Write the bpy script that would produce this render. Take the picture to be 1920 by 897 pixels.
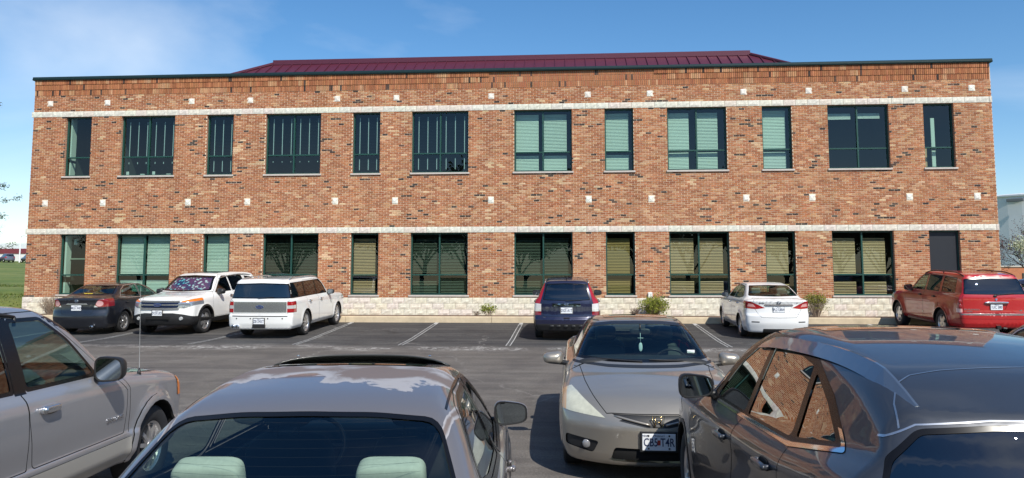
import bpy, math, random
import numpy as np
from mathutils import Vector, Matrix

for o in list(bpy.data.objects):
    bpy.data.objects.remove(o)
scene = bpy.context.scene
COL = scene.collection
rng = random.Random(7)
nrg = np.random.default_rng(11)

# ------------------------------------------------------------------ camera
cam = bpy.data.cameras.new('camera')
cam.sensor_width = 36.0
cam.lens = 27.99
cam.shift_y = -60.75 / 1920.0
cam.clip_start = 0.05
cam.clip_end = 3000
camo = bpy.data.objects.new('camera', cam)
COL.objects.link(camo)
camo.location = (2.843, 0.0, 1.95)
camo.rotation_euler = (math.pi / 2 + 0.0923, 0, 0.0745)
scene.camera = camo

# ------------------------------------------------------------------ light
SUN_AZ = math.radians(31)      # to the right of the direction from the facade towards the camera
SUN_EL = math.radians(46)
world = bpy.data.worlds.new('World')
scene.world = world
world.use_nodes = True
wn, wl = world.node_tree.nodes, world.node_tree.links
wn.clear()
sky = wn.new('ShaderNodeTexSky')
sky.sky_type = 'NISHITA'
sky.sun_disc = False
sky.sun_elevation = SUN_EL
# rotation: sun azimuth measured clockwise from +Y
sky.sun_rotation = math.pi - SUN_AZ
sky.air_density = 1.0
sky.dust_density = 0.15
sky.ozone_density = 2.2
tc = wn.new('ShaderNodeTexCoord')
mp = wn.new('ShaderNodeMapping')
mp.inputs['Rotation'].default_value = (0.15, 0.25, 0.9)
mp.inputs['Scale'].default_value = (.55, 1.1, 2.6)
mp.inputs['Location'].default_value = (1.3, .4, .2)
wl.new(tc.outputs['Generated'], mp.inputs['Vector'])
n1 = wn.new('ShaderNodeTexNoise')
n1.inputs['Scale'].default_value = 1.7
n1.inputs['Detail'].default_value = 9
n1.inputs['Roughness'].default_value = 0.5
n1.inputs['Distortion'].default_value = 0.7
wl.new(mp.outputs['Vector'], n1.inputs['Vector'])
r1 = wn.new('ShaderNodeValToRGB')
r1.color_ramp.elements[0].position = 0.49
r1.color_ramp.elements[0].color = (0, 0, 0, 1)
r1.color_ramp.elements[1].position = 0.78
r1.color_ramp.elements[1].color = (0.5, 0.5, 0.5, 1)
wl.new(n1.outputs['Fac'], r1.inputs['Fac'])
mx = wn.new('ShaderNodeMix')
mx.data_type = 'RGBA'
mx.inputs['B'].default_value = (8.6, 9.0, 9.3, 1)     # thin sunlit cirrus, radiance like the sky's
wl.new(r1.outputs['Color'], mx.inputs['Factor'])
hs = wn.new('ShaderNodeHueSaturation')
hs.inputs['Saturation'].default_value = 1.28
hs.inputs['Value'].default_value = 1.08
wl.new(sky.outputs['Color'], hs.inputs['Color'])
wl.new(hs.outputs['Color'], mx.inputs['A'])
bg = wn.new('ShaderNodeBackground')
bg.inputs['Strength'].default_value = 0.125
wl.new(mx.outputs['Result'], bg.inputs['Color'])
wo = wn.new('ShaderNodeOutputWorld')
wl.new(bg.outputs['Background'], wo.inputs['Surface'])

sun = bpy.data.lights.new('sun', 'SUN')
sun.energy = 5.0
sun.angle = math.radians(0.53)
sun.color = (1.0, 0.95, 0.86)
suno = bpy.data.objects.new('sun', sun)
COL.objects.link(suno)
sdir = Vector((math.sin(SUN_AZ) * math.cos(SUN_EL), -math.cos(SUN_AZ) * math.cos(SUN_EL), math.sin(SUN_EL)))
suno.rotation_euler = sdir.to_track_quat('Z', 'Y').to_euler()
suno.location = (30, -40, 40)

scene.view_settings.view_transform = 'Standard'
scene.view_settings.look = 'None'
scene.view_settings.exposure = 0.1
scene.view_settings.gamma = 1.0
scene.view_settings.use_curve_mapping = False
scene.render.engine = 'CYCLES'

# ------------------------------------------------------------------ helpers
def tag(o, label=None, cat=None, group=None, kind=None):
    if label: o['label'] = label
    if cat: o['category'] = cat
    if group: o['group'] = group
    if kind: o['kind'] = kind
    return o

def empty(name, loc=(0, 0, 0), rz=0.0, parent=None):
    o = bpy.data.objects.new(name, None)
    o.empty_display_size = 0.2
    COL.objects.link(o)
    o.location = loc
    o.rotation_euler = (0, 0, rz)
    if parent: o.parent = parent
    return o

def link(name, me, parent=None, loc=None, rz=0.0):
    o = bpy.data.objects.new(name, me)
    COL.objects.link(o)
    if parent: o.parent = parent
    if loc is not None: o.location = loc
    if rz: o.rotation_euler = (0, 0, rz)
    return o

class MB:
    """collects faces, builds one mesh"""
    def __init__(s):
        s.v = []; s.f = []; s.m = []
    def add(s, vs, fs, mi=0):
        b = len(s.v)
        s.v += [tuple(map(float, v)) for v in vs]
        s.f += [tuple(b + i for i in f) for f in fs]
        s.m += [mi] * len(fs)
        return s
    def box(s, c, d, mi=0, rot=None):
        x, y, z = d[0] / 2, d[1] / 2, d[2] / 2
        vs = [Vector((sx * x, sy * y, sz * z)) for sx in (-1, 1) for sy in (-1, 1) for sz in (-1, 1)]
        if rot is not None: vs = [rot @ v for v in vs]
        c = Vector(c)
        vs = [v + c for v in vs]
        return s.add(vs, [(0, 1, 3, 2), (4, 6, 7, 5), (0, 4, 5, 1), (2, 3, 7, 6), (0, 2, 6, 4), (1, 5, 7, 3)], mi)
    def cbox(s, c, d, ch, mi=0, rot=None):
        """box with chamfered edges"""
        hx, hy, hz = d[0] / 2, d[1] / 2, d[2] / 2
        ch = min(ch, hx * .95, hy * .95, hz * .95)
        vs = []; idx = {}
        for sx in (-1, 1):
            for sy in (-1, 1):
                for sz in (-1, 1):
                    for a, p in enumerate(((hx, hy - ch, hz - ch), (hx - ch, hy, hz - ch), (hx - ch, hy - ch, hz))):
                        idx[(sx, sy, sz, a)] = len(vs)
                        vs.append(Vector((sx * p[0], sy * p[1], sz * p[2])))
        fs = []
        I = lambda *k: idx[k]
        for q in (-1, 1):
            fs.append([I(q, -1, -1, 0), I(q, 1, -1, 0), I(q, 1, 1, 0), I(q, -1, 1, 0)])
            fs.append([I(-1, q, -1, 1), I(1, q, -1, 1), I(1, q, 1, 1), I(-1, q, 1, 1)])
            fs.append([I(-1, -1, q, 2), I(1, -1, q, 2), I(1, 1, q, 2), I(-1, 1, q, 2)])
            for r in (-1, 1):
                fs.append([I(q, r, -1, 0), I(q, r, 1, 0), I(q, r, 1, 1), I(q, r, -1, 1)])
                fs.append([I(q, -1, r, 0), I(q, 1, r, 0), I(q, 1, r, 2), I(q, -1, r, 2)])
                fs.append([I(-1, q, r, 1), I(1, q, r, 1), I(1, q, r, 2), I(-1, q, r, 2)])
                for t in (-1, 1):
                    fs.append([I(q, r, t, 0), I(q, r, t, 1), I(q, r, t, 2)])
        # orient outward
        out = []
        for f in fs:
            p = [vs[i] for i in f]
            n = (p[1] - p[0]).cross(p[2] - p[0])
            m = sum(p, Vector()) / len(p)
            out.append(f if n.dot(m) > 0 else f[::-1])
        if rot is not None: vs = [rot @ v for v in vs]
        c = Vector(c)
        return s.add([v + c for v in vs], out, mi)
    def tube(s, pts, rad, n=8, mi=0, cap=True):
        pts = [Vector(p) for p in pts]
        if not hasattr(rad, '__len__'): rad = [rad] * len(pts)
        b = len(s.v)
        up = None
        for i, p in enumerate(pts):
            t = (pts[min(i + 1, len(pts) - 1)] - pts[max(i - 1, 0)]).normalized()
            if up is None:
                up = t.orthogonal().normalized()
            a = (up - t * up.dot(t))
            a = a.normalized() if a.length > 1e-6 else t.orthogonal().normalized()
            up = a
            c = t.cross(a)
            for k in range(n):
                q = 2 * math.pi * k / n
                s.v.append(tuple(p + (a * math.cos(q) + c * math.sin(q)) * rad[i]))
        for i in range(len(pts) - 1):
            for k in range(n):
                k2 = (k + 1) % n
                s.f.append((b + i * n + k, b + i * n + k2, b + (i + 1) * n + k2, b + (i + 1) * n + k)); s.m.append(mi)
        if cap:
            s.f.append(tuple(b + k for k in range(n))[::-1]); s.m.append(mi)
            e = b + (len(pts) - 1) * n
            s.f.append(tuple(e + k for k in range(n))); s.m.append(mi)
        return s
    def lathe(s, prof, n=32, axis='y', c=(0, 0, 0), mi=0):
        """prof: list of (radius, along axis)"""
        b = len(s.v); c = Vector(c)
        for r, a in prof:
            for k in range(n):
                q = 2 * math.pi * k / n
                if axis == 'y': p = (r * math.cos(q), a, r * math.sin(q))
                elif axis == 'x': p = (a, r * math.cos(q), r * math.sin(q))
                else: p = (r * math.cos(q), r * math.sin(q), a)
                s.v.append(tuple(c + Vector(p)))
        for i in range(len(prof) - 1):
            for k in range(n):
                k2 = (k + 1) % n
                s.f.append((b + i * n + k, b + i * n + k2, b + (i + 1) * n + k2, b + (i + 1) * n + k)); s.m.append(mi)
        return s
    def mesh(s, name, mats, smooth=False, recalc=False):
        me = bpy.data.meshes.new(name)
        me.from_pydata(s.v, [], s.f)
        if not isinstance(mats, (list, tuple)): mats = [mats]
        for m in mats: me.materials.append(m)
        if len(mats) > 1: me.polygons.foreach_set('material_index', s.m)
        if recalc:
            import bmesh
            bm = bmesh.new(); bm.from_mesh(me)
            bmesh.ops.recalc_face_normals(bm, faces=bm.faces[:])
            bm.to_mesh(me); bm.free()
        if smooth:
            me.polygons.foreach_set('use_smooth', [True] * len(me.polygons))
        me.update()
        return me
    def obj(s, name, mats, parent=None, smooth=False, recalc=False):
        return link(name, s.mesh(name, mats, smooth, recalc), parent)

def superell(mb, c, d, e1=0.5, e2=0.5, nu=20, nv=12, rot=None, mi=0):
    """superellipsoid (rounded box)"""
    def sg(v, e): return math.copysign(abs(v) ** e, v)
    vs = []; fs = []
    for i in range(nv + 1):
        la = -math.pi / 2 + math.pi * i / nv
        for k in range(nu):
            lo = 2 * math.pi * k / nu
            vs.append(Vector((d[0] / 2 * sg(math.cos(la), e1) * sg(math.cos(lo), e2),
                              d[1] / 2 * sg(math.cos(la), e1) * sg(math.sin(lo), e2),
                              d[2] / 2 * sg(math.sin(la), e1))))
    for i in range(nv):
        for k in range(nu):
            k2 = (k + 1) % nu
            fs.append((i * nu + k, i * nu + k2, (i + 1) * nu + k2, (i + 1) * nu + k))
    if rot is not None: vs = [rot @ v for v in vs]
    c = Vector(c)
    mb.add([v + c for v in vs], fs, mi)
    return mb

# ------------------------------------------------------------------ materials
def new_mat(name):
    m = bpy.data.materials.new(name)
    m.use_nodes = True
    return m, m.node_tree.nodes, m.node_tree.links, m.node_tree.nodes['Principled BSDF']

def mat(name, col, rough=0.6, metal=0.0, coat=0.0, noise=0.0, nscale=8.0, spec=0.5, bump=0.0, bscale=60.0, coords='Object'):
    m, n, l, b = new_mat(name)
    b.inputs['Base Color'].default_value = (*col, 1)
    b.inputs['Roughness'].default_value = rough
    b.inputs['Metallic'].default_value = metal
    b.inputs['Coat Weight'].default_value = coat
    b.inputs['Coat Roughness'].default_value = 0.03
    b.inputs['Specular IOR Level'].default_value = spec
    if noise > 0 or bump > 0:
        t = n.new('ShaderNodeTexCoord')
    if noise > 0:
        x = n.new('ShaderNodeTexNoise')
        x.inputs['Scale'].default_value = nscale
        x.inputs['Detail'].default_value = 6
        x.inputs['Roughness'].default_value = 0.65
        l.new(t.outputs[coords], x.inputs['Vector'])
        r = n.new('ShaderNodeMapRange')
        r.inputs['From Min'].default_value = 0.3
        r.inputs['From Max'].default_value = 0.7
        r.inputs['To Min'].default_value = 1 - noise
        r.inputs['To Max'].default_value = 1 + noise
        l.new(x.outputs['Fac'], r.inputs['Value'])
        h = n.new('ShaderNodeVectorMath')
        h.operation = 'SCALE'
        h.inputs[0].default_value = col
        l.new(r.outputs['Result'], h.inputs['Scale'])
        l.new(h.outputs['Vector'], b.inputs['Base Color'])
    if bump > 0:
        y = n.new('ShaderNodeTexNoise')
        y.inputs['Scale'].default_value = bscale
        y.inputs['Detail'].default_value = 5
        l.new(t.outputs[coords], y.inputs['Vector'])
        bp = n.new('ShaderNodeBump')
        bp.inputs['Strength'].default_value = bump
        bp.inputs['Distance'].default_value = 0.01
        l.new(y.outputs['Fac'], bp.inputs['Height'])
        l.new(bp.outputs['Normal'], b.inputs['Normal'])
    return m

def glass_mat(name, tint, ior=1.5, boost=1.0, rough=0.0, base=0.0):
    """thin glazing: coloured see-through plus a mirror-like Fresnel reflection"""
    m, n, l, b = new_mat(name)
    n.remove(b)
    out = n['Material Output']
    tr = n.new('ShaderNodeBsdfTransparent')
    tr.inputs['Color'].default_value = (*tint, 1)
    gl = n.new('ShaderNodeBsdfGlossy')
    gl.inputs['Roughness'].default_value = rough
    gl.inputs['Color'].default_value = (0.95, 0.97, 1, 1)
    # Schlick's approximation, the same from both sides of the sheet
    f0 = ((ior - 1) / (ior + 1)) ** 2 * 2 * .95
    fr = n.new('ShaderNodeLayerWeight')
    fr.inputs['Blend'].default_value = .5
    pw = n.new('ShaderNodeMath'); pw.operation = 'POWER'; pw.inputs[1].default_value = 5
    l.new(fr.outputs['Facing'], pw.inputs[0])
    ml = n.new('ShaderNodeMath'); ml.operation = 'MULTIPLY_ADD'; ml.use_clamp = True
    ml.inputs[1].default_value = (1 - f0 * boost)
    ml.inputs[2].default_value = f0 * boost + base
    l.new(pw.outputs[0], ml.inputs[0])
    mix = n.new('ShaderNodeMixShader')
    l.new(ml.outputs[0], mix.inputs['Fac'])
    l.new(tr.outputs[0], mix.inputs[1])
    l.new(gl.outputs[0], mix.inputs[2])
    l.new(mix.outputs[0], out.inputs['Surface'])
    return m

def attr_mat(name, rough=0.85, noise=0.12, nscale=30, bump=0.3, bscale=120, spec=0.3):
    """base colour from the per-piece colour attribute, with fine grain"""
    m, n, l, b = new_mat(name)
    a = n.new('ShaderNodeAttribute'); a.attribute_name = 'col'
    t = n.new('ShaderNodeTexCoord')
    x = n.new('ShaderNodeTexNoise'); x.inputs['Scale'].default_value = nscale; x.inputs['Detail'].default_value = 5
    l.new(t.outputs['Object'], x.inputs['Vector'])
    r = n.new('ShaderNodeMapRange')
    r.inputs['From Min'].default_value = 0.3; r.inputs['From Max'].default_value = 0.7
    r.inputs['To Min'].default_value = 1 - noise; r.inputs['To Max'].default_value = 1 + noise
    l.new(x.outputs['Fac'], r.inputs['Value'])
    h = n.new('ShaderNodeVectorMath'); h.operation = 'SCALE'
    l.new(a.outputs['Color'], h.inputs[0]); l.new(r.outputs['Result'], h.inputs['Scale'])
    # broad weathering: faint vertical water marks and soft patches
    mpw = n.new('ShaderNodeMapping'); mpw.inputs['Scale'].default_value = (1.5, 1.5, .22)
    l.new(t.outputs['Object'], mpw.inputs['Vector'])
    wz = n.new('ShaderNodeTexNoise'); wz.inputs['Scale'].default_value = 1.0; wz.inputs['Detail'].default_value = 6; wz.inputs['Roughness'].default_value = .6
    l.new(mpw.outputs['Vector'], wz.inputs['Vector'])
    rw = n.new('ShaderNodeMapRange'); rw.inputs['From Min'].default_value = .35; rw.inputs['From Max'].default_value = .65
    rw.inputs['To Min'].default_value = .86; rw.inputs['To Max'].default_value = 1.07
    l.new(wz.outputs['Fac'], rw.inputs['Value'])
    h2 = n.new('ShaderNodeVectorMath'); h2.operation = 'SCALE'
    l.new(h.outputs['Vector'], h2.inputs[0]); l.new(rw.outputs['Result'], h2.inputs['Scale'])
    l.new(h2.outputs['Vector'], b.inputs['Base Color'])
    b.inputs['Roughness'].default_value = rough
    b.inputs['Specular IOR Level'].default_value = spec
    if bump:
        bp = n.new('ShaderNodeBump'); bp.inputs['Strength'].default_value = bump; bp.inputs['Distance'].default_value = 0.004
        y = n.new('ShaderNodeTexNoise'); y.inputs['Scale'].default_value = bscale; y.inputs['Detail'].default_value = 4
        l.new(t.outputs['Object'], y.inputs['Vector'])
        l.new(y.outputs['Fac'], bp.inputs['Height']); l.new(bp.outputs['Normal'], b.inputs['Normal'])
    return m

def text_mesh(txt, size, extr=0.002, bold=0.0, sx=1.0, align='CENTER'):
    cu = bpy.data.curves.new('lettering', 'FONT')
    cu.body = txt; cu.size = size; cu.extrude = extr; cu.offset = bold
    cu.align_x = align; cu.align_y = 'CENTER'
    cu.resolution_u = 3
    o = bpy.data.objects.new('lettering', cu)
    COL.objects.link(o)
    bpy.context.view_layer.update()
    dg = bpy.context.evaluated_depsgraph_get()
    me = bpy.data.meshes.new_from_object(o.evaluated_get(dg))
    bpy.data.objects.remove(o)
    bpy.data.curves.remove(cu)
    if sx != 1.0:
        me.transform(Matrix.Diagonal((sx, 1, 1, 1)))
    return me

def ground_z(Y):
    return float(np.interp(Y, [-100, 6, 22, 26.9, 27.2], [0, 0, .31, .53, .53]))

def pchip(xs, ys):
    xs = np.asarray(xs, float); ys = np.asarray(ys, float)
    h = np.diff(xs); dl = np.diff(ys) / h
    m = np.zeros(len(xs))
    m[0] = dl[0]; m[-1] = dl[-1]
    for i in range(1, len(xs) - 1):
        if dl[i - 1] * dl[i] > 0:
            w1 = 2 * h[i] + h[i - 1]; w2 = h[i] + 2 * h[i - 1]
            m[i] = (w1 + w2) / (w1 / dl[i - 1] + w2 / dl[i])
    def f(x):
        x = np.clip(x, xs[0], xs[-1])
        i = np.clip(np.searchsorted(xs, x) - 1, 0, len(xs) - 2)
        t = (x - xs[i]) / h[i]
        return ((1 + 2 * t) * (1 - t) ** 2 * ys[i] + t * (1 - t) ** 2 * h[i] * m[i]
                + t * t * (3 - 2 * t) * ys[i + 1] + t * t * (t - 1) * h[i] * m[i + 1])
    return f
# ------------------------------------------------------------------ terrain, lot, kerb
def sstep(t):
    t = np.clip(t, 0, 1)
    return t * t * (3 - 2 * t)

def terrain_z(X, Y):
    X = np.asarray(X, float); Y = np.asarray(Y, float)
    a = sstep((-17.7 - X) / 2.2) * sstep((Y - 26.8) / 3.0)
    d = np.sqrt((X + 18) ** 2 + (Y - 28) ** 2)
    z = 0.40 + a * (0.72 + np.minimum(d, 190) * 0.0288)
    lot = (X > -47) & (X < 61) & (Y < 26.9)
    z = np.where(lot, np.interp(Y, [-100, 6, 22, 26.9, 27.2], [0, 0, .31, .53, .53]) - .25, z)
    z = z + 0.55 * sstep((X - 20) / 10) * sstep((Y - 27) / 12)
    return z

M_grass = None
def grass_material():
    m, n, l, b = new_mat('grass ground')
    t = n.new('ShaderNodeTexCoord')
    x = n.new('ShaderNodeTexNoise'); x.inputs['Scale'].default_value = 0.16; x.inputs['Detail'].default_value = 8; x.inputs['Roughness'].default_value = .7
    l.new(t.outputs['Object'], x.inputs['Vector'])
    r = n.new('ShaderNodeValToRGB')
    r.color_ramp.elements[0].position = 0.33; r.color_ramp.elements[0].color = (0.062, 0.118, 0.012, 1)
    r.color_ramp.elements[1].position = 0.72; r.color_ramp.elements[1].color = (0.19, 0.2, 0.05, 1)
    l.new(x.outputs['Fac'], r.inputs['Fac'])
    y = n.new('ShaderNodeTexNoise'); y.inputs['Scale'].default_value = 6; y.inputs['Detail'].default_value = 6
    l.new(t.outputs['Object'], y.inputs['Vector'])
    mxx = n.new('ShaderNodeMix'); mxx.data_type = 'RGBA'; mxx.blend_type = 'MULTIPLY'
    mr = n.new('ShaderNodeMapRange'); mr.inputs['To Min'].default_value = .55; mr.inputs['To Max'].default_value = 1.35
    l.new(y.outputs['Fac'], mr.inputs['Value'])
    mxx.inputs['Factor'].default_value = 1
    l.new(r.outputs['Color'], mxx.inputs['A']); l.new(mr.outputs['Result'], mxx.inputs['B'])
    l.new(mxx.outputs['Result'], b.inputs['Base Color'])
    b.inputs['Roughness'].default_value = 0.95
    bp = n.new('ShaderNodeBump'); bp.inputs['Strength'].default_value = .7; bp.inputs['Distance'].default_value = .08
    l.new(y.outputs['Fac'], bp.inputs['Height']); l.new(bp.outputs['Normal'], b.inputs['Normal'])
    return m
M_grass = grass_material()

def build_terrain():
    xs = np.unique(np.concatenate([np.linspace(-900, -120, 14), np.linspace(-120, -40, 21), np.linspace(-40, -14, 53), np.linspace(-14, 60, 20), np.linspace(60, 900, 12)]))
    ys = np.unique(np.concatenate([np.linspace(-600, -40, 8), np.linspace(-40, 22, 22), np.linspace(22, 60, 58), np.linspace(60, 200, 40), np.linspace(200, 1400, 14)]))
    X, Y = np.meshgrid(xs, ys, indexing='ij')
    Z = terrain_z(X, Y)
    Z = Z + np.where((X < -20) & (Y > 34), 0.12 * np.sin(X * .31 + Y * .17) * np.sin(Y * .23 - X * .11), 0)
    v = np.stack([X, Y, Z], -1).reshape(-1, 3)
    nx, ny = len(xs), len(ys)
    i = np.arange(nx - 1)[:, None] * ny + np.arange(ny - 1)[None]
    f = np.stack([i, i + ny, i + ny + 1, i + 1], -1).reshape(-1, 4)
    me = bpy.data.meshes.new('ground'); me.from_pydata(v.tolist(), [], f.tolist())
    me.materials.append(M_grass)
    me.polygons.foreach_set('use_smooth', [True] * len(me.polygons))
    tag(link('ground', me), 'grassy ground rising to a bank beside the building', kind='structure')
build_terrain()

def asphalt_material():
    m, n, l, b = new_mat('asphalt')
    t = n.new('ShaderNodeTexCoord')
    def noise(scale, detail=6, vec=None, rough=.6, dist=0):
        x = n.new('ShaderNodeTexNoise'); x.inputs['Scale'].default_value = scale; x.inputs['Detail'].default_value = detail
        x.inputs['Roughness'].default_value = rough; x.inputs['Distortion'].default_value = dist
        l.new(vec or t.outputs['Object'], x.inputs['Vector']); return x.outputs['Fac']
    def ramp(fac, stops):
        r = n.new('ShaderNodeValToRGB')
        while len(r.color_ramp.elements) < len(stops): r.color_ramp.elements.new(.5)
        for e, (p, c) in zip(r.color_ramp.elements, stops): e.position = p; e.color = (*c, 1) if len(c) == 3 else c
        l.new(fac, r.inputs['Fac']); return r.outputs['Color']
    def mix(fac, a, bb, mode='MIX'):
        x = n.new('ShaderNodeMix'); x.data_type = 'RGBA'; x.blend_type = mode
        for s, v in (('Factor', fac), ('A', a), ('B', bb)):
            if isinstance(v, (int, float)): x.inputs[s].default_value = v
            elif isinstance(v, tuple): x.inputs[s].default_value = (*v, 1)
            else: l.new(v, x.inputs[s])
        return x.outputs['Result']
    def math_(op, a, bb=None, c=None, clamp=False):
        x = n.new('ShaderNodeMath'); x.operation = op; x.use_clamp = clamp
        for i, v in enumerate((a, bb, c)):
            if v is None: continue
            if isinstance(v, (int, float)): x.inputs[i].default_value = v
            else: l.new(v, x.inputs[i])
        return x.outputs[0]
    sep = n.new('ShaderNodeSeparateXYZ'); l.new(t.outputs['Object'], sep.inputs[0])
    # aisle (older, bleached, brownish) against stalls (sealed, darker): the border lies near Y = 20
    wob = noise(.35, 3)
    yy = math_('ADD', sep.outputs['Y'], math_('MULTIPLY', math_('SUBTRACT', wob, .5), 1.6))
    aisle = n.new('ShaderNodeMapRange'); aisle.interpolation_type = 'SMOOTHSTEP'
    aisle.inputs['From Min'].default_value = 21.0; aisle.inputs['From Max'].default_value = 19.4
    l.new(yy, aisle.inputs['Value'])
    mpv = n.new('ShaderNodeMapping'); mpv.inputs['Scale'].default_value = (.10, 1.7, 1); l.new(t.outputs['Object'], mpv.inputs['Vector'])
    streak = noise(1.6, 8, mpv.outputs['Vector'], .65)
    fine = noise(45, 4)
    agg = n.new('ShaderNodeTexVoronoi'); agg.inputs['Scale'].default_value = 95; l.new(t.outputs['Object'], agg.inputs['Vector'])
    cs = ramp(streak, [(.3, (.030, .030, .032)), (.5, (.046, .045, .046)), (.72, (.082, .079, .076))])
    ca = ramp(streak, [(.28, (.074, .067, .061)), (.5, (.102, .092, .084)), (.72, (.138, .126, .115))])
    c = mix(aisle.outputs['Result'], cs, ca)
    c = mix(1.0, c, ramp(fine, [(.25, (.68, .68, .68)), (.75, (1.35, 1.35, 1.35))]), 'MULTIPLY')
    c = mix(1.0, c, ramp(agg.outputs['Distance'], [(.0, (.8, .8, .8)), (.6, (1.3, 1.28, 1.25))]), 'MULTIPLY')
    # oil drips in the stalls, tyre darkening in the aisle
    oil = math_('MULTIPLY', ramp(noise(1.15, 4, None, .55, .3), [(.60, (0, 0, 0)), (.70, (.75, .75, .75))]), math_('SUBTRACT', 1.0, math_('MULTIPLY', aisle.outputs['Result'], .6)))
    c = mix(oil, c, (.018, .017, .017))
    grit = ramp(noise(70, 2), [(.66, (0, 0, 0)), (.72, (.45, .45, .45))])
    c = mix(grit, c, (.30, .28, .26))
    # large soft stains (oil, tyre marks)
    st = noise(.9, 5, dist=.6)
    c = mix(1.0, c, ramp(st, [(.3, (.72, .72, .74)), (.6, (1.08, 1.08, 1.06))]), 'MULTIPLY')
    # crumbled pale seam along the border of the stalls
    seam = math_('SUBTRACT', 1.0, math_('MULTIPLY', math_('ABSOLUTE', math_('SUBTRACT', yy, 19.85)), 1.5), clamp=True)
    sc = noise(5.5, 9, None, .75, 1.2)
    sm = math_('MULTIPLY', math_('MULTIPLY', seam, ramp(sc, [(.48, (0, 0, 0)), (.57, (.9, .9, .9))])), ramp(noise(.8, 4), [(.42, (.05, .05, .05)), (.6, (1, 1, 1))]))
    # scattered pale crumbs further out
    crumbs = math_('MULTIPLY', ramp(noise(26, 3), [(.68, (0, 0, 0)), (.74, (.5, .5, .5))]), ramp(noise(.5, 3), [(.45, (0, 0, 0)), (.65, (1, 1, 1))]))
    c = mix(math_('MAXIMUM', sm, crumbs), c, (.55, .53, .50))
    # hairline cracks, pale with dust
    vo = n.new('ShaderNodeTexVoronoi'); vo.feature = 'DISTANCE_TO_EDGE'; vo.inputs['Scale'].default_value = .33
    wv = n.new('ShaderNodeVectorMath'); wv.operation = 'ADD'
    nn = n.new('ShaderNodeTexNoise'); nn.inputs['Scale'].default_value = 2.4; nn.inputs['Detail'].default_value = 6
    l.new(t.outputs['Object'], nn.inputs['Vector'])
    sc2 = n.new('ShaderNodeVectorMath'); sc2.operation = 'SCALE'; sc2.inputs['Scale'].default_value = .55
    l.new(nn.outputs['Color'], sc2.inputs[0])
    l.new(t.outputs['Object'], wv.inputs[0]); l.new(sc2.outputs['Vector'], wv.inputs[1]); l.new(wv.outputs['Vector'], vo.inputs['Vector'])
    ck = ramp(vo.outputs['Distance'], [(.0, (1, 1, 1)), (.007, (0, 0, 0))])
    ck = math_('MULTIPLY', ck, ramp(noise(.22, 3), [(.46, (0, 0, 0)), (.6, (.8, .8, .8))]))
    c = mix(ck, c, (.24, .225, .205))
    l.new(c, b.inputs['Base Color'])
    b.inputs['Roughness'].default_value = .82
    b.inputs['Specular IOR Level'].default_value = .35
    bp = n.new('ShaderNodeBump'); bp.inputs['Strength'].default_value = .5; bp.inputs['Distance'].default_value = .006
    l.new(agg.outputs['Distance'], bp.inputs['Height']); l.new(bp.outputs['Normal'], b.inputs['Normal'])
    return m
M_asph = asphalt_material()
KY = 26.86       # kerb face
def build_lot():
    ys = np.concatenate([np.linspace(-32, 6, 20), np.linspace(6.5, KY, 60)])
    xs = np.linspace(-46, 60, 60)
    v = [(x, y, ground_z(y)) for x in xs for y in ys]
    ny = len(ys)
    f = [(i * ny + k, (i + 1) * ny + k, (i + 1) * ny + k + 1, i * ny + k + 1) for i in range(len(xs) - 1) for k in range(ny - 1)]
    me = bpy.data.meshes.new('parking_lot'); me.from_pydata(v, [], f); me.materials.append(M_asph)
    me.polygons.foreach_set('use_smooth', [True] * len(me.polygons))
    tag(link('parking_lot', me), 'dark worn asphalt parking lot in front of the building', kind='structure')
build_lot()

def paint_material():
    m, n, l, b = new_mat('worn line paint')
    t = n.new('ShaderNodeTexCoord')
    x = n.new('ShaderNodeTexNoise'); x.inputs['Scale'].default_value = 14; x.inputs['Detail'].default_value = 8; x.inputs['Roughness'].default_value = .7
    l.new(t.outputs['Object'], x.inputs['Vector'])
    r = n.new('ShaderNodeValToRGB')
    r.color_ramp.elements[0].position = .36; r.color_ramp.elements[0].color = (.07, .068, .066, 1)
    r.color_ramp.elements[1].position = .5; r.color_ramp.elements[1].color = (.48, .48, .465, 1)
    l.new(x.outputs['Fac'], r.inputs['Fac']); l.new(r.outputs['Color'], b.inputs['Base Color'])
    b.inputs['Roughness'].default_value = .8
    return m
M_paint = paint_material()
M_paintw = mat('faded line paint', (.075, .074, .072), .85, noise=.45, nscale=9)

def lane_line(x, y0, y1, w=.13, label='', tilt=0.0):
    ys = np.linspace(y0, y1, 26)
    root = None
    def strip(xa, xb, dz):
        mb = MB()
        vs = []
        for y in ys:
            s = tilt * (y - y0)
            j = (rng.random() - .5) * .006
            vs += [(x + xa + s + j, y, ground_z(y) + dz), (x + xb + s + j, y, ground_z(y) + dz)]
        mb.add(vs, [(2 * i, 2 * i + 1, 2 * i + 3, 2 * i + 2) for i in range(len(ys) - 1)])
        return mb
    o = strip(-w / 2, w / 2, .004).obj('stall_line', M_paintw)
    a = strip(-w / 2, -w / 2 + .024, .008).obj('paint_edge', M_paint, o)
    c = strip(w / 2 - .024, w / 2, .008).obj('paint_edge', M_paint, o)
    # solid stub of paint at the kerb end
    mb = MB(); ya, yb = y1 - .55, y1
    s0, s1 = tilt * (ya - y0), tilt * (yb - y0)
    mb.add([(x - .05 + s0, ya, ground_z(ya) + .012), (x + .05 + s0, ya, ground_z(ya) + .012), (x + .05 + s1, yb, ground_z(yb) + .012), (x - .05 + s1, yb, ground_z(yb) + .012)], [(0, 1, 2, 3)])
    mb.obj('paint_end', M_paint, o)
    tag(o, kind='structure')
    o['label'] = label
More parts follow.
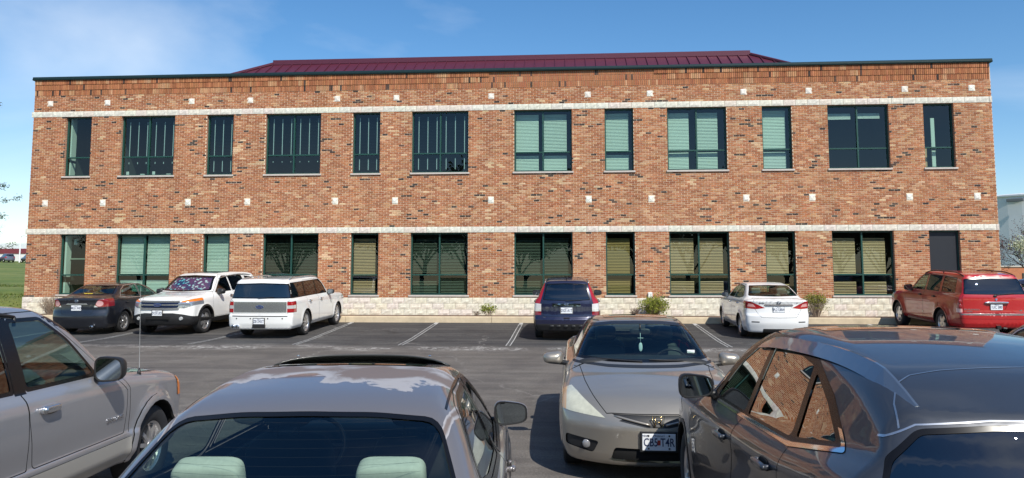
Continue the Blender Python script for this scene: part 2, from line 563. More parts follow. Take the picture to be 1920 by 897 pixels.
for x, tl, lb in ((-13.1, 0, 'worn white stall line beyond the dark grey sedan'), (-10.34, 0, 'worn white stall line between dark grey sedan and white SUV'),
              (-7.18, .04, 'worn white stall line between the two white SUVs'), (-4.36, -.035, 'worn white stall line beside the white wagon'),
              (-1.57, -.017, 'worn white stall line in the middle of the empty stalls'), (1.21, -.008, 'worn white stall line beside the blue SUV'),
              (4.0, 0, 'worn white stall line right of the blue SUV'), (6.78, .01, 'worn white stall line beside the white sedan'), (9.6, 0, 'worn white stall line right of the white sedan'),
              (12.4, 0, 'worn white stall line beside the red SUV'), (15.9, 0, 'worn white stall line right of the red SUV')):
    lane_line(x, 20.45, 26.75, label=lb, tilt=tl)

M_conc = mat('kerb concrete', (.54, .44, .30), .9, noise=.16, nscale=3, bump=.3, bscale=40)
kerb = None
def build_kerb():
    edges = [-46 + 5.0 * i + (1.15) for i in range(22)]
    root = None
    for i in range(len(edges) - 1):
        x0, x1 = edges[i] + .006, edges[i + 1] - .006
        mb = MB()
        h = .205; w = .17; r = .035
        prof = [(0, -.08), (0.012, h - r), (.022, h - r * .35), (.05, h), (w, h), (w, -.08)]
        n = len(prof)
        vs = [(x, KY + a, .53 + b_) for x in (x0, x1) for a, b_ in prof]
        mb.add(vs, [(k, k + 1, n + k + 1, n + k) for k in range(n - 1)] + [tuple(range(n))[::-1], tuple(range(n, 2 * n))])
        if root is None:
            root = mb.obj('kerb', M_conc, recalc=True)
            tag(root, 'tan concrete kerb along the foot of the building', kind='structure')
        else:
            mb.obj('kerb_section', M_conc, root, recalc=True)
build_kerb()
def build_bed():
    mb = MB()
    xs = np.linspace(-17.2, 17.2, 60)
    vs = []
    for x in xs:
        for y in (KY + .14, KY + .5, 28.2):
            vs.append((x, y, .715 + rng.random() * .02))
    mb.add(vs, [(3 * i + k, 3 * i + 3 + k, 3 * i + 4 + k, 3 * i + 1 + k) for i in range(59) for k in range(2)])
    tag(mb.obj('planting_bed', mat('bed mulch', (.16, .1, .065), .95, noise=.5, nscale=25, bump=.6, bscale=40)), 'narrow mulch bed between kerb and building', kind='structure')
build_bed()

# ------------------------------------------------------------------ office building
FY = 28.07
GZ = 0.53
HALF = 17.276
Wn = []      # (x0, x1, big)
def calc_windows():
    S, L = 1.016, 2.064
    ws = [S, L, S, L, S, L]; g = [1.155, 1.2226, 1.2203, 1.1817, 1.158]
    x = -1.6447 / 2; r = []
    for i in range(5, -1, -1):
        r.append((x - ws[i], x, ws[i] > 1.5)); x -= ws[i]
        if i: x -= g[i - 1]
    r = r[::-1]
    return r + [(-b, -a, k) for a, b, k in r[::-1]]
Wn = calc_windows()
ZF = 1.34
ZL0, ZL1 = 1.432, 3.643
ZBL0, ZBL1 = 3.643, 3.85
ZU0, ZU1 = 5.798, 8.04
ZBU0, ZBU1 = 8.04, 8.247
ZS0 = ZBU1 + 9 * .0677
ZTOP = ZS0 + .61
DEPTH = 19.0
office = empty('office_building', (0, FY, GZ))
tag(office, 'two storey red brick office building with pale stone bands and dark green windows', 'building')
def bl(mb, name, mats, parent=office, **k):
    """link a building part; vertices are given in world coordinates"""
    o = mb.obj(name, mats, parent, **k)
    o.matrix_parent_inverse = Matrix.Identity(4)
    return o
def W2L(v):  # world -> building local
    return (v[0], v[1] - FY, v[2] - GZ)
class BMB(MB):
    def mesh(s, name, mats, smooth=False, recalc=False):
        s.v = [W2L(v) for v in s.v]
        return MB.mesh(s, name, mats, smooth, recalc)

M_mortar = mat('mortar', (.72, .58, .42), .95, noise=.1, nscale=4)
def side_brick_mat():
    m, n, l, b = new_mat('brick coursing')
    t = n.new('ShaderNodeTexCoord')
    s = n.new('ShaderNodeSeparateXYZ'); l.new(t.outputs['Object'], s.inputs[0])
    c = n.new('ShaderNodeCombineXYZ')
    a = n.new('ShaderNodeMath'); a.operation = 'ADD'; l.new(s.outputs['X'], a.inputs[0]); l.new(s.outputs['Y'], a.inputs[1])
    l.new(a.outputs[0], c.inputs['X']); l.new(s.outputs['Z'], c.inputs['Y'])
    k = n.new('ShaderNodeTexBrick'); k.inputs['Scale'].default_value = 1
    k.inputs['Brick Width'].default_value = .2032; k.inputs['Row Height'].default_value = .0677; k.inputs['Mortar Size'].default_value = .005
    k.inputs['Color1'].default_value = (.33, .12, .07, 1); k.inputs['Color2'].default_value = (.42, .22, .13, 1); k.inputs['Mortar'].default_value = (.57, .44, .33, 1)
    l.new(c.outputs[0], k.inputs['Vector']); l.new(k.outputs['Color'], b.inputs['Base Color'])
    b.inputs['Roughness'].default_value = .9
    return m
M_sidebrick = side_brick_mat()
M_brick = attr_mat('facing brick', rough=.86, noise=.16, nscale=22, bump=.35, bscale=90)
M_stone = attr_mat('split face stone', rough=.92, noise=.14, nscale=9, bump=.9, bscale=38)
M_frame = mat('dark green aluminium frame', (.016, .066, .052), .42, noise=.05, spec=.45)
M_coping = mat('dark green coping metal', (.010, .030, .032), .42, metal=.2, noise=.06)
M_maroon = mat('maroon metal roofing', (.092, .017, .034), .42, metal=.15, noise=.06, nscale=2)
M_sill = mat('pale precast sill', (.5, .45, .4), .85, noise=.1)
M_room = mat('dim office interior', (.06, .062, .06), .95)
M_glassb = glass_mat('green tinted glazing', (.56, .70, .64), 1.5, .62, 0.0, 0.0)

def openings():
    for (a, b_, big) in Wn:
        yield a, b_, ZL0, ZL1
        yield a, b_, ZU0, ZU1
REC = 0.115
def build_wall():
    # mortar bed: front sheet with openings, reveals
    mb = BMB()
    xs = sorted({-HALF, HALF} | {w[0] for w in Wn} | {w[1] for w in Wn})
    zs = [.5, ZL0, ZL1, ZU0, ZU1, ZTOP]
    def is_open(xm, zm):
        return any(a < xm < b_ and c < zm < d for a, b_, c, d in openings())
    for i in range(len(xs) - 1):
        for k in range(len(zs) - 1):
            if not is_open((xs[i] + xs[i + 1]) / 2, (zs[k] + zs[k + 1]) / 2):
                mb.add([(xs[i], FY, zs[k]), (xs[i + 1], FY, zs[k]), (xs[i + 1], FY, zs[k + 1]), (xs[i], FY, zs[k + 1])], [(0, 1, 2, 3)])
    bl(mb, 'mortar_bed', M_mortar)
    for a, b_, c, d in openings():
        mb = BMB()
        e = FY + .3
        mb.add([(a, FY, c), (a, e, c), (a, e, d), (a, FY, d)], [(0, 1, 2, 3)])
        mb.add([(b_, FY, c), (b_, e, c), (b_, e, d), (b_, FY, d)], [(3, 2, 1, 0)])
        mb.add([(a, FY, c), (b_, FY, c), (b_, e, c), (a, e, c)], [(0, 1, 2, 3)])
        mb.add([(a, FY, d), (b_, FY, d), (b_, e, d), (a, e, d)], [(3, 2, 1, 0)])
        bl(mb, 'window_reveal', M_sidebrick)
    mb = BMB()
    y1 = FY + DEPTH
    for sx in (-1, 1):
        x = sx * HALF
        f = [(0, 1, 2, 3)] if sx > 0 else [(3, 2, 1, 0)]
        mb.add([(x, FY, .4), (x, y1, .4), (x, y1, ZTOP), (x, FY, ZTOP)], f)
    mb.add([(-HALF, y1, .4), (HALF, y1, .4), (HALF, y1, ZTOP), (-HALF, y1, ZTOP)], [(3, 2, 1, 0)])
    bl(mb, 'rear_walls', M_sidebrick)
    mb = BMB()
    mb.add([(-HALF, FY, ZTOP - .05), (HALF, FY, ZTOP - .05), (HALF, y1, ZTOP - .05), (-HALF, y1, ZTOP - .05)], [(0, 1, 2, 3)])
    bl(mb, 'flat_roof', mat('roof membrane', (.3, .3, .29), .9))
build_wall()

RED = [(.385, .152, .066), (.345, .130, .058), (.41, .172, .078), (.32, .118, .054), (.40, .162, .074), (.365, .144, .066)]
TAN = [(.475, .255, .130), (.45, .225, .112), (.50, .28, .15), (.43, .205, .105)]
CREAM = [(.58, .385, .215), (.55, .35, .195), (.61, .42, .245)]
DARK = [(.045, .032, .028), (.06, .04, .032), (.095, .05, .036)]
def jit(c, a=.10):
    k = 1 + (rng.random() * 2 - 1) * a
    return tuple(max(0.0, v * k * (1 + (rng.random() * 2 - 1) * .04)) for v in c)
cream_c = [(rng.uniform(-HALF, HALF), rng.uniform(1.4, 8.8), rng.uniform(.08, .22)) for _ in range(130)]
dark_c = [(rng.uniform(-HALF, HALF), rng.uniform(1.4, 8.8), rng.uniform(.10, .36)) for _ in range(170)]
cream_a = np.array(cream_c); dark_a = np.array(dark_c)
def brick_color(x, z, prev, below):
    d2 = ((dark_a[:, 0] - x) / 1.25) ** 2 + ((dark_a[:, 1] - z) * 1.3) ** 2
    nd = bool((d2 < dark_a[:, 2] ** 2).any())
    c2 = (cream_a[:, 0] - x) ** 2 + ((cream_a[:, 1] - z) * 1.25) ** 2
    nc = bool((c2 < cream_a[:, 2] ** 2).any())
    u = rng.random()
    pd = .022 + (.13 if nd else 0) + (.10 if prev == 'd' else 0)
    if u < pd: return 'd', jit(rng.choice(DARK), .25)
    u = rng.random()
    if nc and u < .5: return 'c', jit(rng.choice(CREAM), .08)
    pt = .15 + .20 * (x + HALF) / (2 * HALF)
    if u < pt + .0: return 't', jit(rng.choice(TAN))
    if u > .985: return 'c', jit(rng.choice(CREAM), .08)
    return 'r', jit(rng.choice(RED), .14)

bricks = []     # x0,x1,z0,z1,proud,color
CH = .0677; BW = .2032; MJ = .014
def lay_rows(z0, nrow, xlim=(-HALF, HALF)):
    for r in range(nrow):
        za = z0 + r * CH + MJ / 2; zb = z0 + (r + 1) * CH - MJ / 2
        blocks = sorted((a, b_) for a, b_, c, d in openings() if not (zb < c + .004 or za > d - .004))
        x = xlim[0] - (BW / 2 if r % 2 else 0)
        spans = []
        cur = xlim[0]
        for a, b_ in blocks:
            spans.append((cur, a)); cur = b_
        spans.append((cur, xlim[1]))
        prev = None
        while x < xlim[1]:
            a, b_ = x + MJ / 2, x + BW - MJ / 2
            for s0, s1 in spans:
                aa, bb = max(a, s0 + (.0 if s0 > xlim[0] else 0)), min(b_, s1)
                if bb - aa > .03:
                    k, col = brick_color((aa + bb) / 2, (za + zb) / 2, prev, None)
                    prev = k
                    bricks.append((aa, bb, za, zb, .006 + rng.random() * .004, col, 'b'))
            x += BW
lay_rows(ZF, 34)
lay_rows(ZBL1, 62)
lay_rows(ZBU1, 9)
# remove bricks behind the accent stones
piers = [(-HALF + Wn[0][0]) / 2] + [(Wn[i][1] + Wn[i + 1][0]) / 2 for i in range(11)] + [(HALF + Wn[11][1]) / 2]
ACC = [(px, zc) for zc in (GZ + 8.03 , GZ + 4.268) for px in piers]
def clear(b_):
    for ax, az in ACC:
        if b_[1] > ax - .104 and b_[0] < ax + .104 and b_[3] > az - .106 and b_[2] < az + .106:
            return False
    return True
def trim(blist):
    out = []
    for b_ in blist:
        hit = None
        for ax, az in ACC:
            if b_[1] > ax - .107 and b_[0] < ax + .107 and b_[3] > az - .1 and b_[2] < az + .1:
                hit = ax; break
        if hit is None: out.append(b_); continue
        if b_[0] < hit - .107 - .03: out.append((b_[0], hit - .107) + b_[2:])
        if b_[1] > hit + .107 + .03: out.append((hit + .107, b_[1]) + b_[2:])
    return out
bricks = trim(bricks)
# three soldier courses, each stepping out
soldiers = []
for c in range(3):
    za = ZS0 + c * .2033
    x = -HALF
    prev = None
    run = 0; runk = None
    while x < HALF - .03:
        if run <= 0:
            u = rng.random()
            runk = 't' if u < .30 else ('c' if u < .18 else 'r')
            run = rng.randint(2, 5) if runk != 'r' else rng.randint(4, 14)
        run -= 1
        u = rng.random()
        if u < .035: col = jit(rng.choice(DARK), .25)
        elif runk == 't': col = jit(rng.choice(TAN), .1)
        elif runk == 'c': col = jit(rng.choice(CREAM), .1)
        else: col = jit(rng.choice(RED), .2)
        soldiers.append((x + .0065, min(x + CH - .0065, HALF), za + .005, za + .2033 - .006, .018 + .016 * (c) + rng.random() * .003, col, 's'))
        x += CH

def brick_verts(b_):
    x0, x1, z0, z1, p = b_[:5]
    y = FY - p
    e = FY + .012
    j = [(nrg.random(2) - .5) * .004 for _ in range(4)]
    return [(x0 + j[0][0], y, z0 + j[0][1]), (x1 + j[1][0], y, z0 + j[1][1]), (x1 + j[2][0], y, z1 + j[2][1]), (x0 + j[3][0], y, z1 + j[3][1]),
            (x0, e, z0), (x1, e, z0), (x1, e, z1), (x0, e, z1)]
BF = [(0, 1, 2, 3), (0, 4, 5, 1), (1, 5, 6, 2), (2, 6, 7, 3), (3, 7, 4, 0)]
def masonry(lst, name, one, n_single):
    # the pieces that show largest (nearest to the camera's right) become parts of their own
    order = sorted(range(len(lst)), key=lambda i: -(lst[i][1] - lst[i][0]) * (lst[i][3] - lst[i][2]) / ((lst[i][0] - 2.843) ** 2 + FY ** 2 + (lst[i][2] - 1.95) ** 2))
    order = [i for i in order if 2.3 < lst[i][0] < 14 or name != 'brickwork'] if False else order
    single = set(order[:n_single])
    V = []; F = []; C = []
    for i, b_ in enumerate(lst):
        if i in single: continue
        k = len(V)
        V += brick_verts(b_); F += [tuple(k + q for q in f) for f in BF]; C += [(*b_[5], 1.0)] * 8
    V = [W2L(v) for v in V]
    me = bpy.data.meshes.new(name); me.from_pydata(V, [], F)
    at = me.color_attributes.new('col', 'FLOAT_COLOR', 'POINT')
    at.data.foreach_set('color', np.array(C, dtype=np.float32).ravel())
    me.materials.append(M_brick)
    tag(link(name, me, office), kind='stuff')
    # shared meshes by (size class, colour variant)
    cache = {}
    for i in sorted(single):
        b_ = lst[i]
        w, h = b_[1] - b_[0], b_[3] - b_[2]
        lum = sum(b_[5]); kind = 'd' if lum < .25 else ('c' if lum > 1.4 else ('t' if lum > .9 else 'r'))
        key = (round(w, 2), round(h, 2), kind, rng.randint(0, 3))
        if key not in cache:
            vv = [(v[0] - b_[0], v[1] - FY, v[2] - b_[2]) for v in brick_verts(b_)]
            m2 = bpy.data.meshes.new(one); m2.from_pydata(vv, [], BF)
            at = m2.color_attributes.new('col', 'FLOAT_COLOR', 'POINT')
            at.data.foreach_set('color', np.array([(*b_[5], 1.0)] * 8, dtype=np.float32).ravel())
            m2.materials.append(M_brick); cache[key] = m2
        link(one, cache[key], office, loc=W2L((b_[0], FY, b_[2])))
masonry(bricks, 'brickwork', 'brick', 300)
masonry(soldiers, 'soldier_brickwork', 'soldier_brick', 300)

# split face stone pieces
def stone_mesh(w, h, dep, nx, nz, rough, col, name):
    xs = np.linspace(0, w, nx + 1); zs = np.linspace(0, h, nz + 1)
    V = []; F = []
    for i, x in enumerate(xs):
        for k, z in enumerate(zs):
            edge = i in (0, nx) or k in (0, nz)
            y = -dep - (nrg.random() * rough if not edge else -rough * .3 + nrg.random() * rough * .3)
            V.append((x, y, z))
    n = nz + 1
    for i in range(nx):
        for k in range(nz):
            F.append((i * n + k, (i + 1) * n + k, (i + 1) * n + k + 1, i * n + k + 1))
    b = len(V)
    V += [(0, .01, 0), (w, .01, 0), (w, .01, h), (0, .01, h)]
    F.append((b, b + 1) + tuple(i * n for i in range(nx, -1, -1)))
    F.append((b + 2, b + 3) + tuple(i * n + nz for i in range(nx + 1)))
    F.append((b + 1, b + 2) + tuple(nx * n + k for k in range(nz, -1, -1)))
    F.append((b + 3, b) + tuple(k for k in range(nz + 1)))
    me = bpy.data.meshes.new(name); me.from_pydata(V, [], F)
    at = me.color_attributes.new('col', 'FLOAT_COLOR', 'POINT')
    at.data.foreach_set('color', np.array([(*col, 1.0)] * len(V), dtype=np.float32).ravel())
    me.materials.append(M_stone)
    return me
def stone_cols(n, base, a):
    return [tuple(v * (1 + (rng.random() * 2 - 1) * a) for v in base) for _ in range(n)]
SB = .4064
bandm = [stone_mesh(SB - .009, .2, .022, 5, 3, .018, jit((.68, .64, .55), .05), 'band_stone') for _ in range(14)]
for z in (ZBL0, ZBU0):
    x = -HALF - .01
    x -= rng.random() * .1
    while x < HALF - .02:
        w = min(SB, HALF + .012 - x)
        o = link('band_stone', rng.choice(bandm), office, loc=W2L((x + .004, FY, z + .0035)))
        if w < SB: o.scale.x = w / SB
        if rng.random() < .5:
            pass
        x += SB
foundm = [stone_mesh(SB - .006, .1975, .045, 5, 3, .020, jit((.70, .64, .53), .04), 'foundation_block') for _ in range(14)]
for r in range(3):
    x = -HALF - .03 - (SB / 2 if r % 2 else 0)
    z = ZF - .2033 * (3 - r)
    while x < HALF:
        x0 = max(x, -HALF - .03); w = min(x + SB, HALF + .03) - x0
        if w > .05:
            o = link('foundation_block', rng.choice(foundm), office, loc=W2L((x0 + .003, FY, z + .002)))
            o.scale.x = w / SB
        x += SB
accm = [stone_mesh(.2, .2, .016, 4, 4, .018, jit((.76, .72, .64), .06), 'accent_stone') for _ in range(5)]
for ax, az in ACC:
    link('accent_stone', rng.choice(accm), office, loc=W2L((ax - .1, FY, az - .1)))

# coping and roof
mb = BMB()
prof = [(FY - .10, ZTOP - .03), (FY - .115, ZTOP + .015), (FY - .095, ZTOP + .03), (FY - .095, ZTOP + .085), (FY - .06, ZTOP + .105), (FY + .35, ZTOP + .08), (FY + .35, ZTOP - .03)]
n = len(prof)
vs = [(x, a, b_) for x in (-HALF - .06, HALF + .06) for a, b_ in prof]
mb.add(vs, [(k, k + 1, n + k + 1, n + k) for k in range(n - 1)] + [(n - 1, 0, n, 2 * n - 1), tuple(range(n))[::-1], tuple(range(n, 2 * n))])
bl(mb, 'coping', M_coping, recalc=True)
for sx in (-1, 1):
    mb = BMB()
    mb.box((sx * (HALF - .11), FY + .36 + (DEPTH - .4) / 2, ZTOP + .035), (.34, DEPTH - .4, .13))
    bl(mb, 'coping', M_coping)
RY0, RZ0 = FY + 2.2, ZTOP + .10          # eave of the hipped screen roof
RY1, RZ1 = FY + 5.0, 11.43               # ridge
RX0, RX1 = -9.95, 10.23                  # ridge ends
EX0, EX1 = -12.9, 13.1
roofroot = None
def roof():
    global roofroot
    mb = BMB()
    # ridge cap
    mb.box(((RX0 + RX1) / 2, RY1 - .02, RZ1 - .055), (RX1 - RX0 + .12, .22, .16))
    mb.box(((RX0 + RX1) / 2, RY1 - .115, RZ1 - .155), (RX1 - RX0, .05, .06))
    roofroot = bl(mb, 'metal_roof', M_maroon)
    npan = 50
    zt = RZ1 - .12
    def P(t, u):   # t along, u up-slope
        xb = EX0 + (EX1 - EX0) * t
        return xb
    pw = .42
    x = EX0
    panels = []
    while x < EX1 - .01:
        panels.append((x, min(x + pw, EX1))); x += pw
    def top_at(x):
        # height fraction available in the hip triangles
        if x < RX0: return (x - EX0) / (RX0 - EX0)
        if x > RX1: return (EX1 - x) / (EX1 - RX1)
        return 1.0
    for a, b_ in panels:
        ta, tb = max(top_at(a), 0), max(top_at(b_), 0)
        def pt(x, u): return (x, RY0 + (RY1 - RY0) * u, RZ0 + (zt - RZ0) * u)
        m2 = BMB()
        m2.add([pt(a, 0), pt(b_, 0), pt(b_, tb), pt(a, ta)], [(0, 1, 2, 3)])
        # standing seam on the left edge
        if ta > .03:
            nrm = Vector((0, -(zt - RZ0), RY1 - RY0)).normalized() * .05
            q = [Vector(pt(a - .013, 0)), Vector(pt(a + .013, 0)), Vector(pt(a + .013, ta)), Vector(pt(a - .013, ta))]
            m2.add(q + [p + nrm for p in q], [(4, 5, 6, 7), (0, 3, 7, 4), (1, 5, 6, 2), (0, 4, 5, 1)])
        o = m2.obj('roof_panel', M_maroon, roofroot)
    # hip ends and rear slope
    m2 = BMB()
    ye = RY1 + (RY1 - RY0)
    m2.add([(EX0, RY0, RZ0), (RX0, RY1, zt), (EX0, ye, RZ0)], [(0, 1, 2)])
    m2.add([(EX1, RY0, RZ0), (RX1, RY1, zt), (EX1, ye, RZ0)], [(2, 1, 0)])
    m2.add([(EX0, ye, RZ0), (RX0, RY1, zt), (RX1, RY1, zt), (EX1, ye, RZ0)], [(0, 1, 2, 3)])
    m2.obj('rear_slope', M_maroon, roofroot)
    for (xa, xb) in ((EX0, RX0), (EX1, RX1)):
        m2 = BMB(); m2.tube([(xa, RY0, RZ0 + .04), (xb, RY1, zt + .05)], .06, 6); m2.obj('hip_cap', M_maroon, roofroot)
roof()

# windows
def blind_mat(name, col, tr=.25):
    m, n, l, b = new_mat(name)
    b.inputs['Base Color'].default_value = (*col, 1)
    b.inputs['Roughness'].default_value = .6
    return m
M_bl = {'pale': blind_mat('pale blind slats', (.86, .88, .82)), 'cream': blind_mat('tan blind slats', (.86, .50, .30)), 'olive': blind_mat('olive blind slats', (.60, .34, .13)),
        'dim': blind_mat('grey green blind slats', (.36, .38, .32)), 'navy': blind_mat('dark blue blind slats', (.035, .05, .075)), 'white': blind_mat('white blind', (.86, .86, .84)),
        'black': mat('black screen panel', (.012, .014, .02), .5)}
M_tape = mat('pale ladder tape', (.62, .68, .72), .7)
FW = .05
def slats(mb, x0, x1, z0, z1, y, pitch, dep, ang):
    ang += (rng.random() - .5) * .14
    z0 += max(0, rng.gauss(0, .03))
    lean = (rng.random() - .5) * .012
    z = z1 - pitch / 2
    ca, sa = math.cos(ang) * dep / 2, math.sin(ang) * dep / 2
    while z > z0 + pitch * .3:
        j = (rng.random() - .5) * .002
        sag = (rng.random() - .5) * .006 + lean
        mb.add([(x0, y - ca, z - sa + j), (x1, y - ca, z - sa + j + sag), (x1, y, z + .003 + j + sag), (x0, y, z + .003 + j), (x1, y + ca, z + sa + j + sag), (x0, y + ca, z + sa + j)],
               [(0, 1, 2, 3), (3, 2, 4, 5)])
        z -= pitch

def window(x0, x1, z0, z1, big, kind, zsplit):
    yf = FY + REC
    f = BMB()
    t = FW; dp = .09
    yc = yf + dp / 2
    f.box((x0 + t / 2, yc, (z0 + z1) / 2), (t, dp, z1 - z0)); f.box((x1 - t / 2, yc, (z0 + z1) / 2), (t, dp, z1 - z0))
    f.box(((x0 + x1) / 2, yc, z1 - t / 2), (x1 - x0 - 2 * t, dp, t)); f.box(((x0 + x1) / 2, yc, z0 + t / 2), (x1 - x0 - 2 * t, dp, t))
    xm = (x0 + x1) / 2
    f.box((xm, yc, zsplit), (x1 - x0 - 2 * t, dp - .004, t * .9))
    if big:
        f.box((xm, yc - .003, (zsplit + z1 - t) / 2), (t, dp, z1 - t - zsplit)); f.box((xm, yc - .003, (zsplit + z0 + t) / 2), (t, dp, zsplit - z0 - t))
    win = bl(f, 'window', M_frame)
    cols = [(x0 + t, xm - t / 2), (xm + t / 2, x1 - t)] if big else [(x0 + t, x1 - t)]
    cells = [(a, b_, zsplit + .022, z1 - t, 'u') for a, b_ in cols] + [(a, b_, z0 + t, zsplit - .022, 'l') for a, b_ in cols]
    for a, b_, c, d, ud in cells:
        p = BMB()
        yg = yf + .045
        w = (rng.random() - .5) * .004
        w2 = (rng.random() - .5) * .004
        p.add([(a, yg + w, c), (b_, yg - w, c + 0), (b_, yg - w + w2, d), (a, yg + w + w2, d)], [(0, 1, 2, 3)])
        p.obj('pane', M_glassb, win)
    # sill
    s = BMB()
    s.cbox((xm, FY + .035, z0 - .032), (x1 - x0 + .10, .18, .064), .008)
    s.obj('sill', M_sill, win)
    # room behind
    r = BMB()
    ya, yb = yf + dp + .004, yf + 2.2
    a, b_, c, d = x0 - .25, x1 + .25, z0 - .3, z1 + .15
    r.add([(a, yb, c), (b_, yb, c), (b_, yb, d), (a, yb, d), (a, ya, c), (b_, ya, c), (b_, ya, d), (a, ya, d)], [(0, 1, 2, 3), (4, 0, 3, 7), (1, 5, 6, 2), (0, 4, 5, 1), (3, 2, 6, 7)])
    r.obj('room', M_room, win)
    yb_ = yf + .17
    for a, b_, c, d, ud in cells:
        for k in kind.get(ud, ()):
            typ = k[0]
            m2 = BMB()
            if typ == 'closed':
                mat_, gap_r, top = k[1], k[2], k[3]
                slats(m2, a + .005, b_ - gap_r, c - .03, d - top, yb_, .052, .055, math.radians(64))
                m2.obj('blind', M_bl[mat_], win)
            elif typ == 'half':
                mat_, gap_r, top, ang = k[1], k[2], k[3], k[4]
                slats(m2, a + .005, b_ - gap_r, c - .03, d - top, yb_, .054, .05, math.radians(ang))
                m2.obj('blind', M_bl[mat_], win)
            elif typ == 'tape':
                dz0, dz1 = k[1], k[2]
                for q in range(3):
                    xx = a + (b_ - a) * (.17 + .35 * q) + (rng.random() - .5) * .01
                    m2.box((xx, yb_ - .04, (c + dz0 + d - dz1) / 2), (.026, .004, d - dz1 - c - dz0))
                m2.obj('ladder_tapes', M_tape, win)
            elif typ == 'panel':
                m2.box(((a + b_) / 2, yf + .032, (c + d) / 2), (b_ - a - .002, .014, d - c - .002))
                m2.obj('screen_panel', M_bl[k[1]], win)
            elif typ == 'box':
                m2.cbox(((a + (b_ - a) * k[1]), yb_ + k[5], c + k[4] / 2 + k[6]), (k[2], k[3], k[4]), .006)
                m2.obj(k[7], M_bl[k[8]], win)
    return win

def tapes(mat_='navy', lower=True):
    d = {'u': [('half', mat_, .005, .10, 12), ('tape', .02, .10)], 'l': []}
    if lower: d['l'] = [('half', mat_, .005, .02, 12), ('tape', .10, .12)]
    else: d['l'] = [('tape', .42, .18)]
    return d
def both(*k): return {'u': [k], 'l': [k]}
upper = [
    {'u': [('box', .05, .05, .3, 1.8, .08, -.2, 'curtain_or_lit_frame', 'pale')], 'l': [('box', .05, .05, .3, .7, .08, -.1, 'curtain_or_lit_frame', 'pale')]},
    {'u': [('tape', .02, .14)], 'l': [('tape', .42, .15), ('box', .12, .11, .012, .14, -.02, .0, 'notice_card', 'white'), ('box', .72, .16, .06, .05, 0, 0, 'desk_papers', 'white')]},
    tapes(), tapes(lower=False), tapes(), tapes(),
    both('closed', 'pale', .14, .08), both('closed', 'pale', .10, .08),
    {'u': [('closed', 'pale', .22, .10)], 'l': [('closed', 'pale', .24, .03)]},
    {'u': [('closed', 'pale', .10, .06)], 'l': [('closed', 'white', .10, .04)]},
    {'u': [('closed', 'pale', .18, .10)], 'l': []},
    {'u': [('box', .42, .13, .03, 1.15, .05, -.1, 'curtain_or_lit_frame', 'pale')], 'l': [('box', .42, .13, .03, .75, .05, -.05, 'curtain_or_lit_frame', 'pale'), ('box', .16, .14, .05, .75, .2, -.05, 'curtain_or_lit_frame', 'cream')]},
]
lower = [
    {'u': [('box', .06, .07, .3, 2.0, .08, -.3, 'curtain_or_lit_frame', 'pale'), ('box', .55, .8, .3, .05, .3, .55, 'shelf', 'dim'), ('box', .35, .12, .12, .22, .15, 1.1, 'wall_lamp', 'white')], 'l': [('box', .06, .07, .3, .7, .08, -.1, 'curtain_or_lit_frame', 'pale')]},  # pale boxes at the left imitate the sunlit side of the frame
    {'u': [('closed', 'pale', .01, .0)], 'l': [('closed', 'pale', .01, .16)]},
    {'u': [('closed', 'pale', .01, .0)], 'l': [('closed', 'pale', .01, .0)]},
    both('half', 'dim', .05, .12, 10),
    both('half', 'cream', .12, .14, 42),
    both('half', 'dim', .07, .14, 14),
    both('half', 'dim', .07, .14, 14),
    {'u': [('half', 'olive', .12, .16, 42)], 'l': [('half', 'olive', .12, .14, 40)]},
    {'u': [('half', 'cream', .14, .16, 45)], 'l': [('half', 'cream', .14, .2, 42)]},
    {'u': [('half', 'cream', .14, .16, 50)], 'l': [('half', 'cream', .14, .3, 42)]},
    {'u': [('half', 'cream', .16, .18, 55)], 'l': [('half', 'cream', .16, .22, 42)]},
    both('panel', 'black'),
]
# window 11 upstairs: blinds pulled up to a short stack
upper[10] = {'u': [('closed', 'white', .12, .14)], 'l': []}
SPL = .715
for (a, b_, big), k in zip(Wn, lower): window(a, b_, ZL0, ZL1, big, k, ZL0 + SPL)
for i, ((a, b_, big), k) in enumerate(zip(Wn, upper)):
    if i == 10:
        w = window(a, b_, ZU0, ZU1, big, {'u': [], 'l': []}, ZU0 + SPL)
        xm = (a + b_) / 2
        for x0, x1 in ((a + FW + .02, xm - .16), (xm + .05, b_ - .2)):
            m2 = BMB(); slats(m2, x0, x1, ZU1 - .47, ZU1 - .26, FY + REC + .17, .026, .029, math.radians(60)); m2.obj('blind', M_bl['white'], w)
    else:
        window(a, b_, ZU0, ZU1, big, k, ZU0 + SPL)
# outlet box low on the wall
mb = BMB(); mb.cbox((5.55, FY - .045, 1.44), (.15, .09, .19), .012); bl(mb, 'outlet_box', mat('white plastic box', (.78, .78, .76), .5))
# ------------------------------------------------------------------ car engine
def smax(a, b, k):
    h = np.maximum(k - np.abs(a - b), 0) / k
    return np.maximum(a, b) + h * h * k * .25

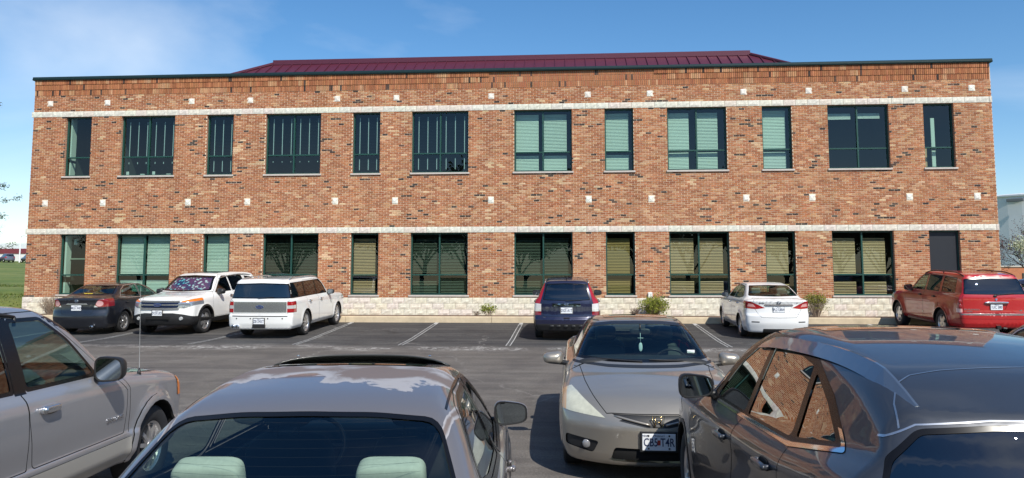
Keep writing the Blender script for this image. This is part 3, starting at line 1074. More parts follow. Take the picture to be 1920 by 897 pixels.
class Body:
    """Car skin as the zero set of a smooth function; s = distance behind the front bumper, y = left, z = up."""
    def __init__(B, sp, nu=86, nv=62, ne=26):
        B.sp = sp
        L = B.L = sp['L']; B.hw = sp['W'] / 2
        c = lambda k: pchip(*zip(*sp[k]))
        B.top = c('top'); B.belt = c('belt'); B.plan = c('plan'); B.gh = c('gh'); B.sec = c('sec')
        B.nose = c('nose'); B.tail = c('tail')
        B.zsill = sp.get('zsill', .25)
        B.bot = c('bot') if 'bot' in sp else (lambda s: np.full_like(s, B.zsill - .04))
        # smoothed top profile lookup
        ss = np.linspace(-.3, L + .3, 1200); zz = B.top(ss)
        w = sp.get('soft', .05) / (ss[1] - ss[0]); kk = int(3 * w) + 1
        g = np.exp(-.5 * (np.arange(-kk, kk + 1) / w) ** 2); g /= g.sum()
        zz = np.convolve(np.pad(zz, kk, mode='edge'), g, 'valid')
        B._ss, B._zz = ss, zz
        B._dz = np.gradient(zz, ss)
        wx = [sp['fo'], sp['fo'] + sp['wb']]
        B.wheels_s = wx
        B.V = []; B.N = []; B.F = []; B._n = 0; B._VA = None; B._NA = None
        B.tess(nu, nv, ne)
        B.cache = {}; B.memo = {}
    def f(B, s, y, z):
        sp = B.sp
        y = np.abs(y)
        pl = B.plan(s)
        bz = B.belt(s)
        t = np.clip((z - B.zsill) / np.maximum(bz - B.zsill, .1), -.3, 1.2)
        wl = pl - B.sec(t)
        zc = sp.get('gh_curve', .25)
        dz = z - bz
        wg = B.gh(s) - sp['tumble'] * dz - zc * np.maximum(dz, 0) ** 2
        bw = sp.get('bw', .018)
        mixf = 1 / (1 + np.exp(-np.clip(dz / bw, -30, 30)))
        wid = wl * (1 - mixf) + wg * mixf
        for ws in B.wheels_s:
            d = np.sqrt((s - ws) ** 2 + (z - sp['R']) ** 2) - sp['Ra']
            wid = wid + sp.get('flare', .02) * np.exp(-(d / sp.get('flare_w', .07)) ** 2)
        for (zc_, wc_, hc_) in sp.get('crease', ()):
            wid = wid + hc_ * np.exp(-((z - zc_) / wc_) ** 2)
        fs = (y - wid) * .92
        kf = sp.get('kw', .22); kr = sp.get('kr', .16)
        mid = sp.get('mid', B.L * .55)
        se = np.where(s < mid, s - kf * y * y, s + kr * y * y)
        zt = np.interp(se, B._ss, B._zz)
        sl = np.interp(se, B._ss, B._dz)
        cr = sp.get('crown', .05)
        ft = (z - zt + cr * (y / B.hw) ** 2) / np.sqrt(1 + np.minimum(sl * sl, 16))
        r = sp.get('r_top', .07)
        v = smax(fs, ft, r)
        nk, npow = sp.get('nose_round', (.30, 2.6)); tk, tp = sp.get('tail_round', (.20, 2.8))
        q = np.clip(y / B.hw, 0, 1.3)
        fn = B.nose(z) + nk * q ** npow - s
        fr = s - (B.L - B.tail(z) - tk * q ** tp)
        v = smax(v, fn * .9, sp.get('r_nose', .07))
        v = smax(v, fr * .95, sp.get('r_tail', .06))
        v = smax(v, B.bot(s) - z, .05)
        return v
    def grad(B, P):
        e = .002
        s, y, z = P[:, 0], P[:, 1], P[:, 2]
        g = np.stack([B.f(s + e, y, z) - B.f(s - e, y, z), B.f(s, y + e, z) - B.f(s, y - e, z), B.f(s, y, z + e) - B.f(s, y, z - e)], -1)
        return g / np.maximum(np.linalg.norm(g, axis=1, keepdims=True), 1e-9)
    def shoot(B, O, D):
        lo = np.zeros(len(O)); hi = np.full(len(O), 3.2)
        # first crossing by coarse march then bisection
        ts = np.linspace(.05, 3.2, 64 if len(O) > 400 else 34)
        found = np.zeros(len(O), bool); prev = np.zeros(len(O))
        for t in ts:
            P = O + D * t
            v = B.f(P[:, 0], P[:, 1], P[:, 2]) > 0
            new = v & ~found
            lo[new] = prev[new]; hi[new] = t
            found |= v
            prev[~found] = t
        for _ in range(20 if len(O) > 400 else 15):
            m = (lo + hi) / 2
            P = O + D * m[:, None]
            v = B.f(P[:, 0], P[:, 1], P[:, 2]) > 0
            hi = np.where(v, m, hi); lo = np.where(v, lo, m)
        return O + D * ((lo + hi) / 2)[:, None]
    def tess(B, nu, nv, ne):
        L = B.L
        zs = B.sp.get('spine', .62)
        e0 = B.sp.get('e0', .75); e1 = B.sp.get('e1', .75)
        # angular steps, a bit denser around the greenhouse
        q = np.linspace(0, 1, nv + 1)
        ang = -math.pi / 2 + math.pi * (q + .045 * np.sin(2 * math.pi * q))
        O = []; D = []
        rows = []
        for k in range(ne):
            a = math.pi / 2 * (1 - k / ne)
            rows.append((e0, -math.sin(a), math.cos(a)))
        for s in np.linspace(e0, L - e1, nu): rows.append((s, 0., 1.))
        for k in range(1, ne + 1):
            a = math.pi / 2 * k / ne
            rows.append((L - e1, math.sin(a), math.cos(a)))
        for s, dx, c in rows:
            for an in ang:
                O.append((s, 0, zs)); D.append((dx, c * math.cos(an), c * math.sin(an)))
        P = B.shoot(np.array(O), np.array(D))
        P[:, 1] = np.maximum(P[:, 1], 0)
        n = nv + 1
        P = P.reshape(len(rows), n, 3)
        P[:, 0, 1] = 0; P[:, -1, 1] = 0
        P = P.reshape(-1, 3)
        Nn = B.grad(P)
        m = P[:, 1] < 1e-6
        Nn[m, 1] = 0; Nn /= np.linalg.norm(Nn, axis=1, keepdims=True)
        B.V = P.tolist(); B.N = Nn.tolist()
        F = []
        for i in range(len(rows) - 1):
            for k in range(n - 1):
                F.append([i * n + k, i * n + k + 1, (i + 1) * n + k + 1, (i + 1) * n + k])
        B.F = F
    # ---- cutting: take the part of the skin inside a convex set of half spaces
    K = 10
    def arr(B, F):
        K = B.K
        if isinstance(F, np.ndarray): return F
        if not F: return np.zeros((0, K), int)
        out = []
        for f in F:
            while len(f) > K:          # rare: shave a fan off very long polygons
                out.append([f[0]] + f[-(K - 1):]); f = f[:-(K - 2)]
            out.append(f + [f[-1]] * (K - len(f)))
        return np.array(out)
    def verts(B):
        n = len(B.V)
        if B._n < n:
            add = np.array(B.V[B._n:]); addn = np.array(B.N[B._n:])
            B._VA = np.vstack([B._VA, add]) if B._n else add
            B._NA = np.vstack([B._NA, addn]) if B._n else addn
            B._n = n
        return B._VA, B._NA
    def take(B, planes, nfilter=None):
        F = B.arr(B.F)
        V, NN = B.verts()
        inside_all = np.ones(len(F), bool); reject = np.zeros(len(F), bool)
        PL = [(tuple(float(q) for q in nn), float(d)) for nn, d in planes]
        for nn, d in PL:
            fd = (V @ np.array(nn) - d)[F]
            inside_all &= (fd <= 1e-7).all(1)
            reject |= (fd >= -1e-7).all(1)
        if nfilter is not None:
            reject |= ~nfilter(NN[F[:, :4]].mean(1))
        inside_all &= ~reject
        res = []; keep = []
        for i in np.nonzero(~reject & ~inside_all)[0]:
            f = F[i].tolist()
            cur = [f[0]]
            for q in f[1:]:
                if q != cur[-1]: cur.append(q)
            for (nn, d) in PL:
                cur, outp = B.split(cur, nn, d)
                if outp: keep.append(outp)
                if not cur: break
            if cur: res.append(cur)
        B.F = np.vstack([F[reject], B.arr(keep)])
        return np.vstack([F[inside_all], B.arr(res)])
    def split(B, f, nn, d):
        V = B.V
        ds = [V[i][0] * nn[0] + V[i][1] * nn[1] + V[i][2] * nn[2] - d for i in f]
        if max(ds) <= 1e-7: return f, None
        if min(ds) >= -1e-7: return None, f
        a = []; b = []
        n = len(f)
        for k in range(n):
            i, j = f[k], f[(k + 1) % n]; di, dj = ds[k], ds[(k + 1) % n]
            if di <= 0: a.append(i)
            if di >= 0: b.append(i)
            if di * dj < 0:
                key = (min(i, j), max(i, j), nn, d)
                if key not in B.cache:
                    t = di / (di - dj)
                    p = [V[i][q] + (V[j][q] - V[i][q]) * t for q in range(3)]
                    m = [B.N[i][q] + (B.N[j][q] - B.N[i][q]) * t for q in range(3)]
                    B.cache[key] = len(B.V); B.V.append(p); B.N.append(m)
                c = B.cache[key]
                a.append(c); b.append(c)
        return (a if len(a) > 2 else None), (b if len(b) > 2 else None)
    def prism(B, pts, view):
        """half spaces of a convex polygon seen along an axis; view 's' = side (s,z), 'f' = front/rear (y,z), 't' = top (s,y)"""
        ax = {'s': (0, 2), 'f': (1, 2), 't': (0, 1)}[view]
        A = sum(pts[i][0] * pts[(i + 1) % len(pts)][1] - pts[(i + 1) % len(pts)][0] * pts[i][1] for i in range(len(pts)))
        if A < 0: pts = pts[::-1]
        out = []
        for i in range(len(pts)):
            p, q = pts[i], pts[(i + 1) % len(pts)]
            ex, ey = q[0] - p[0], q[1] - p[1]
            l = math.hypot(ex, ey)
            if l < 1e-6: continue
            nx, ny = ey / l, -ex / l
            nn = [0, 0, 0]; nn[ax[0]] = nx; nn[ax[1]] = ny
            out.append((tuple(nn), nx * p[0] + ny * p[1]))
        return out
    def region(B, pts, view, s=None, y=None, z=None, nf=None, r=0.0):
        if r: pts = rounded(pts, r)
        pl = B.prism(pts, view)
        if s: pl += [((-1, 0, 0), -s[0]), ((1, 0, 0), s[1])]
        if y: pl += [((0, -1, 0), -y[0]), ((0, 1, 0), y[1])]
        if z: pl += [((0, 0, -1), -z[0]), ((0, 0, 1), z[1])]
        flt = None
        if nf == 'left': flt = lambda N: N[:, 1] > .15
        elif nf == 'front': flt = lambda N: (N[:, 0] < -.1)
        elif nf == 'rear': flt = lambda N: (N[:, 0] > .1)
        elif nf == 'up': flt = lambda N: N[:, 2] > .3
        return B.take(pl, flt)
    def _cast(B, O, D):
        return B.shoot(np.array(O, float).reshape(-1, 3), np.tile(np.array(D, float), (np.array(O).reshape(-1, 3).shape[0], 1)))
    def _one(B, k, O, D, ax):
        key = (k, tuple(np.round(O, 4)))
        if key not in B.memo: B.memo[key] = float(B._cast([O], D)[0][ax])
        return B.memo[key]
    def surf_y(B, s, z): return B._one('y', (s, 0, z), (0, 1, 0), 1)
    def surf_rear(B, y, z): return B._one('r', (B.L * .5, abs(y), z), (1, 0, 0), 0)
    def surf_front(B, y, z): return B._one('f', (B.L * .5, abs(y), z), (-1, 0, 0), 0)
    def surf_top(B, s, y): return B._one('t', (s, abs(y), .62), (0, 0, 1), 2)
    def prime(B, kind, pts):
        """look up many surface points at once"""
        mk = {'y': lambda a, b: ((a, 0, b), (0, 1, 0), 1), 'r': lambda a, b: ((B.L * .5, abs(a), b), (1, 0, 0), 0), 'f': lambda a, b: ((B.L * .5, abs(a), b), (-1, 0, 0), 0), 't': lambda a, b: ((a, abs(b), .62), (0, 0, 1), 2)}[kind]
        q = [mk(a, b) for a, b in pts]
        P = B._cast([x[0] for x in q], q[0][1])
        for x, p in zip(q, P): B.memo[(kind, tuple(np.round(x[0], 4)))] = float(p[q[0][2]])

def rounded(pts, r, n=4):
    out = []
    m = len(pts)
    for i in range(m):
        p0, p, p1 = (Vector(pts[i - 1]), Vector(pts[i]), Vector(pts[(i + 1) % m]))
        a = p0 - p; b = p1 - p
        la, lb = a.length, b.length
        rr = r[i] if hasattr(r, '__len__') else r
        t = min(rr, la * .45, lb * .45)
        if t < 1e-4: out.append(tuple(p)); continue
        A = p + a.normalized() * t; C = p + b.normalized() * t
        for k in range(n + 1):
            q = k / n
            out.append(tuple(A * (1 - q) ** 2 + p * 2 * q * (1 - q) + C * q * q))
    return out

def shrink(pts, d):
    """inset a convex polygon by d"""
    A = sum(pts[i][0] * pts[(i + 1) % len(pts)][1] - pts[(i + 1) % len(pts)][0] * pts[i][1] for i in range(len(pts)))
    if A < 0: pts = pts[::-1]
    m = len(pts); lines = []
    for i in range(m):
        p, q = Vector(pts[i]), Vector(pts[(i + 1) % m])
        e = (q - p).normalized(); nrm = Vector((-e.y, e.x))
        lines.append((p + nrm * d, e))
    out = []
    for i in range(m):
        p, e = lines[i - 1]; q, g = lines[i]
        den = e.x * g.y - e.y * g.x
        if abs(den) < 1e-6: out.append(tuple(q)); continue
        t = ((q.x - p.x) * g.y - (q.y - p.y) * g.x) / den
        out.append(tuple(p + e * t))
    return out

class Car:
    def __init__(C, name, sp, loc, heading, paint, label, cat='car', detail=(86, 62, 26), reverse=False):
        """heading 0 = nose towards +Y (the building); local frame of the Empty: x forward"""
        C.sp = sp; C.B = Body(sp, *detail); C.L = sp['L']
        rz = math.pi / 2 + heading
        X, Y = loc
        fwd = Vector((math.cos(rz), math.sin(rz)))
        # stand the four wheels on the sloping lot
        half = sp['wb'] / 2
        ws = C.L / 2 - (sp['fo'] + half)
        cx, cy = X + fwd.x * ws, Y + fwd.y * ws
        zf = ground_z(cy + fwd.y * half); zr = ground_z(cy - fwd.y * half)
        C.root = empty(name, (X, Y, (zf + zr) / 2 - (zf - zr) / (2 * half) * ws * 1.0 + .002), rz)
        C.root.rotation_euler = (0, -math.atan2(zf - zr, 2 * half), rz)
        tag(C.root, label, cat)
        C.paint = paint
    def P(C, p):            # (s,y,z) -> local xyz
        return (C.L / 2 - p[0], p[1], p[2])
    def patch(C, name, faces, material, off=0.0, sides='both', parent=None, thick=0.0, smooth=True):
        """link skin faces as an object; sides: 'both' (one mesh over the centre line), 'each' (left and right objects), 'L', 'R'"""
        if len(faces) == 0: return []
        B = C.B
        FA = B.arr(faces); VA, NA = B.verts()
        ids, inv = np.unique(FA.ravel(), return_inverse=True)
        FI = inv.reshape(FA.shape)
        n_ = NA[ids]; n_ = n_ / np.maximum(np.linalg.norm(n_, axis=1, keepdims=True), 1e-9)
        p_ = VA[ids] + n_ * off
        Va = np.stack([C.L / 2 - p_[:, 0], p_[:, 1], p_[:, 2]], -1); Na = np.stack([-n_[:, 0], n_[:, 1], n_[:, 2]], -1)
        # winding after the normals (Newell)
        Q = Va[FI]; R_ = np.roll(Q, -1, axis=1)
        nw = np.stack([((Q[..., 1] - R_[..., 1]) * (Q[..., 2] + R_[..., 2])).sum(1), ((Q[..., 2] - R_[..., 2]) * (Q[..., 0] + R_[..., 0])).sum(1), ((Q[..., 0] - R_[..., 0]) * (Q[..., 1] + R_[..., 1])).sum(1)], -1)
        flip = (nw * Na[FI].mean(1)).sum(1) < 0
        area = np.linalg.norm(nw, axis=1)
        F = []
        for f, fl, ar in zip(FI.tolist(), flip.tolist(), area.tolist()):
            if ar < 1e-9: continue
            g = [f[0]]
            for q in f[1:]:
                if q != g[-1] and q != g[0]: g.append(q)
            if len(g) > 2 and len(set(g)) == len(g): F.append(g[::-1] if fl else g)
        V = Va.tolist(); N = Na.tolist()
        def mk(V, N, F, mir):
            me = bpy.data.meshes.new(name)
            me.from_pydata(V, [], [f[::-1] for f in F] if mir else F)
            me.materials.append(material)
            me.polygons.foreach_set('use_smooth', [True] * len(me.polygons))
            me.normals_split_custom_set_from_vertices(N)
            return me
        par = parent or C.root
        res = []
        Vm = [(v[0], -v[1], v[2]) for v in V]; Nm = [(n[0], -n[1], n[2]) for n in N]
        if sides == 'both':
            # weld over the centre line
            k = len(V); V2 = list(V); N2 = list(N); mp_ = {}
            for i, v in enumerate(V):
                if abs(v[1]) < 1e-5: mp_[i] = i
                else: mp_[i] = len(V2); V2.append(Vm[i]); N2.append(Nm[i])
            F2 = F + [[mp_[i] for i in f][::-1] for f in F]
            res.append(link(name, mk(V2, N2, F2, False), par))
        else:
            if sides in ('each', 'L'): res.append(link(name, mk(V, N, F, False), par))
            if sides in ('each', 'R'): res.append(link(name, mk(Vm, Nm, F, True), par))
        return res
    # ---------------- glazing
    def side_glass(C, name, pts, gmat, r=.03, seal=.022, sealmat=None, trimmat=None, sides='each'):
        pts = list(pts)
        B = C.B
        if trimmat is not None:
            outer = shrink(pts, -.022)
            # trim ring
            allf = B.region(rounded(outer, r), 's', nf='left', y=(.3, 2))
            sub = C._sub(allf, rounded(pts, r), 's')
            C.patch('window_trim', sub[1], trimmat, .003, sides)
            inner = sub[0]
        else:
            inner = B.region(rounded(pts, r), 's', nf='left', y=(.3, 2))
        i2 = C._sub(inner, rounded(shrink(pts, seal), max(r - seal * .3, .005)), 's')
        C.patch('window_seal', i2[1], sealmat or M_seal, -.001, sides)
        return C.patch(name, i2[0], gmat, -.006, sides)
    def _sub(C, faces, pts, view, planes=None):
        """split a list of faces by a polygon: (inside, outside)"""
        B = C.B
        keep = B.F
        B.F = faces
        ins = B.take(planes or B.prism(pts, view))
        out = B.F
        B.F = keep
        return ins, out
    def end_glass(C, name, pts, gmat, nf, r=.04, seal=.03, zmin=None, extra=None, sealmat=None, off=-.005):
        """pts: right half outline seen from front/rear with y >= 0 and the first and last point on y = 0"""
        B = C.B
        full = [(y, z) for y, z in pts] + [(-y, z) for y, z in pts[::-1] if y > 1e-6]
        lim = extra or {}
        f = B.region(rounded(full, r), 'f', nf=nf, **lim)
        i2 = C._sub(f, rounded(shrink(full, seal), max(r - seal * .3, .01)), 'f')
        C.patch('glass_border', i2[1], sealmat or M_seal, -.001)
        return C.patch(name, i2[0], gmat, off)
    def line(C, pts, view, w=.006, nf='left', name='panel_gap', sides='each', m=None, off=-.002, **lim):
        """thin dark joint following a polyline on the skin"""
        faces = np.zeros((0, C.B.K), int)
        for a, b_ in zip(pts[:-1], pts[1:]):
            e = Vector(b_) - Vector(a); l = e.length
            if l < 1e-5: continue
            n = Vector((-e.y, e.x)) / l * (w / 2); d = e / l * (w * .3)
            a2, b2 = Vector(a) - d, Vector(b_) + d
            faces = np.vstack([faces, C.B.region([tuple(a2 + n), tuple(b2 + n), tuple(b2 - n), tuple(a2 - n)], view, nf=nf, **lim)])
        return C.patch(name, faces, m or M_gap, off, sides)
    def door(C, pts, handle=None, name='door', r=.05, hmat=None, gap=.007, hstyle='bar'):
        B = C.B
        f = B.region(rounded(pts, r), 's', nf='left', y=(.3, 2))
        i2 = C._sub(f, rounded(shrink(pts, gap), r), 's')
        C.patch('door_gap', i2[1], M_gap, -.004, 'each')
        ds = C.patch(name, i2[0], C.paint, 0, 'each')
        if handle:
            hs, hz, hl = handle
            y = B.surf_y(hs, hz)
            for d, sd in zip(ds, (1, -1)):
                mb = MB()
                superell(mb, C.P((hs, sd * (y + .032), hz)), (hl, .03, .034), .5, .5, 16, 8)
                superell(mb, C.P((hs - hl * .4, sd * (y + .012), hz)), (.03, .05, .028), .5, .5, 10, 6)
                superell(mb, C.P((hs + hl * .4, sd * (y + .012), hz)), (.03, .05, .028), .5, .5, 10, 6)
                mb.obj('handle', hmat or C.paint, d, smooth=True)
                cup = MB()
                superell(cup, C.P((hs, sd * (y + .001), hz)), (hl * .72, .008, .06), .6, .6, 14, 6)
                cup.obj('handle_recess', M_gap, d, smooth=True)
        return ds
    def arches(C, inner=.30, lipmat=None, lipw=0.0, lipoff=.006):
        sp, B = C.sp, C.B
        for ws in B.wheels_s:
            Ra = sp['Ra']; zc = sp['R'] + sp.get('arch_dz', 0)
            n = 28
            def circ(R): return [(ws + R * math.cos(2 * math.pi * k / n), zc + R * math.sin(2 * math.pi * k / n)) for k in range(n)]
            B.region(circ(Ra), 's', y=(.3, 2))       # removed
            # square off the bottom of the cut
            B.region([(ws - Ra * .995, zc), (ws + Ra * .995, zc), (ws + Ra * .995, -.2), (ws - Ra * .995, -.2)], 's', y=(.3, 2))
            if lipw:
                f = B.region(circ(Ra + lipw), 's', y=(.3, 2), nf='left', z=(B.zsill - .02, 3))
                C.patch('arch_moulding', f, lipmat or C.paint, lipoff, 'each')
            a0 = math.asin(max(min((B.zsill - .03 - zc) / Ra, .9), -.9))
            angs = np.linspace(a0, math.pi - a0, 26)
            pts = []
            B.prime('y', [(ws + (Ra + .004) * math.cos(a), zc + (Ra + .004) * math.sin(a)) for a in angs])
            for a in angs:
                s, z = ws + Ra * math.cos(a), zc + Ra * math.sin(a)
                s2, z2 = ws + (Ra + .004) * math.cos(a), zc + (Ra + .004) * math.sin(a)
                y = B.surf_y(s2, z2)
                if lipw: y += lipoff
                pts.append((s, y, z))
            for sd in (1, -1):
                mb = MB(); vs = []
                for s, y, z in pts:
                    vs += [C.P((s, sd * y, z)), C.P((ws + (s - ws) * .985, sd * (y - .02), zc + (z - zc) * .985)), C.P((ws + (s - ws) * 1.02, sd * (y - .03), zc + (z - zc) * 1.02)), C.P((ws + (s - ws) * 1.02, sd * (y - inner), zc + (z - zc) * 1.02))]
                m = len(pts)
                fs = [(4 * i + k, 4 * i + k + 1, 4 * i + 5 + k, 4 * i + 4 + k) for i in range(m - 1) for k in range(3)]
                fs.append(tuple(4 * i + 3 for i in range(m)))
                mb.add(vs, fs)
                mb.obj('wheel_well', M_well, C.root, recalc=False)
    def wheels(C, style, tw=.215, rim=.215, inset=.03, steer=0.0, lowpoly=False):
        sp = C.sp
        for i, ws in enumerate(C.B.wheels_s):
            ys = C.B.surf_y(ws, sp['R'] + sp['Ra'] + .02)
            for sd in (1, -1):
                key = (style, sp['R'], tw, rim, sd)
                if key not in WHEELS: WHEELS[key] = make_wheel(sp['R'], tw, rim, style, sd)
                tm, rm, hm = WHEELS[key]
                y = sd * (ys - tw / 2 - inset)
                w = link('wheel', hm, C.root, loc=C.P((ws, y, sp['R'])))
                w.rotation_euler = (0, rng.uniform(0, 1.2), steer if i == 0 else 0)
                link('tyre', tm, w); link('rim', rm, w)
    def mirror(C, s, z, size=(.12, .22, .15), shellmat=None, dy=.14, glassdir=1, tilt=0.05, y0=None, lean=0.0):
        B = C.B
        yb = y0 if y0 is not None else B.surf_y(s, z - .02)
        for sd in (1, -1):
            mb = MB()
            c = C.P((s, sd * (yb + dy), z))
            n = 22
            # shell lofted from a rounded-rectangle rear opening to a small blunt front
            secs = [(0.5, .96), (.42, 1.0), (.1, .98), (-.2, .86), (-.42, .6), (-.5, .3)]
            vs = []
            for q, k in secs:
                for a in range(n):
                    t = 2 * math.pi * a / n
                    cy_, sy_ = math.copysign(abs(math.cos(t)) ** .5, math.cos(t)), math.copysign(abs(math.sin(t)) ** .6, math.sin(t))
                    yy = cy_ * size[1] / 2 * k
                    zz = sy_ * size[2] / 2 * k * (1 - .18 * (yy / size[1] + .0) * 2 * (1 if lean == 0 else lean))
                    vs.append((c[0] - q * size[0] + tilt * yy * 1.0, c[1] + sd * yy, c[2] + zz - .01 * (1 - k)))
            fs = [(i * n + a, i * n + (a + 1) % n, (i + 1) * n + (a + 1) % n, (i + 1) * n + a) for i in range(len(secs) - 1) for a in range(n)]
            fs.append(tuple((len(secs) - 1) * n + a for a in range(n)))
            mb.add(vs, fs)
            mo = mb.obj('side_mirror', shellmat or C.paint, C.root, smooth=True, recalc=True)
            g = MB()
            gv = []
            for a in range(n):
                t = 2 * math.pi * a / n
                cy_, sy_ = math.copysign(abs(math.cos(t)) ** .5, math.cos(t)), math.copysign(abs(math.sin(t)) ** .6, math.sin(t))
                yy = cy_ * size[1] / 2 * .86; zz = sy_ * size[2] / 2 * .84 * (1 - .18 * (yy / size[1]) * 2 * (1 if lean == 0 else lean))
                gv.append((c[0] - .46 * size[0] + tilt * yy - zz * .10, c[1] + sd * yy, c[2] + zz))
            g.add(gv, [tuple(range(n))])
            g.obj('mirror_glass', M_mirror, mo)
            g = MB()
            outer = []
            for a in range(n):
                t = 2 * math.pi * a / n
                cy_, sy_ = math.copysign(abs(math.cos(t)) ** .5, math.cos(t)), math.copysign(abs(math.sin(t)) ** .6, math.sin(t))
                yy = cy_ * size[1] / 2 * .965; zz = sy_ * size[2] / 2 * .96 * (1 - .18 * (yy / size[1]) * 2 * (1 if lean == 0 else lean))
                outer.append((c[0] - .475 * size[0] + tilt * yy - zz * .10, c[1] + sd * yy, c[2] + zz))
            g.add(gv + outer, [(a, (a + 1) % n, n + (a + 1) % n, n + a) for a in range(n)])
            g.obj('mirror_rim', M_black, mo)
            st = MB()
            st.tube([C.P((s, sd * (yb - .03), z - size[2] * .42)), C.P((s - .0, sd * (yb + .03), z - size[2] * .38)), C.P((s, sd * (yb + dy * .7), z - size[2] * .33))], [.035, .028, .025], 8)
            st.obj('mirror_arm', M_black, mo, smooth=True)
    def plate(C, y, z, text, end, state=None, frame=None, colors=None, tilt=0.0, off=.012, parent=None, lift=0.0):
        B = C.B
        s = (B.surf_rear(y, z) if end == 'rear' else B.surf_front(y, z))
        x = C.L / 2 - s
        sg = -1 if end == 'rear' else 1
        base = empty  # noqa
        w, h = .305, .152
        holder = MB()
        holder.cbox((0, 0, 0), (.35 if frame else .318, .016, .19 if frame else .165), .006)
        mm = holder.mesh('plate_holder', M_chrome if frame == 'chrome' else M_black)
        ho = link('plate_holder', mm, C.root, loc=(x + sg * (off - .006 + lift), y, z))
        ho.rotation_euler = (tilt, 0, math.pi / 2 if sg > 0 else -math.pi / 2)
        pb = MB(); pb.cbox((0, -.011, 0), (w, .006, h), .003)
        po = pb.obj('license_plate', M_plate, ho)
        tm = text_mesh(text, .105, .001, .0012, .72)
        tm.materials.append(M_plateink)
        to = link('plate_characters', tm, po, loc=(0, -.0155, -.004)); to.rotation_euler = (math.pi / 2, 0, 0)
        if state:
            t2 = text_mesh(state, .03, .001); t2.materials.append(M_plateink)
            t3 = link('plate_state_name', t2, po, loc=(.0, -.0155, .058)); t3.rotation_euler = (math.pi / 2, 0, 0)
        return po
    def emblem(C, kind, y, z, end, size, m=None, s=None):
        B = C.B
        ss = s if s is not None else (B.surf_rear(y, z) if end == 'rear' else B.surf_front(y, z))
        sg = -1 if end == 'rear' else 1
        mb = MB()
        x = C.L / 2 - ss + sg * .006
        n = 28
        def ring(ry, rz, r):
            mb.tube([(x, y + ry * math.cos(2 * math.pi * k / n), z + rz * math.sin(2 * math.pi * k / n)) for k in range(n + 1)], r, 6)
        if kind == 'ring_bar':
            ring(size / 2, size * .42, size * .06); mb.box((x, y, z), (.014, size * 1.1, size * .2))
        elif kind == 'h_frame':
            w, h = size, size * .86
            t = size * .034
            P4 = [(-.5, .5), (-.36, -.5), (.36, -.5), (.5, .5)]
            pts = [(x, y + sg * a * w, z + b_ * h) for a, b_ in P4]
            mb.tube(pts + [pts[0]], t, 6)
            t *= 1.4
            for q in (-1, 1):
                mb.tube([(x, y + q * .26 * w, z + .36 * h), (x, y + q * .2 * w, z), (x, y + q * .26 * w, z - .4 * h)], t, 6)
            mb.tube([(x, y - .2 * w, z + .02 * h), (x, y + .2 * w, z + .02 * h)], t, 6)
        elif kind == 'oval':
            o = MB(); superell(o, (x, y, z), (.016, size, size * .42), 1, 1, 28, 10)
            oo = o.obj('emblem', M_ovalblue, C.root, smooth=True)
            mb = MB(); n = 32
            mb.tube([(x + sg * .004, y + size * .5 * math.cos(2 * math.pi * k / n), z + size * .21 * math.sin(2 * math.pi * k / n)) for k in range(n + 1)], size * .022, 6)
            mb.obj('emblem_rim', M_chrome, oo, smooth=True)
            t2 = text_mesh('Ford', size * .3, .001, .0005, 1.15); t2.materials.append(M_chrome)
            t3 = link('emblem_script', t2, oo, loc=(x + sg * .0095, y, z)); t3.rotation_euler = (math.pi / 2, 0, math.pi / 2 if sg > 0 else -math.pi / 2)
            return oo
        elif kind == 'ram':
            mb.box((x, y, z), (.012, size * .8, size * .7)); mb.box((x, y, z - size * .4), (.012, size * .4, size * .3))
        return mb.obj('emblem', m or M_chrome, C.root, smooth=True)
    def lettering(C, text, size, y, z, end, m=None, s=None, sx=1.0):
        B = C.B
        t2 = text_mesh(text, size, .002, .0005, sx); t2.materials.append(m or M_chrome)
        if end in ('rear', 'front'):
            ss = B.surf_rear(y, z) if end == 'rear' else B.surf_front(y, z)
            sg = -1 if end == 'rear' else 1
            o = link('lettering', t2, C.root, loc=(C.L / 2 - ss + sg * .004, y, z))
            # follow the bend of the panel
            e = .05
            sa = B.surf_rear(y + e, z) if end == 'rear' else B.surf_front(y + e, z)
            sb = B.surf_rear(y - e, z) if end == 'rear' else B.surf_front(y - e, z)
            o.rotation_euler = (math.pi / 2, 0, (math.pi / 2 if sg > 0 else -math.pi / 2) + math.atan2((sa - sb), 2 * e))
        else:       # on a side: end = 'L' / 'R'
            sd = 1 if end == 'L' else -1
            yy = B.surf_y(s, z)
            o = link('lettering', t2, C.root, loc=C.P((s, sd * (yy + .004), z)))
            o.rotation_euler = (math.pi / 2, 0, 0 if sd < 0 else math.pi)
        return o
    def bar(C, name, s0, s1, y, z, size, m, end='rear', n=9, rise=None):
        """moulded bar across the front or rear, following the skin"""
        pass
    def finish(C, underside=True):
        B = C.B
        body = C.patch('body', B.F, C.paint, 0, 'both')[0]
        return body
    def lining(C, off=-.03):
        """dark inner lining of the cabin: a second skin inside the roof, pillars and doors"""
        B = C.B
        sp = C.sp
        return None
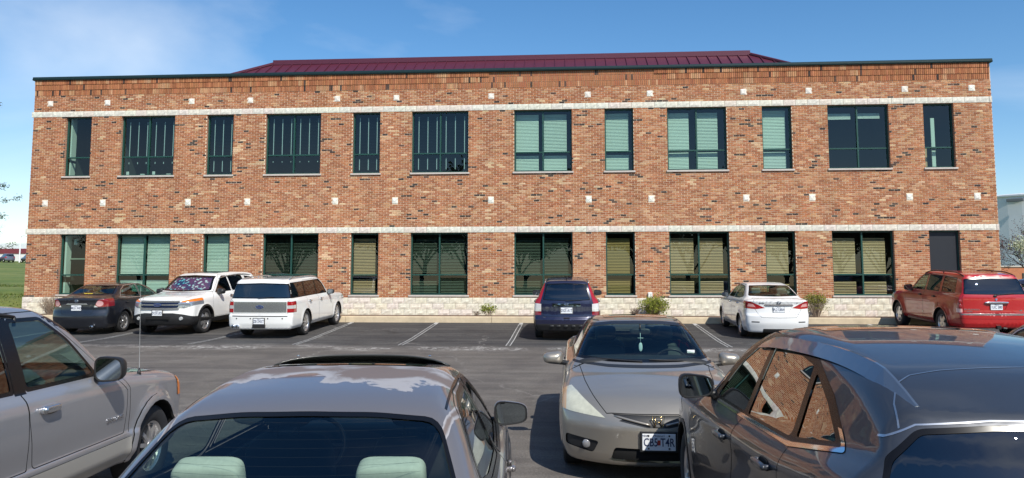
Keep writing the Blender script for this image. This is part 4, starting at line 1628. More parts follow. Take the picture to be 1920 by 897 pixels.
    def interior(C, seat_mat, dash_mat, rows, floor=.34, head_mat=None, dash_s=1.6, wheel_y=.37, zseat=.52, width=None, dash_z=.93, rear_bench=True, hd=True, backs=.62):
        B = C.B; root = C.root
        hw = (width or C.sp['W'] / 2 - .14)
        # floor pan and side linings
        mb = MB()
        s0, s1 = dash_s - .35, rows[-1] + .75
        mb.box(C.P(((s0 + s1) / 2, 0, floor)), (s1 - s0, 2 * hw, .04))
        mb.obj('cabin_floor', M_cabin, root)
        for sd in (1, -1):
            mb = MB()
            zt = float(B.belt(np.array([(s0 + s1) / 2]))[0]) - .03
            mb.box(C.P(((s0 + s1) / 2, sd * (hw - .01), (floor + zt) / 2)), (s1 - s0 - .2, .03, zt - floor))
            mb.obj('door_lining', M_cabin, root)
        mb = MB(); superell(mb, C.P((dash_s, 0, dash_z - .12)), (.5, 2 * hw - .02, .34), .35, .35, 24, 12); mb.obj('dashboard', dash_mat, root, smooth=True)
        # steering wheel (left-hand drive)
        sw = MB(); n = 24; c = Vector(C.P((dash_s + .36, wheel_y, dash_z - .07)))
        ax = Vector((math.cos(.42), 0, -math.sin(.42))); u = Vector((0, 1, 0)); v = ax.cross(u)
        sw.tube([c + (u * math.cos(2 * math.pi * k / n) + v * math.sin(2 * math.pi * k / n)) * .185 for k in range(n + 1)], .015, 8)
        sw.tube([c - u * .18, c, c + u * .18], .018, 6); sw.tube([c, c - Vector((0, 0, .17))], .018, 6)
        superell(sw, c, (.06, .14, .13), .6, .6, 12, 8)
        sw.obj('steering_wheel', M_black, root, smooth=True)
        for ri, rs in enumerate(rows):
            ys = (.36, -.36)
            for y in ys:
                st = MB()
                wd = .50 if ri == 0 else .60
                superell(st, C.P((rs - .22, y, zseat - .06)), (.52, wd, .2), .35, .35, 18, 10)
                rot = Matrix.Rotation(-.30, 3, 'Y')
                superell(st, C.P((rs + .14, y, zseat + backs / 2 - .04)), (.15, wd, backs), .4, .3, 18, 12, rot)
                so = st.obj('seat', seat_mat, root, smooth=True)
                if hd:
                    hr = MB()
                    superell(hr, C.P((rs + .265, y, zseat + backs + .10)), (.10, .27, .19), .5, .4, 18, 12, rot)
                    hr.tube([C.P((rs + .24, y - .06, zseat + backs - .06)), C.P((rs + .265, y - .06, zseat + backs + .08))], .007, 6)
                    hr.tube([C.P((rs + .24, y + .06, zseat + backs - .06)), C.P((rs + .265, y + .06, zseat + backs + .08))], .007, 6)
                    hr.obj('headrest', head_mat or seat_mat, so, smooth=True)

WHEELS = {}
def make_wheel(R, tw, rim, style, sd):
    """meshes: tyre, rim (spokes and lip), hub with brake disc; axle along y, outer face towards sd"""
    t = MB(); h = tw / 2
    prof = [(rim + .004, -h * .80), (rim + .02, -h * .92), ((R + rim) / 2, -h * 1.0), (R - .03, -h * .95), (R - .008, -h * .80), (R, -h * .62), (R + .001, -h * .2),
            (R + .001, h * .2), (R, h * .62), (R - .008, h * .80), (R - .03, h * .95), ((R + rim) / 2, h * 1.0), (rim + .02, h * .92), (rim + .004, h * .80)]
    n = 40
    t.lathe(prof, n, 'y')
    # tread grooves as small blocks along the shoulder
    tm = t.mesh('tyre', M_rubber, smooth=True, recalc=True)
    r = MB()
    o = sd * h * .80
    lip = [(rim + .006, -sd * h * .8), (rim - .012, -sd * h * .7), (rim - .022, o - sd * .05), (rim - .012, o - sd * .012), (rim + .002, o - sd * .002), (rim + .008, o + sd * .004), (rim + .006, o - sd * .012)]
    r.lathe(lip, n, 'y')
    ns, wsp, dish = {'five': (5, .075, .03), 'ten': (10, .034, .022), 'six': (6, .07, .03), 'seven': (7, .05, .03), 'hub': (9, .06, .02), 'five_wide': (5, .10, .03), 'nine': (9, .04, .025)}[style]
    for k in range(ns):
        a = 2 * math.pi * k / ns
        for split in ((0,) if style not in ('five',) else (-.5, .5)):
            w0, w1 = wsp * .95, wsp * (.75 if style not in ('five_wide', 'hub') else 1.35)
            if split: w0, w1 = wsp * .5, wsp * .5
            ca, sa = math.cos(a), math.sin(a)
            def pt(rr, tt, yy): return (rr * ca - tt * sa, yy, rr * sa + tt * ca)
            r0, r1 = .05, rim - .008
            so0 = split * wsp * .35; so1 = split * wsp * 1.7
            y0, y1 = o - sd * .004, o - sd * dish * .6
            d = sd * .028
            vs = [pt(r0, so0 - w0 / 2, y0), pt(r0, so0 + w0 / 2, y0), pt((r0 + r1) / 2, (so0 + so1) / 2 + (w0 + w1) / 4, y0 + sd * .004), pt((r0 + r1) / 2, (so0 + so1) / 2 - (w0 + w1) / 4, y0 + sd * .004), pt(r1, so1 - w1 / 2, y1), pt(r1, so1 + w1 / 2, y1)]
            vs2 = [(v[0] * .995, v[1] - d, v[2] * .995) for v in vs]
            b0 = 0
            fs = [(0, 1, 2, 3), (3, 2, 5, 4), (0, 3, 9, 6), (3, 4, 10, 9), (1, 7, 8, 2), (2, 8, 11, 5)]
            r.add(vs + vs2, fs)
    r.lathe([(.0, o + sd * .004), (.035, o + sd * .004), (.055, o - sd * .002), (.064, o - sd * .02), (.064, o - sd * .06)], 20, 'y')
    rm = r.mesh('rim', M_rim, recalc=True)
    hb = MB()
    hb.lathe([(.0, o - sd * .075), (rim - .05, o - sd * .075), (rim - .05, o - sd * .09)], 24, 'y')
    hb.lathe([(.0, o - sd * .11), (rim - .014, o - sd * .11)], 24, 'y', mi=1)
    hm = hb.mesh('wheel', [M_disc, M_well], smooth=False)
    return tm, rm, hm

# car materials
def paint_mat(name, col, metal=0.0, rough=.35, coat=1.0, flake=0.0, dust=.06):
    m, n, l, b = new_mat(name)
    b.inputs['Metallic'].default_value = metal
    b.inputs['Coat Weight'].default_value = coat
    b.inputs['Coat Roughness'].default_value = .025
    b.inputs['Coat IOR'].default_value = 1.5
    t = n.new('ShaderNodeTexCoord')
    x = n.new('ShaderNodeTexNoise'); x.inputs['Scale'].default_value = 2.2; x.inputs['Detail'].default_value = 7; x.inputs['Roughness'].default_value = .7
    l.new(t.outputs['Object'], x.inputs['Vector'])
    r = n.new('ShaderNodeMapRange'); r.inputs['From Min'].default_value = .35; r.inputs['From Max'].default_value = .75; r.inputs['To Min'].default_value = 0; r.inputs['To Max'].default_value = dust * 2
    l.new(x.outputs['Fac'], r.inputs['Value'])
    mxx = n.new('ShaderNodeMix'); mxx.data_type = 'RGBA'
    mxx.inputs['A'].default_value = (*col, 1); mxx.inputs['B'].default_value = (.30, .27, .23, 1)
    l.new(r.outputs['Result'], mxx.inputs['Factor']); l.new(mxx.outputs['Result'], b.inputs['Base Color'])
    r2 = n.new('ShaderNodeMapRange'); r2.inputs['From Min'].default_value = .3; r2.inputs['From Max'].default_value = .8
    r2.inputs['To Min'].default_value = rough; r2.inputs['To Max'].default_value = rough + .12
    l.new(x.outputs['Fac'], r2.inputs['Value']); l.new(r2.outputs['Result'], b.inputs['Roughness'])
    if flake:
        v = n.new('ShaderNodeTexNoise'); v.inputs['Scale'].default_value = 900; v.inputs['Detail'].default_value = 1
        l.new(t.outputs['Object'], v.inputs['Vector'])
        bp = n.new('ShaderNodeBump'); bp.inputs['Strength'].default_value = flake; bp.inputs['Distance'].default_value = .001
        l.new(v.outputs['Fac'], bp.inputs['Height']); l.new(bp.outputs['Normal'], b.inputs['Normal'])
    return m
M_seal = mat('black window seal', (.006, .006, .007), .22, spec=.3)
M_black = mat('black trim plastic', (.018, .018, .019), .45, noise=.15)
M_gap = mat('panel joint shadow line', (.006, .006, .006), .9)
M_well = mat('wheel well liner', (.008, .008, .008), .95)
M_cabin = mat('dark cabin lining', (.03, .03, .031), .9)
M_rubber = mat('tyre rubber', (.022, .022, .023), .75, noise=.25, nscale=12)
M_rim = mat('alloy rim', (.62, .62, .63), .28, metal=.85, noise=.06)
M_disc = mat('brake disc', (.16, .15, .15), .5, metal=.6)
M_chrome = mat('chrome', (.82, .83, .85), .07, metal=1.0)
M_satin = mat('satin silver trim', (.60, .61, .63), .25, metal=.9)
M_mirror = mat('mirror glass', (.26, .30, .33), .02, metal=1.0)
M_plate = mat('license plate white', (.78, .80, .82), .4, noise=.04, nscale=30)
M_plateink = mat('plate ink blue', (.03, .045, .11), .5)
M_ovalblue = mat('blue oval enamel', (.01, .03, .13), .2, coat=1)
M_redlens = mat('red lamp lens', (.34, .006, .010), .12, coat=1.0)
M_redlens2 = mat('dark red lamp lens', (.22, .008, .012), .12, coat=1.0)
M_amber = mat('amber lamp lens', (.75, .19, .01), .15, coat=1.0)
M_clear = mat('clear lamp lens', (.62, .63, .62), .1, coat=1.0, metal=.3)
M_hazy = mat('hazed headlight lens', (.50, .50, .40), .22, coat=.8, noise=.12, nscale=14)
G_light = glass_mat('car glass lightly tinted', (.62, .76, .70), 1.52, 1.15)
G_mid = glass_mat('car glass tinted green', (.42, .60, .56), 1.52, 1.25)
G_dark = glass_mat('car privacy glass', (.05, .055, .06), 1.52, 1.35)
# ------------------------------------------------------------------ the cars
def cabin(c, s0, s1, z0=.85):
    """inner lining of roof and pillars"""
    B = c.B
    F = B.arr(B.F); V, _ = B.verts()
    q = V[F]
    sel = F[((q[..., 0] > s0) & (q[..., 0] < s1) & (q[..., 2] > z0)).all(1)]
    c.patch('headlining', sel, M_cabin, -.028)

def corner_light(c, pts, m, end, smin=None, off=.002, name=None, parent=None, r=.02):
    L = c.L
    lim = dict(s=(smin if smin is not None else L - .55, L + 1)) if end == 'rear' else dict(s=(-1, smin if smin is not None else .7))
    f = c.B.region(rounded(pts, r), 'f', **lim)
    return c.patch(name or ('tail_light' if end == 'rear' else 'headlight'), f, m, off, 'each')

def exhaust(c, y, z, r=.035, s=None):
    mb = MB()
    x = -c.L / 2 + .06
    mb.lathe([(r * .8, -.12), (r, -.12), (r, .06), (r * .86, .06), (r * .8, -.1)], 16, 'x', (x - .0, y, z))
    mb.obj('exhaust_tip', M_chrome, c.root, smooth=True, recalc=True)

def wiper(c, y0, z0, y1, z1, end='rear', name='wiper'):
    B = c.B
    g = B.surf_rear if end == 'rear' else B.surf_front
    sg = 1 if end == 'rear' else -1
    mb = MB(); pts = []
    for k in range(8):
        t = k / 7
        y, z = y0 + (y1 - y0) * t, z0 + (z1 - z0) * t
        pts.append(c.P((g(y, z) + sg * .022, y, z)))
    mb.tube(pts, [.011] + [.008] * 6 + [.005], 6)
    mb.obj(name, M_black, c.root)

def roof_rails(c, y, s0, s1, h=.035, m=None, lift=.04, w=.03):
    for sd in (1, -1):
        mb = MB(); pts = []
        n = 12
        if sd == 1: c.B.prime('t', [(s0 + (s1 - s0) * k / n, y) for k in range(n + 1)])
        for k in range(n + 1):
            s = s0 + (s1 - s0) * k / n
            e = min(1, 4 * min(k, n - k) / n + .15)
            pts.append(Vector(c.P((s, sd * y, c.B.surf_top(s, y) + lift * e))))
        mb.tube(pts, [w * .5 * (.7 if k in (0, n) else 1) for k in range(n + 1)], 8)
        for k in (0, n // 2, n):
            p = pts[k]; mb.tube([p, p - Vector((0, 0, lift + .02))], w * .45, 6)
        mb.obj('roof_rail', m or M_black, c.root, smooth=True)

# ---------- dark grey four-door sedan against the kerb
def altima(name, loc, head, paint, label, detail=(74, 52, 22), full=True):
    sp = dict(L=4.82, W=1.80, H=1.47, wb=2.775, fo=.98, R=.33, Ra=.365, zsill=.23, spine=.6,
        top=[(-.1, .62), (0, .68), (.15, .78), (.6, .92), (1.15, 1.0), (1.3, 1.04), (2.05, 1.38), (2.5, 1.455), (3.0, 1.47), (3.5, 1.43), (4.25, 1.14), (4.36, 1.115), (4.7, 1.10), (4.82, 1.07), (4.95, .95)],
        belt=[(0, .84), (1.2, .96), (2.4, 1.0), (3.6, 1.05), (4.1, 1.10), (4.9, 1.12)],
        plan=[(-.1, .78), (0, .80), (.5, .87), (1.2, .89), (2.6, .90), (3.8, .90), (4.5, .87), (4.82, .82)],
        gh=[(0, .70), (1.2, .75), (1.9, .785), (2.8, .80), (3.6, .785), (4.3, .74), (4.9, .68)],
        sec=[(-.3, .11), (0, .06), (.12, .02), (.45, 0), (.8, .010), (1, .045), (1.2, .07)],
        nose=[(0, .08), (.25, .03), (.45, 0), (.65, .03), (.8, .14), (.95, .35)],
        tail=[(0, .16), (.3, .04), (.52, 0), (.62, .015), (.75, .05), (.95, .065), (1.1, .02), (1.2, .0)], tail_round=(.24, 2.6),
        tumble=.40, gh_curve=.3, soft=.045)
    c = Car(name, sp, loc, head, paint, label, detail=detail)
    B = c.B
    tr = M_satin
    c.side_glass('side_window', [(1.75, 1.0), (2.68, 1.02), (2.66, 1.41), (2.42, 1.40), (2.1, 1.25)], G_mid, trimmat=tr)
    c.side_glass('side_window', [(2.76, 1.02), (3.45, 1.045), (3.80, 1.10), (3.62, 1.27), (3.35, 1.385), (2.74, 1.41)], G_mid, trimmat=tr)
    c.end_glass('windshield', [(0, 1.05), (.72, 1.06), (.56, 1.38), (0, 1.41)], G_mid, 'front')
    c.end_glass('rear_window', [(0, 1.145), (.68, 1.155), (.53, 1.40), (0, 1.415)], G_mid, 'rear', extra=dict(z=(1.12, 2)))
    # rear lamps: red outer bowl with pale inner rings
    f = c.B.region(rounded([(.52, .86), (.60, 1.03), (.80, 1.06), (.99, 1.02), (.99, .84), (.62, .82)], .04), 'f', s=(4.28, 6))
    ins, out = c._sub(f, [(.64 + .095 * math.cos(a) , .925 + .085 * math.sin(a)) for a in np.linspace(0, 2 * math.pi, 16, endpoint=False)], 'f')
    tl = c.patch('tail_light', out, M_redlens2, .003, 'each')
    for t, sd in zip(tl, (1, -1)): pass
    c.patch('lamp_ring', ins, mat('pale pink lamp ring', (.55, .30, .30), .15, coat=1), .012, 'each')
    f = c.B.region([(.50, .82), (.54, .90), (.62, .88), (.60, .82)], 'f', s=(4.28, 6), nf='rear'); c.patch('reverse_lamp', f, M_clear, .004, 'each')
    corner_light(c, [(.48, .66), (.56, .74), (.86, .80), (.86, .68), (.6, .62)], M_clear, 'front', .75)
    # grille
    f = c.B.region([(-.42, .72), (.42, .72), (.36, .58), (-.36, .58)], 'f', s=(-1, .6)); c.patch('grille', f, M_black, .002)
    c.arches()
    c.door([(1.32, .30), (2.70, .30), (2.74, .8), (2.72, 1.425), (2.3, 1.425), (1.6, 1.05), (1.28, .9)], (2.52, .88, .2))
    c.door([(2.72, .30), (3.5, .32), (3.82, .78), (3.88, 1.0), (3.66, 1.30), (3.3, 1.425), (2.72, 1.43)], (3.62, .91, .2))
    c.line([(0, 1.075), (.6, 1.07), (.62, 1.0), (.52, .84), (.46, .64), (.4, .60), (0, .595)], 'f', nf='rear', sides='both', w=.007)
    c.line([(.3, .98), (.75, .8), (1.0, .62)], 's', nf='left')
    c.line([(0, 1.0), (.70, .98)], 'f', nf='front', sides='both', w=.01)
    # chrome strip above the plate, plate in its recess
    f = c.B.region(rounded([(-.33, .895), (.33, .895), (.30, .935), (-.30, .935)], .012), 'f', nf='rear'); c.patch('trunk_trim', f, M_satin, .012)
    c.emblem('ring_bar', 0, 1.005, 'rear', .10)
    c.plate(0, .80, 'MG5 X4D', 'rear', 'Missouri')
    if full:
        c.lettering('ALTIMA', .035, .40, .885, 'rear'); c.lettering('2.5 S', .032, -.42, .885, 'rear')
        st = text_mesh('TENNESSEE', .06, .001, .001, .9); st.materials.append(mat('yellow window sticker', (.75, .55, .05), .6))
        o = link('window_sticker', st, c.root, loc=(-c.L / 2 + (c.L - B.surf_rear(.05, 1.185)) - .004, .05, 1.185)); o.rotation_euler = (math.radians(28), 0, -math.pi / 2)
    exhaust(c, -.52, .26)
    c.wheels('six', .215, .215)
    c.mirror(1.72, 1.03, (.11, .20, .13))
    c.interior(M_cabin if full else M_cabin, M_black, [2.45, 3.35], zseat=.52)
    cabin(c, 1.5, 4.3, 1.0)
    c.finish()
    return c

P_alt = paint_mat('dark slate metallic paint', (.020, .023, .032), .5, .28, dust=.012)
altima('sedan_car', (-11.68, 24.95), 0.0, P_alt, 'dark slate grey sedan with six-spoke wheels backed by the bare twiggy shrub')

# ---------- white SUV, nose to the camera, patterned sunshade
def white_suv():
    sp = dict(L=5.0, W=2.0, H=1.79, wb=2.86, fo=.95, R=.38, Ra=.43, zsill=.33, spine=.8, e0=.85, e1=.9,
        top=[(-.1, .93), (0, 1.0), (.1, 1.07), (.4, 1.13), (1.1, 1.19), (1.28, 1.22), (2.05, 1.68), (2.35, 1.745), (3.0, 1.765), (4.2, 1.735), (4.75, 1.68), (5.1, 1.6)],
        belt=[(0, 1.02), (1.2, 1.11), (2.5, 1.14), (4.0, 1.19), (5.0, 1.22)],
        plan=[(-.1, .88), (0, .90), (.4, .96), (1.2, .985), (2.6, .99), (4.0, .985), (5.0, .93)],
        gh=[(0, .78), (1.2, .83), (1.9, .865), (3.0, .88), (4.2, .86), (5.0, .80)],
        sec=[(-.3, .12), (0, .06), (.12, .01), (.5, .0), (.8, .012), (1, .05), (1.2, .08)],
        nose=[(0, .20), (.3, .06), (.5, .0), (.75, .02), (.95, .04), (1.08, .16), (1.2, .4)],
        tail=[(0, .15), (.4, .02), (.6, 0), (1.0, .04), (1.3, .14), (1.7, .36)], nose_round=(.34, 2.5), tail_round=(.14, 3.4),
        tumble=.30, gh_curve=.2, flare=.025, crown=.05, kr=.10)
    c = Car('suv_car', sp, (-9.02, 25.02), math.pi - .06, paint_mat('white paint', (.80, .80, .78), 0, .3, dust=.02), 'white SUV with three-bar chrome grille and patterned windshield sunshade', detail=(80, 56, 26))
    B = c.B
    c.side_glass('side_window', [(1.72, 1.165), (2.72, 1.17), (2.70, 1.66), (2.42, 1.66), (2.1, 1.47)], G_dark)
    c.side_glass('side_window', [(2.80, 1.17), (3.82, 1.21), (3.70, 1.64), (2.78, 1.66)], G_dark)
    c.side_glass('side_window', [(3.95, 1.24), (4.55, 1.30), (4.42, 1.55), (3.88, 1.61)], G_dark)
    c.end_glass('windshield', [(0, 1.215), (.80, 1.235), (.64, 1.66), (0, 1.69)], G_light, 'front', seal=.035)
    c.end_glass('rear_window', [(0, 1.20), (.70, 1.22), (.60, 1.58), (0, 1.62)], G_dark, 'rear', extra=dict(z=(1.15, 2)))
    # headlights: clear lens below, amber sweep above
    f = c.B.region(rounded([(.56, .80), (.50, .885), (.66, 1.0), (1.02, 1.09), (1.02, .90), (.74, .79)], .015), 'f', s=(-1, .85))
    up, lo = c._sub(f, [(.62, .975), (.70, .965), (1.1, 1.0), (1.1, 1.3), (.62, 1.3)], 'f')
    c.patch('headlight', lo, mat('headlight lens', (.33, .36, .40), .08, coat=1, metal=.5), .002, 'each')
    c.patch('turn_signal', up, M_amber, .003, 'each')
    # grille: three bright bars, dark blue gaps, mesh strips
    f = c.B.region(rounded([(-.60, .76), (-.63, .90), (-.60, 1.02), (.60, 1.02), (.63, .90), (.60, .76)], .02), 'f', s=(-1, .6))
    c.patch('grille', f, mat('grille mesh', (.10, .11, .13), .4, metal=.5), -.012)
    gm = M_satin
    for z0, h in ((.995, .05), (.90, .034), (.785, .05)):
        for (za, zb, mm) in ((z0 - h / 2, z0 + h / 2, gm),):
            mb = MB(); n = 17; vs = []
            for k in range(n):
                y = -.60 + 1.2 * k / (n - 1)
                s = B.surf_front(y, z0)
                for dz, ds in ((-h / 2, -.004), (-h / 2, -.03), (h / 2, -.03), (h / 2, -.004)):
                    vs.append(c.P((s + ds, y, z0 + dz)))
            fs = [(4 * i + k, 4 * i + 4 + k, 4 * i + 5 + k, 4 * i + k + 1) for i in range(n - 1) for k in range(3)] + [(0, 1, 2, 3), (4 * n - 4, 4 * n - 3, 4 * n - 2, 4 * n - 1)]
            mb.add(vs, fs); mb.obj('grille_bar', gm, c.root, recalc=True)
    for z0 in (.85, .945):
        mb = MB(); n = 13; vs = []
        for k in range(n):
            y = -.58 + 1.16 * k / (n - 1)
            s = B.surf_front(y, z0) - .012
            vs += [c.P((s, y, z0 - .024)), c.P((s, y, z0 + .024))]
        mb.add(vs, [(2 * i, 2 * i + 2, 2 * i + 3, 2 * i + 1) for i in range(n - 1)]); mb.obj('grille_inset', mat('blue grille inset', (.02, .04, .11), .25, metal=.6), c.root)
    c.emblem('oval', 0, .90, 'front', .24, s=B.surf_front(0, .9) - .04)
    # black lower bumper and cladding
    f = c.B.region([(-1.1, -.1), (1.1, -.1), (1.1, .56), (.70, .62), (.55, .66), (-.55, .66), (-.70, .62), (-1.1, .56)], 'f', s=(-1, .62)); c.patch('lower_bumper', f, M_black, 0)
    f = c.B.region([(.62, -.1), (1.4, -.1), (1.4, .44), (.62, .50)], 's', y=(.3, 2)); c.patch('bumper_side', f, M_black, 0, 'each')
    mb = MB(); mb.cbox(c.P((B.surf_front(0, .52) - .01, 0, .52)), (.03, .72, .09), .012); mb.obj('lower_intake', M_gap, c.root)
    for sd in (1, -1):
        mb = MB(); y = sd * .66; mb.lathe([(0, .02), (.045, .02), (.055, 0), (.055, -.05)], 16, 'x', c.P((B.surf_front(y, .5) - .005, y, .5))); mb.obj('fog_lamp', M_clear, c.root)
    c.arches(lipmat=M_black, lipw=.055, lipoff=.008)
    f = c.B.region([(1.38, 0), (3.5, 0), (3.5, .44), (1.38, .44)], 's', y=(.3, 2)); c.patch('rocker_cladding', f, M_black, .006, 'each')
    c.door([(1.42, .46), (2.72, .46), (2.78, .9), (2.76, 1.70), (2.3, 1.70), (1.62, 1.2), (1.38, 1.0)], (2.55, 1.04, .22), hmat=M_chrome)
    c.door([(2.78, .46), (3.3, .46), (3.72, .85), (3.92, 1.2), (3.80, 1.68), (2.78, 1.70)], (3.66, 1.07, .22), hmat=M_chrome)
    c.line([(0, 1.20), (.83, 1.20)], 'f', nf='front', sides='both', w=.012)
    c.line([(.58, 1.03), (.66, 1.08), (.78, 1.16)], 'f', nf='front', sides='each', w=.007)
    corner_light(c, [(.72, .80), (.74, 1.15), (1.02, 1.17), (1.02, .84)], M_redlens, 'rear', 4.45)
    c.plate(.0, .665, 'DC8 L0D', 'front', 'Missouri', frame='black', lift=.02)
    # roof glass and rails
    f = c.B.region(rounded([(2.45, -.5), (2.45, .5), (3.3, .52), (3.3, -.52)], .05), 't', nf='up', z=(1.3, 3)); c.patch('sunroof', f, M_seal, .003)
    roof_rails(c, .70, 2.2, 4.4, m=M_satin)
    mb = MB(); mb.tube([c.P((2.2, -.1, 1.74)), c.P((2.34, -.1, 1.92))], [.006, .003], 6); mb.obj('antenna', M_black, c.root)
    c.wheels('five_wide', .245, .245)
    c.mirror(1.78, 1.20, (.15, .25, .18), M_black, .17)
    c.interior(M_cabin, M_black, [2.5, 3.4], zseat=.72, floor=.5, dash_s=1.55, dash_z=1.12, backs=.6)
    cabin(c, 1.5, 4.9, 1.15)
    c.finish()
    # sunshade behind the windshield, a loose thing of its own
    m, n, l, b = new_mat('sunshade print')
    t = n.new('ShaderNodeTexCoord')
    v = n.new('ShaderNodeTexVoronoi'); v.inputs['Scale'].default_value = 10; v.inputs['Randomness'].default_value = 1
    l.new(t.outputs['Object'], v.inputs['Vector'])
    r = n.new('ShaderNodeValToRGB')
    el = r.color_ramp.elements
    el[0].position = 0.28; el[0].color = (.85, .75, .85, 1); el[1].position = .42; el[1].color = (.22, .05, .15, 1)
    l.new(v.outputs['Distance'], r.inputs['Fac'])
    w = n.new('ShaderNodeTexNoise'); w.inputs['Scale'].default_value = 3
    l.new(t.outputs['Object'], w.inputs['Vector'])
    r2 = n.new('ShaderNodeValToRGB'); r2.color_ramp.elements[0].position = .45; r2.color_ramp.elements[0].color = (1, 1, 1, 1); r2.color_ramp.elements[1].position = .62; r2.color_ramp.elements[1].color = (.25, .9, 1, 1)
    l.new(w.outputs['Fac'], r2.inputs['Fac'])
    mm = n.new('ShaderNodeMix'); mm.data_type = 'RGBA'; mm.blend_type = 'MULTIPLY'; mm.inputs['Factor'].default_value = 1
    l.new(r.outputs['Color'], mm.inputs['A']); l.new(r2.outputs['Color'], mm.inputs['B']); l.new(mm.outputs['Result'], b.inputs['Base Color'])
    b.inputs['Roughness'].default_value = .6
    mb = MB(); nx, nz = 14, 8
    vs = []
    for i in range(nx + 1):
        for k in range(nz + 1):
            q = k / nz; hwid = .70 - .12 * q
            y = -hwid + 2 * hwid * i / nx
            z = 1.25 + .36 * q
            s = B.surf_front(y, z) + .07 + .008 * math.sin(i * 1.6)
            vs.append(c.P((s, y, z)))
    nn = nz + 1
    fr = [(i * nn + k, (i + 1) * nn + k, (i + 1) * nn + k + 1, i * nn + k + 1) for i in range(nx) for k in range(nz)]
    k0 = len(vs)
    vs2 = [(x - .008, y, z) for x, y, z in vs]
    mb.add(vs + vs2, fr + [tuple(k0 + q for q in f[::-1]) for f in fr])
    o = mb.obj('windshield_sunshade', m, smooth=True)
    o.location = c.root.location; o.rotation_euler = c.root.rotation_euler
    tag(o, 'floral purple and white folding sunshade inside the white SUV windshield', 'sunshade')
    return c
white_suv()

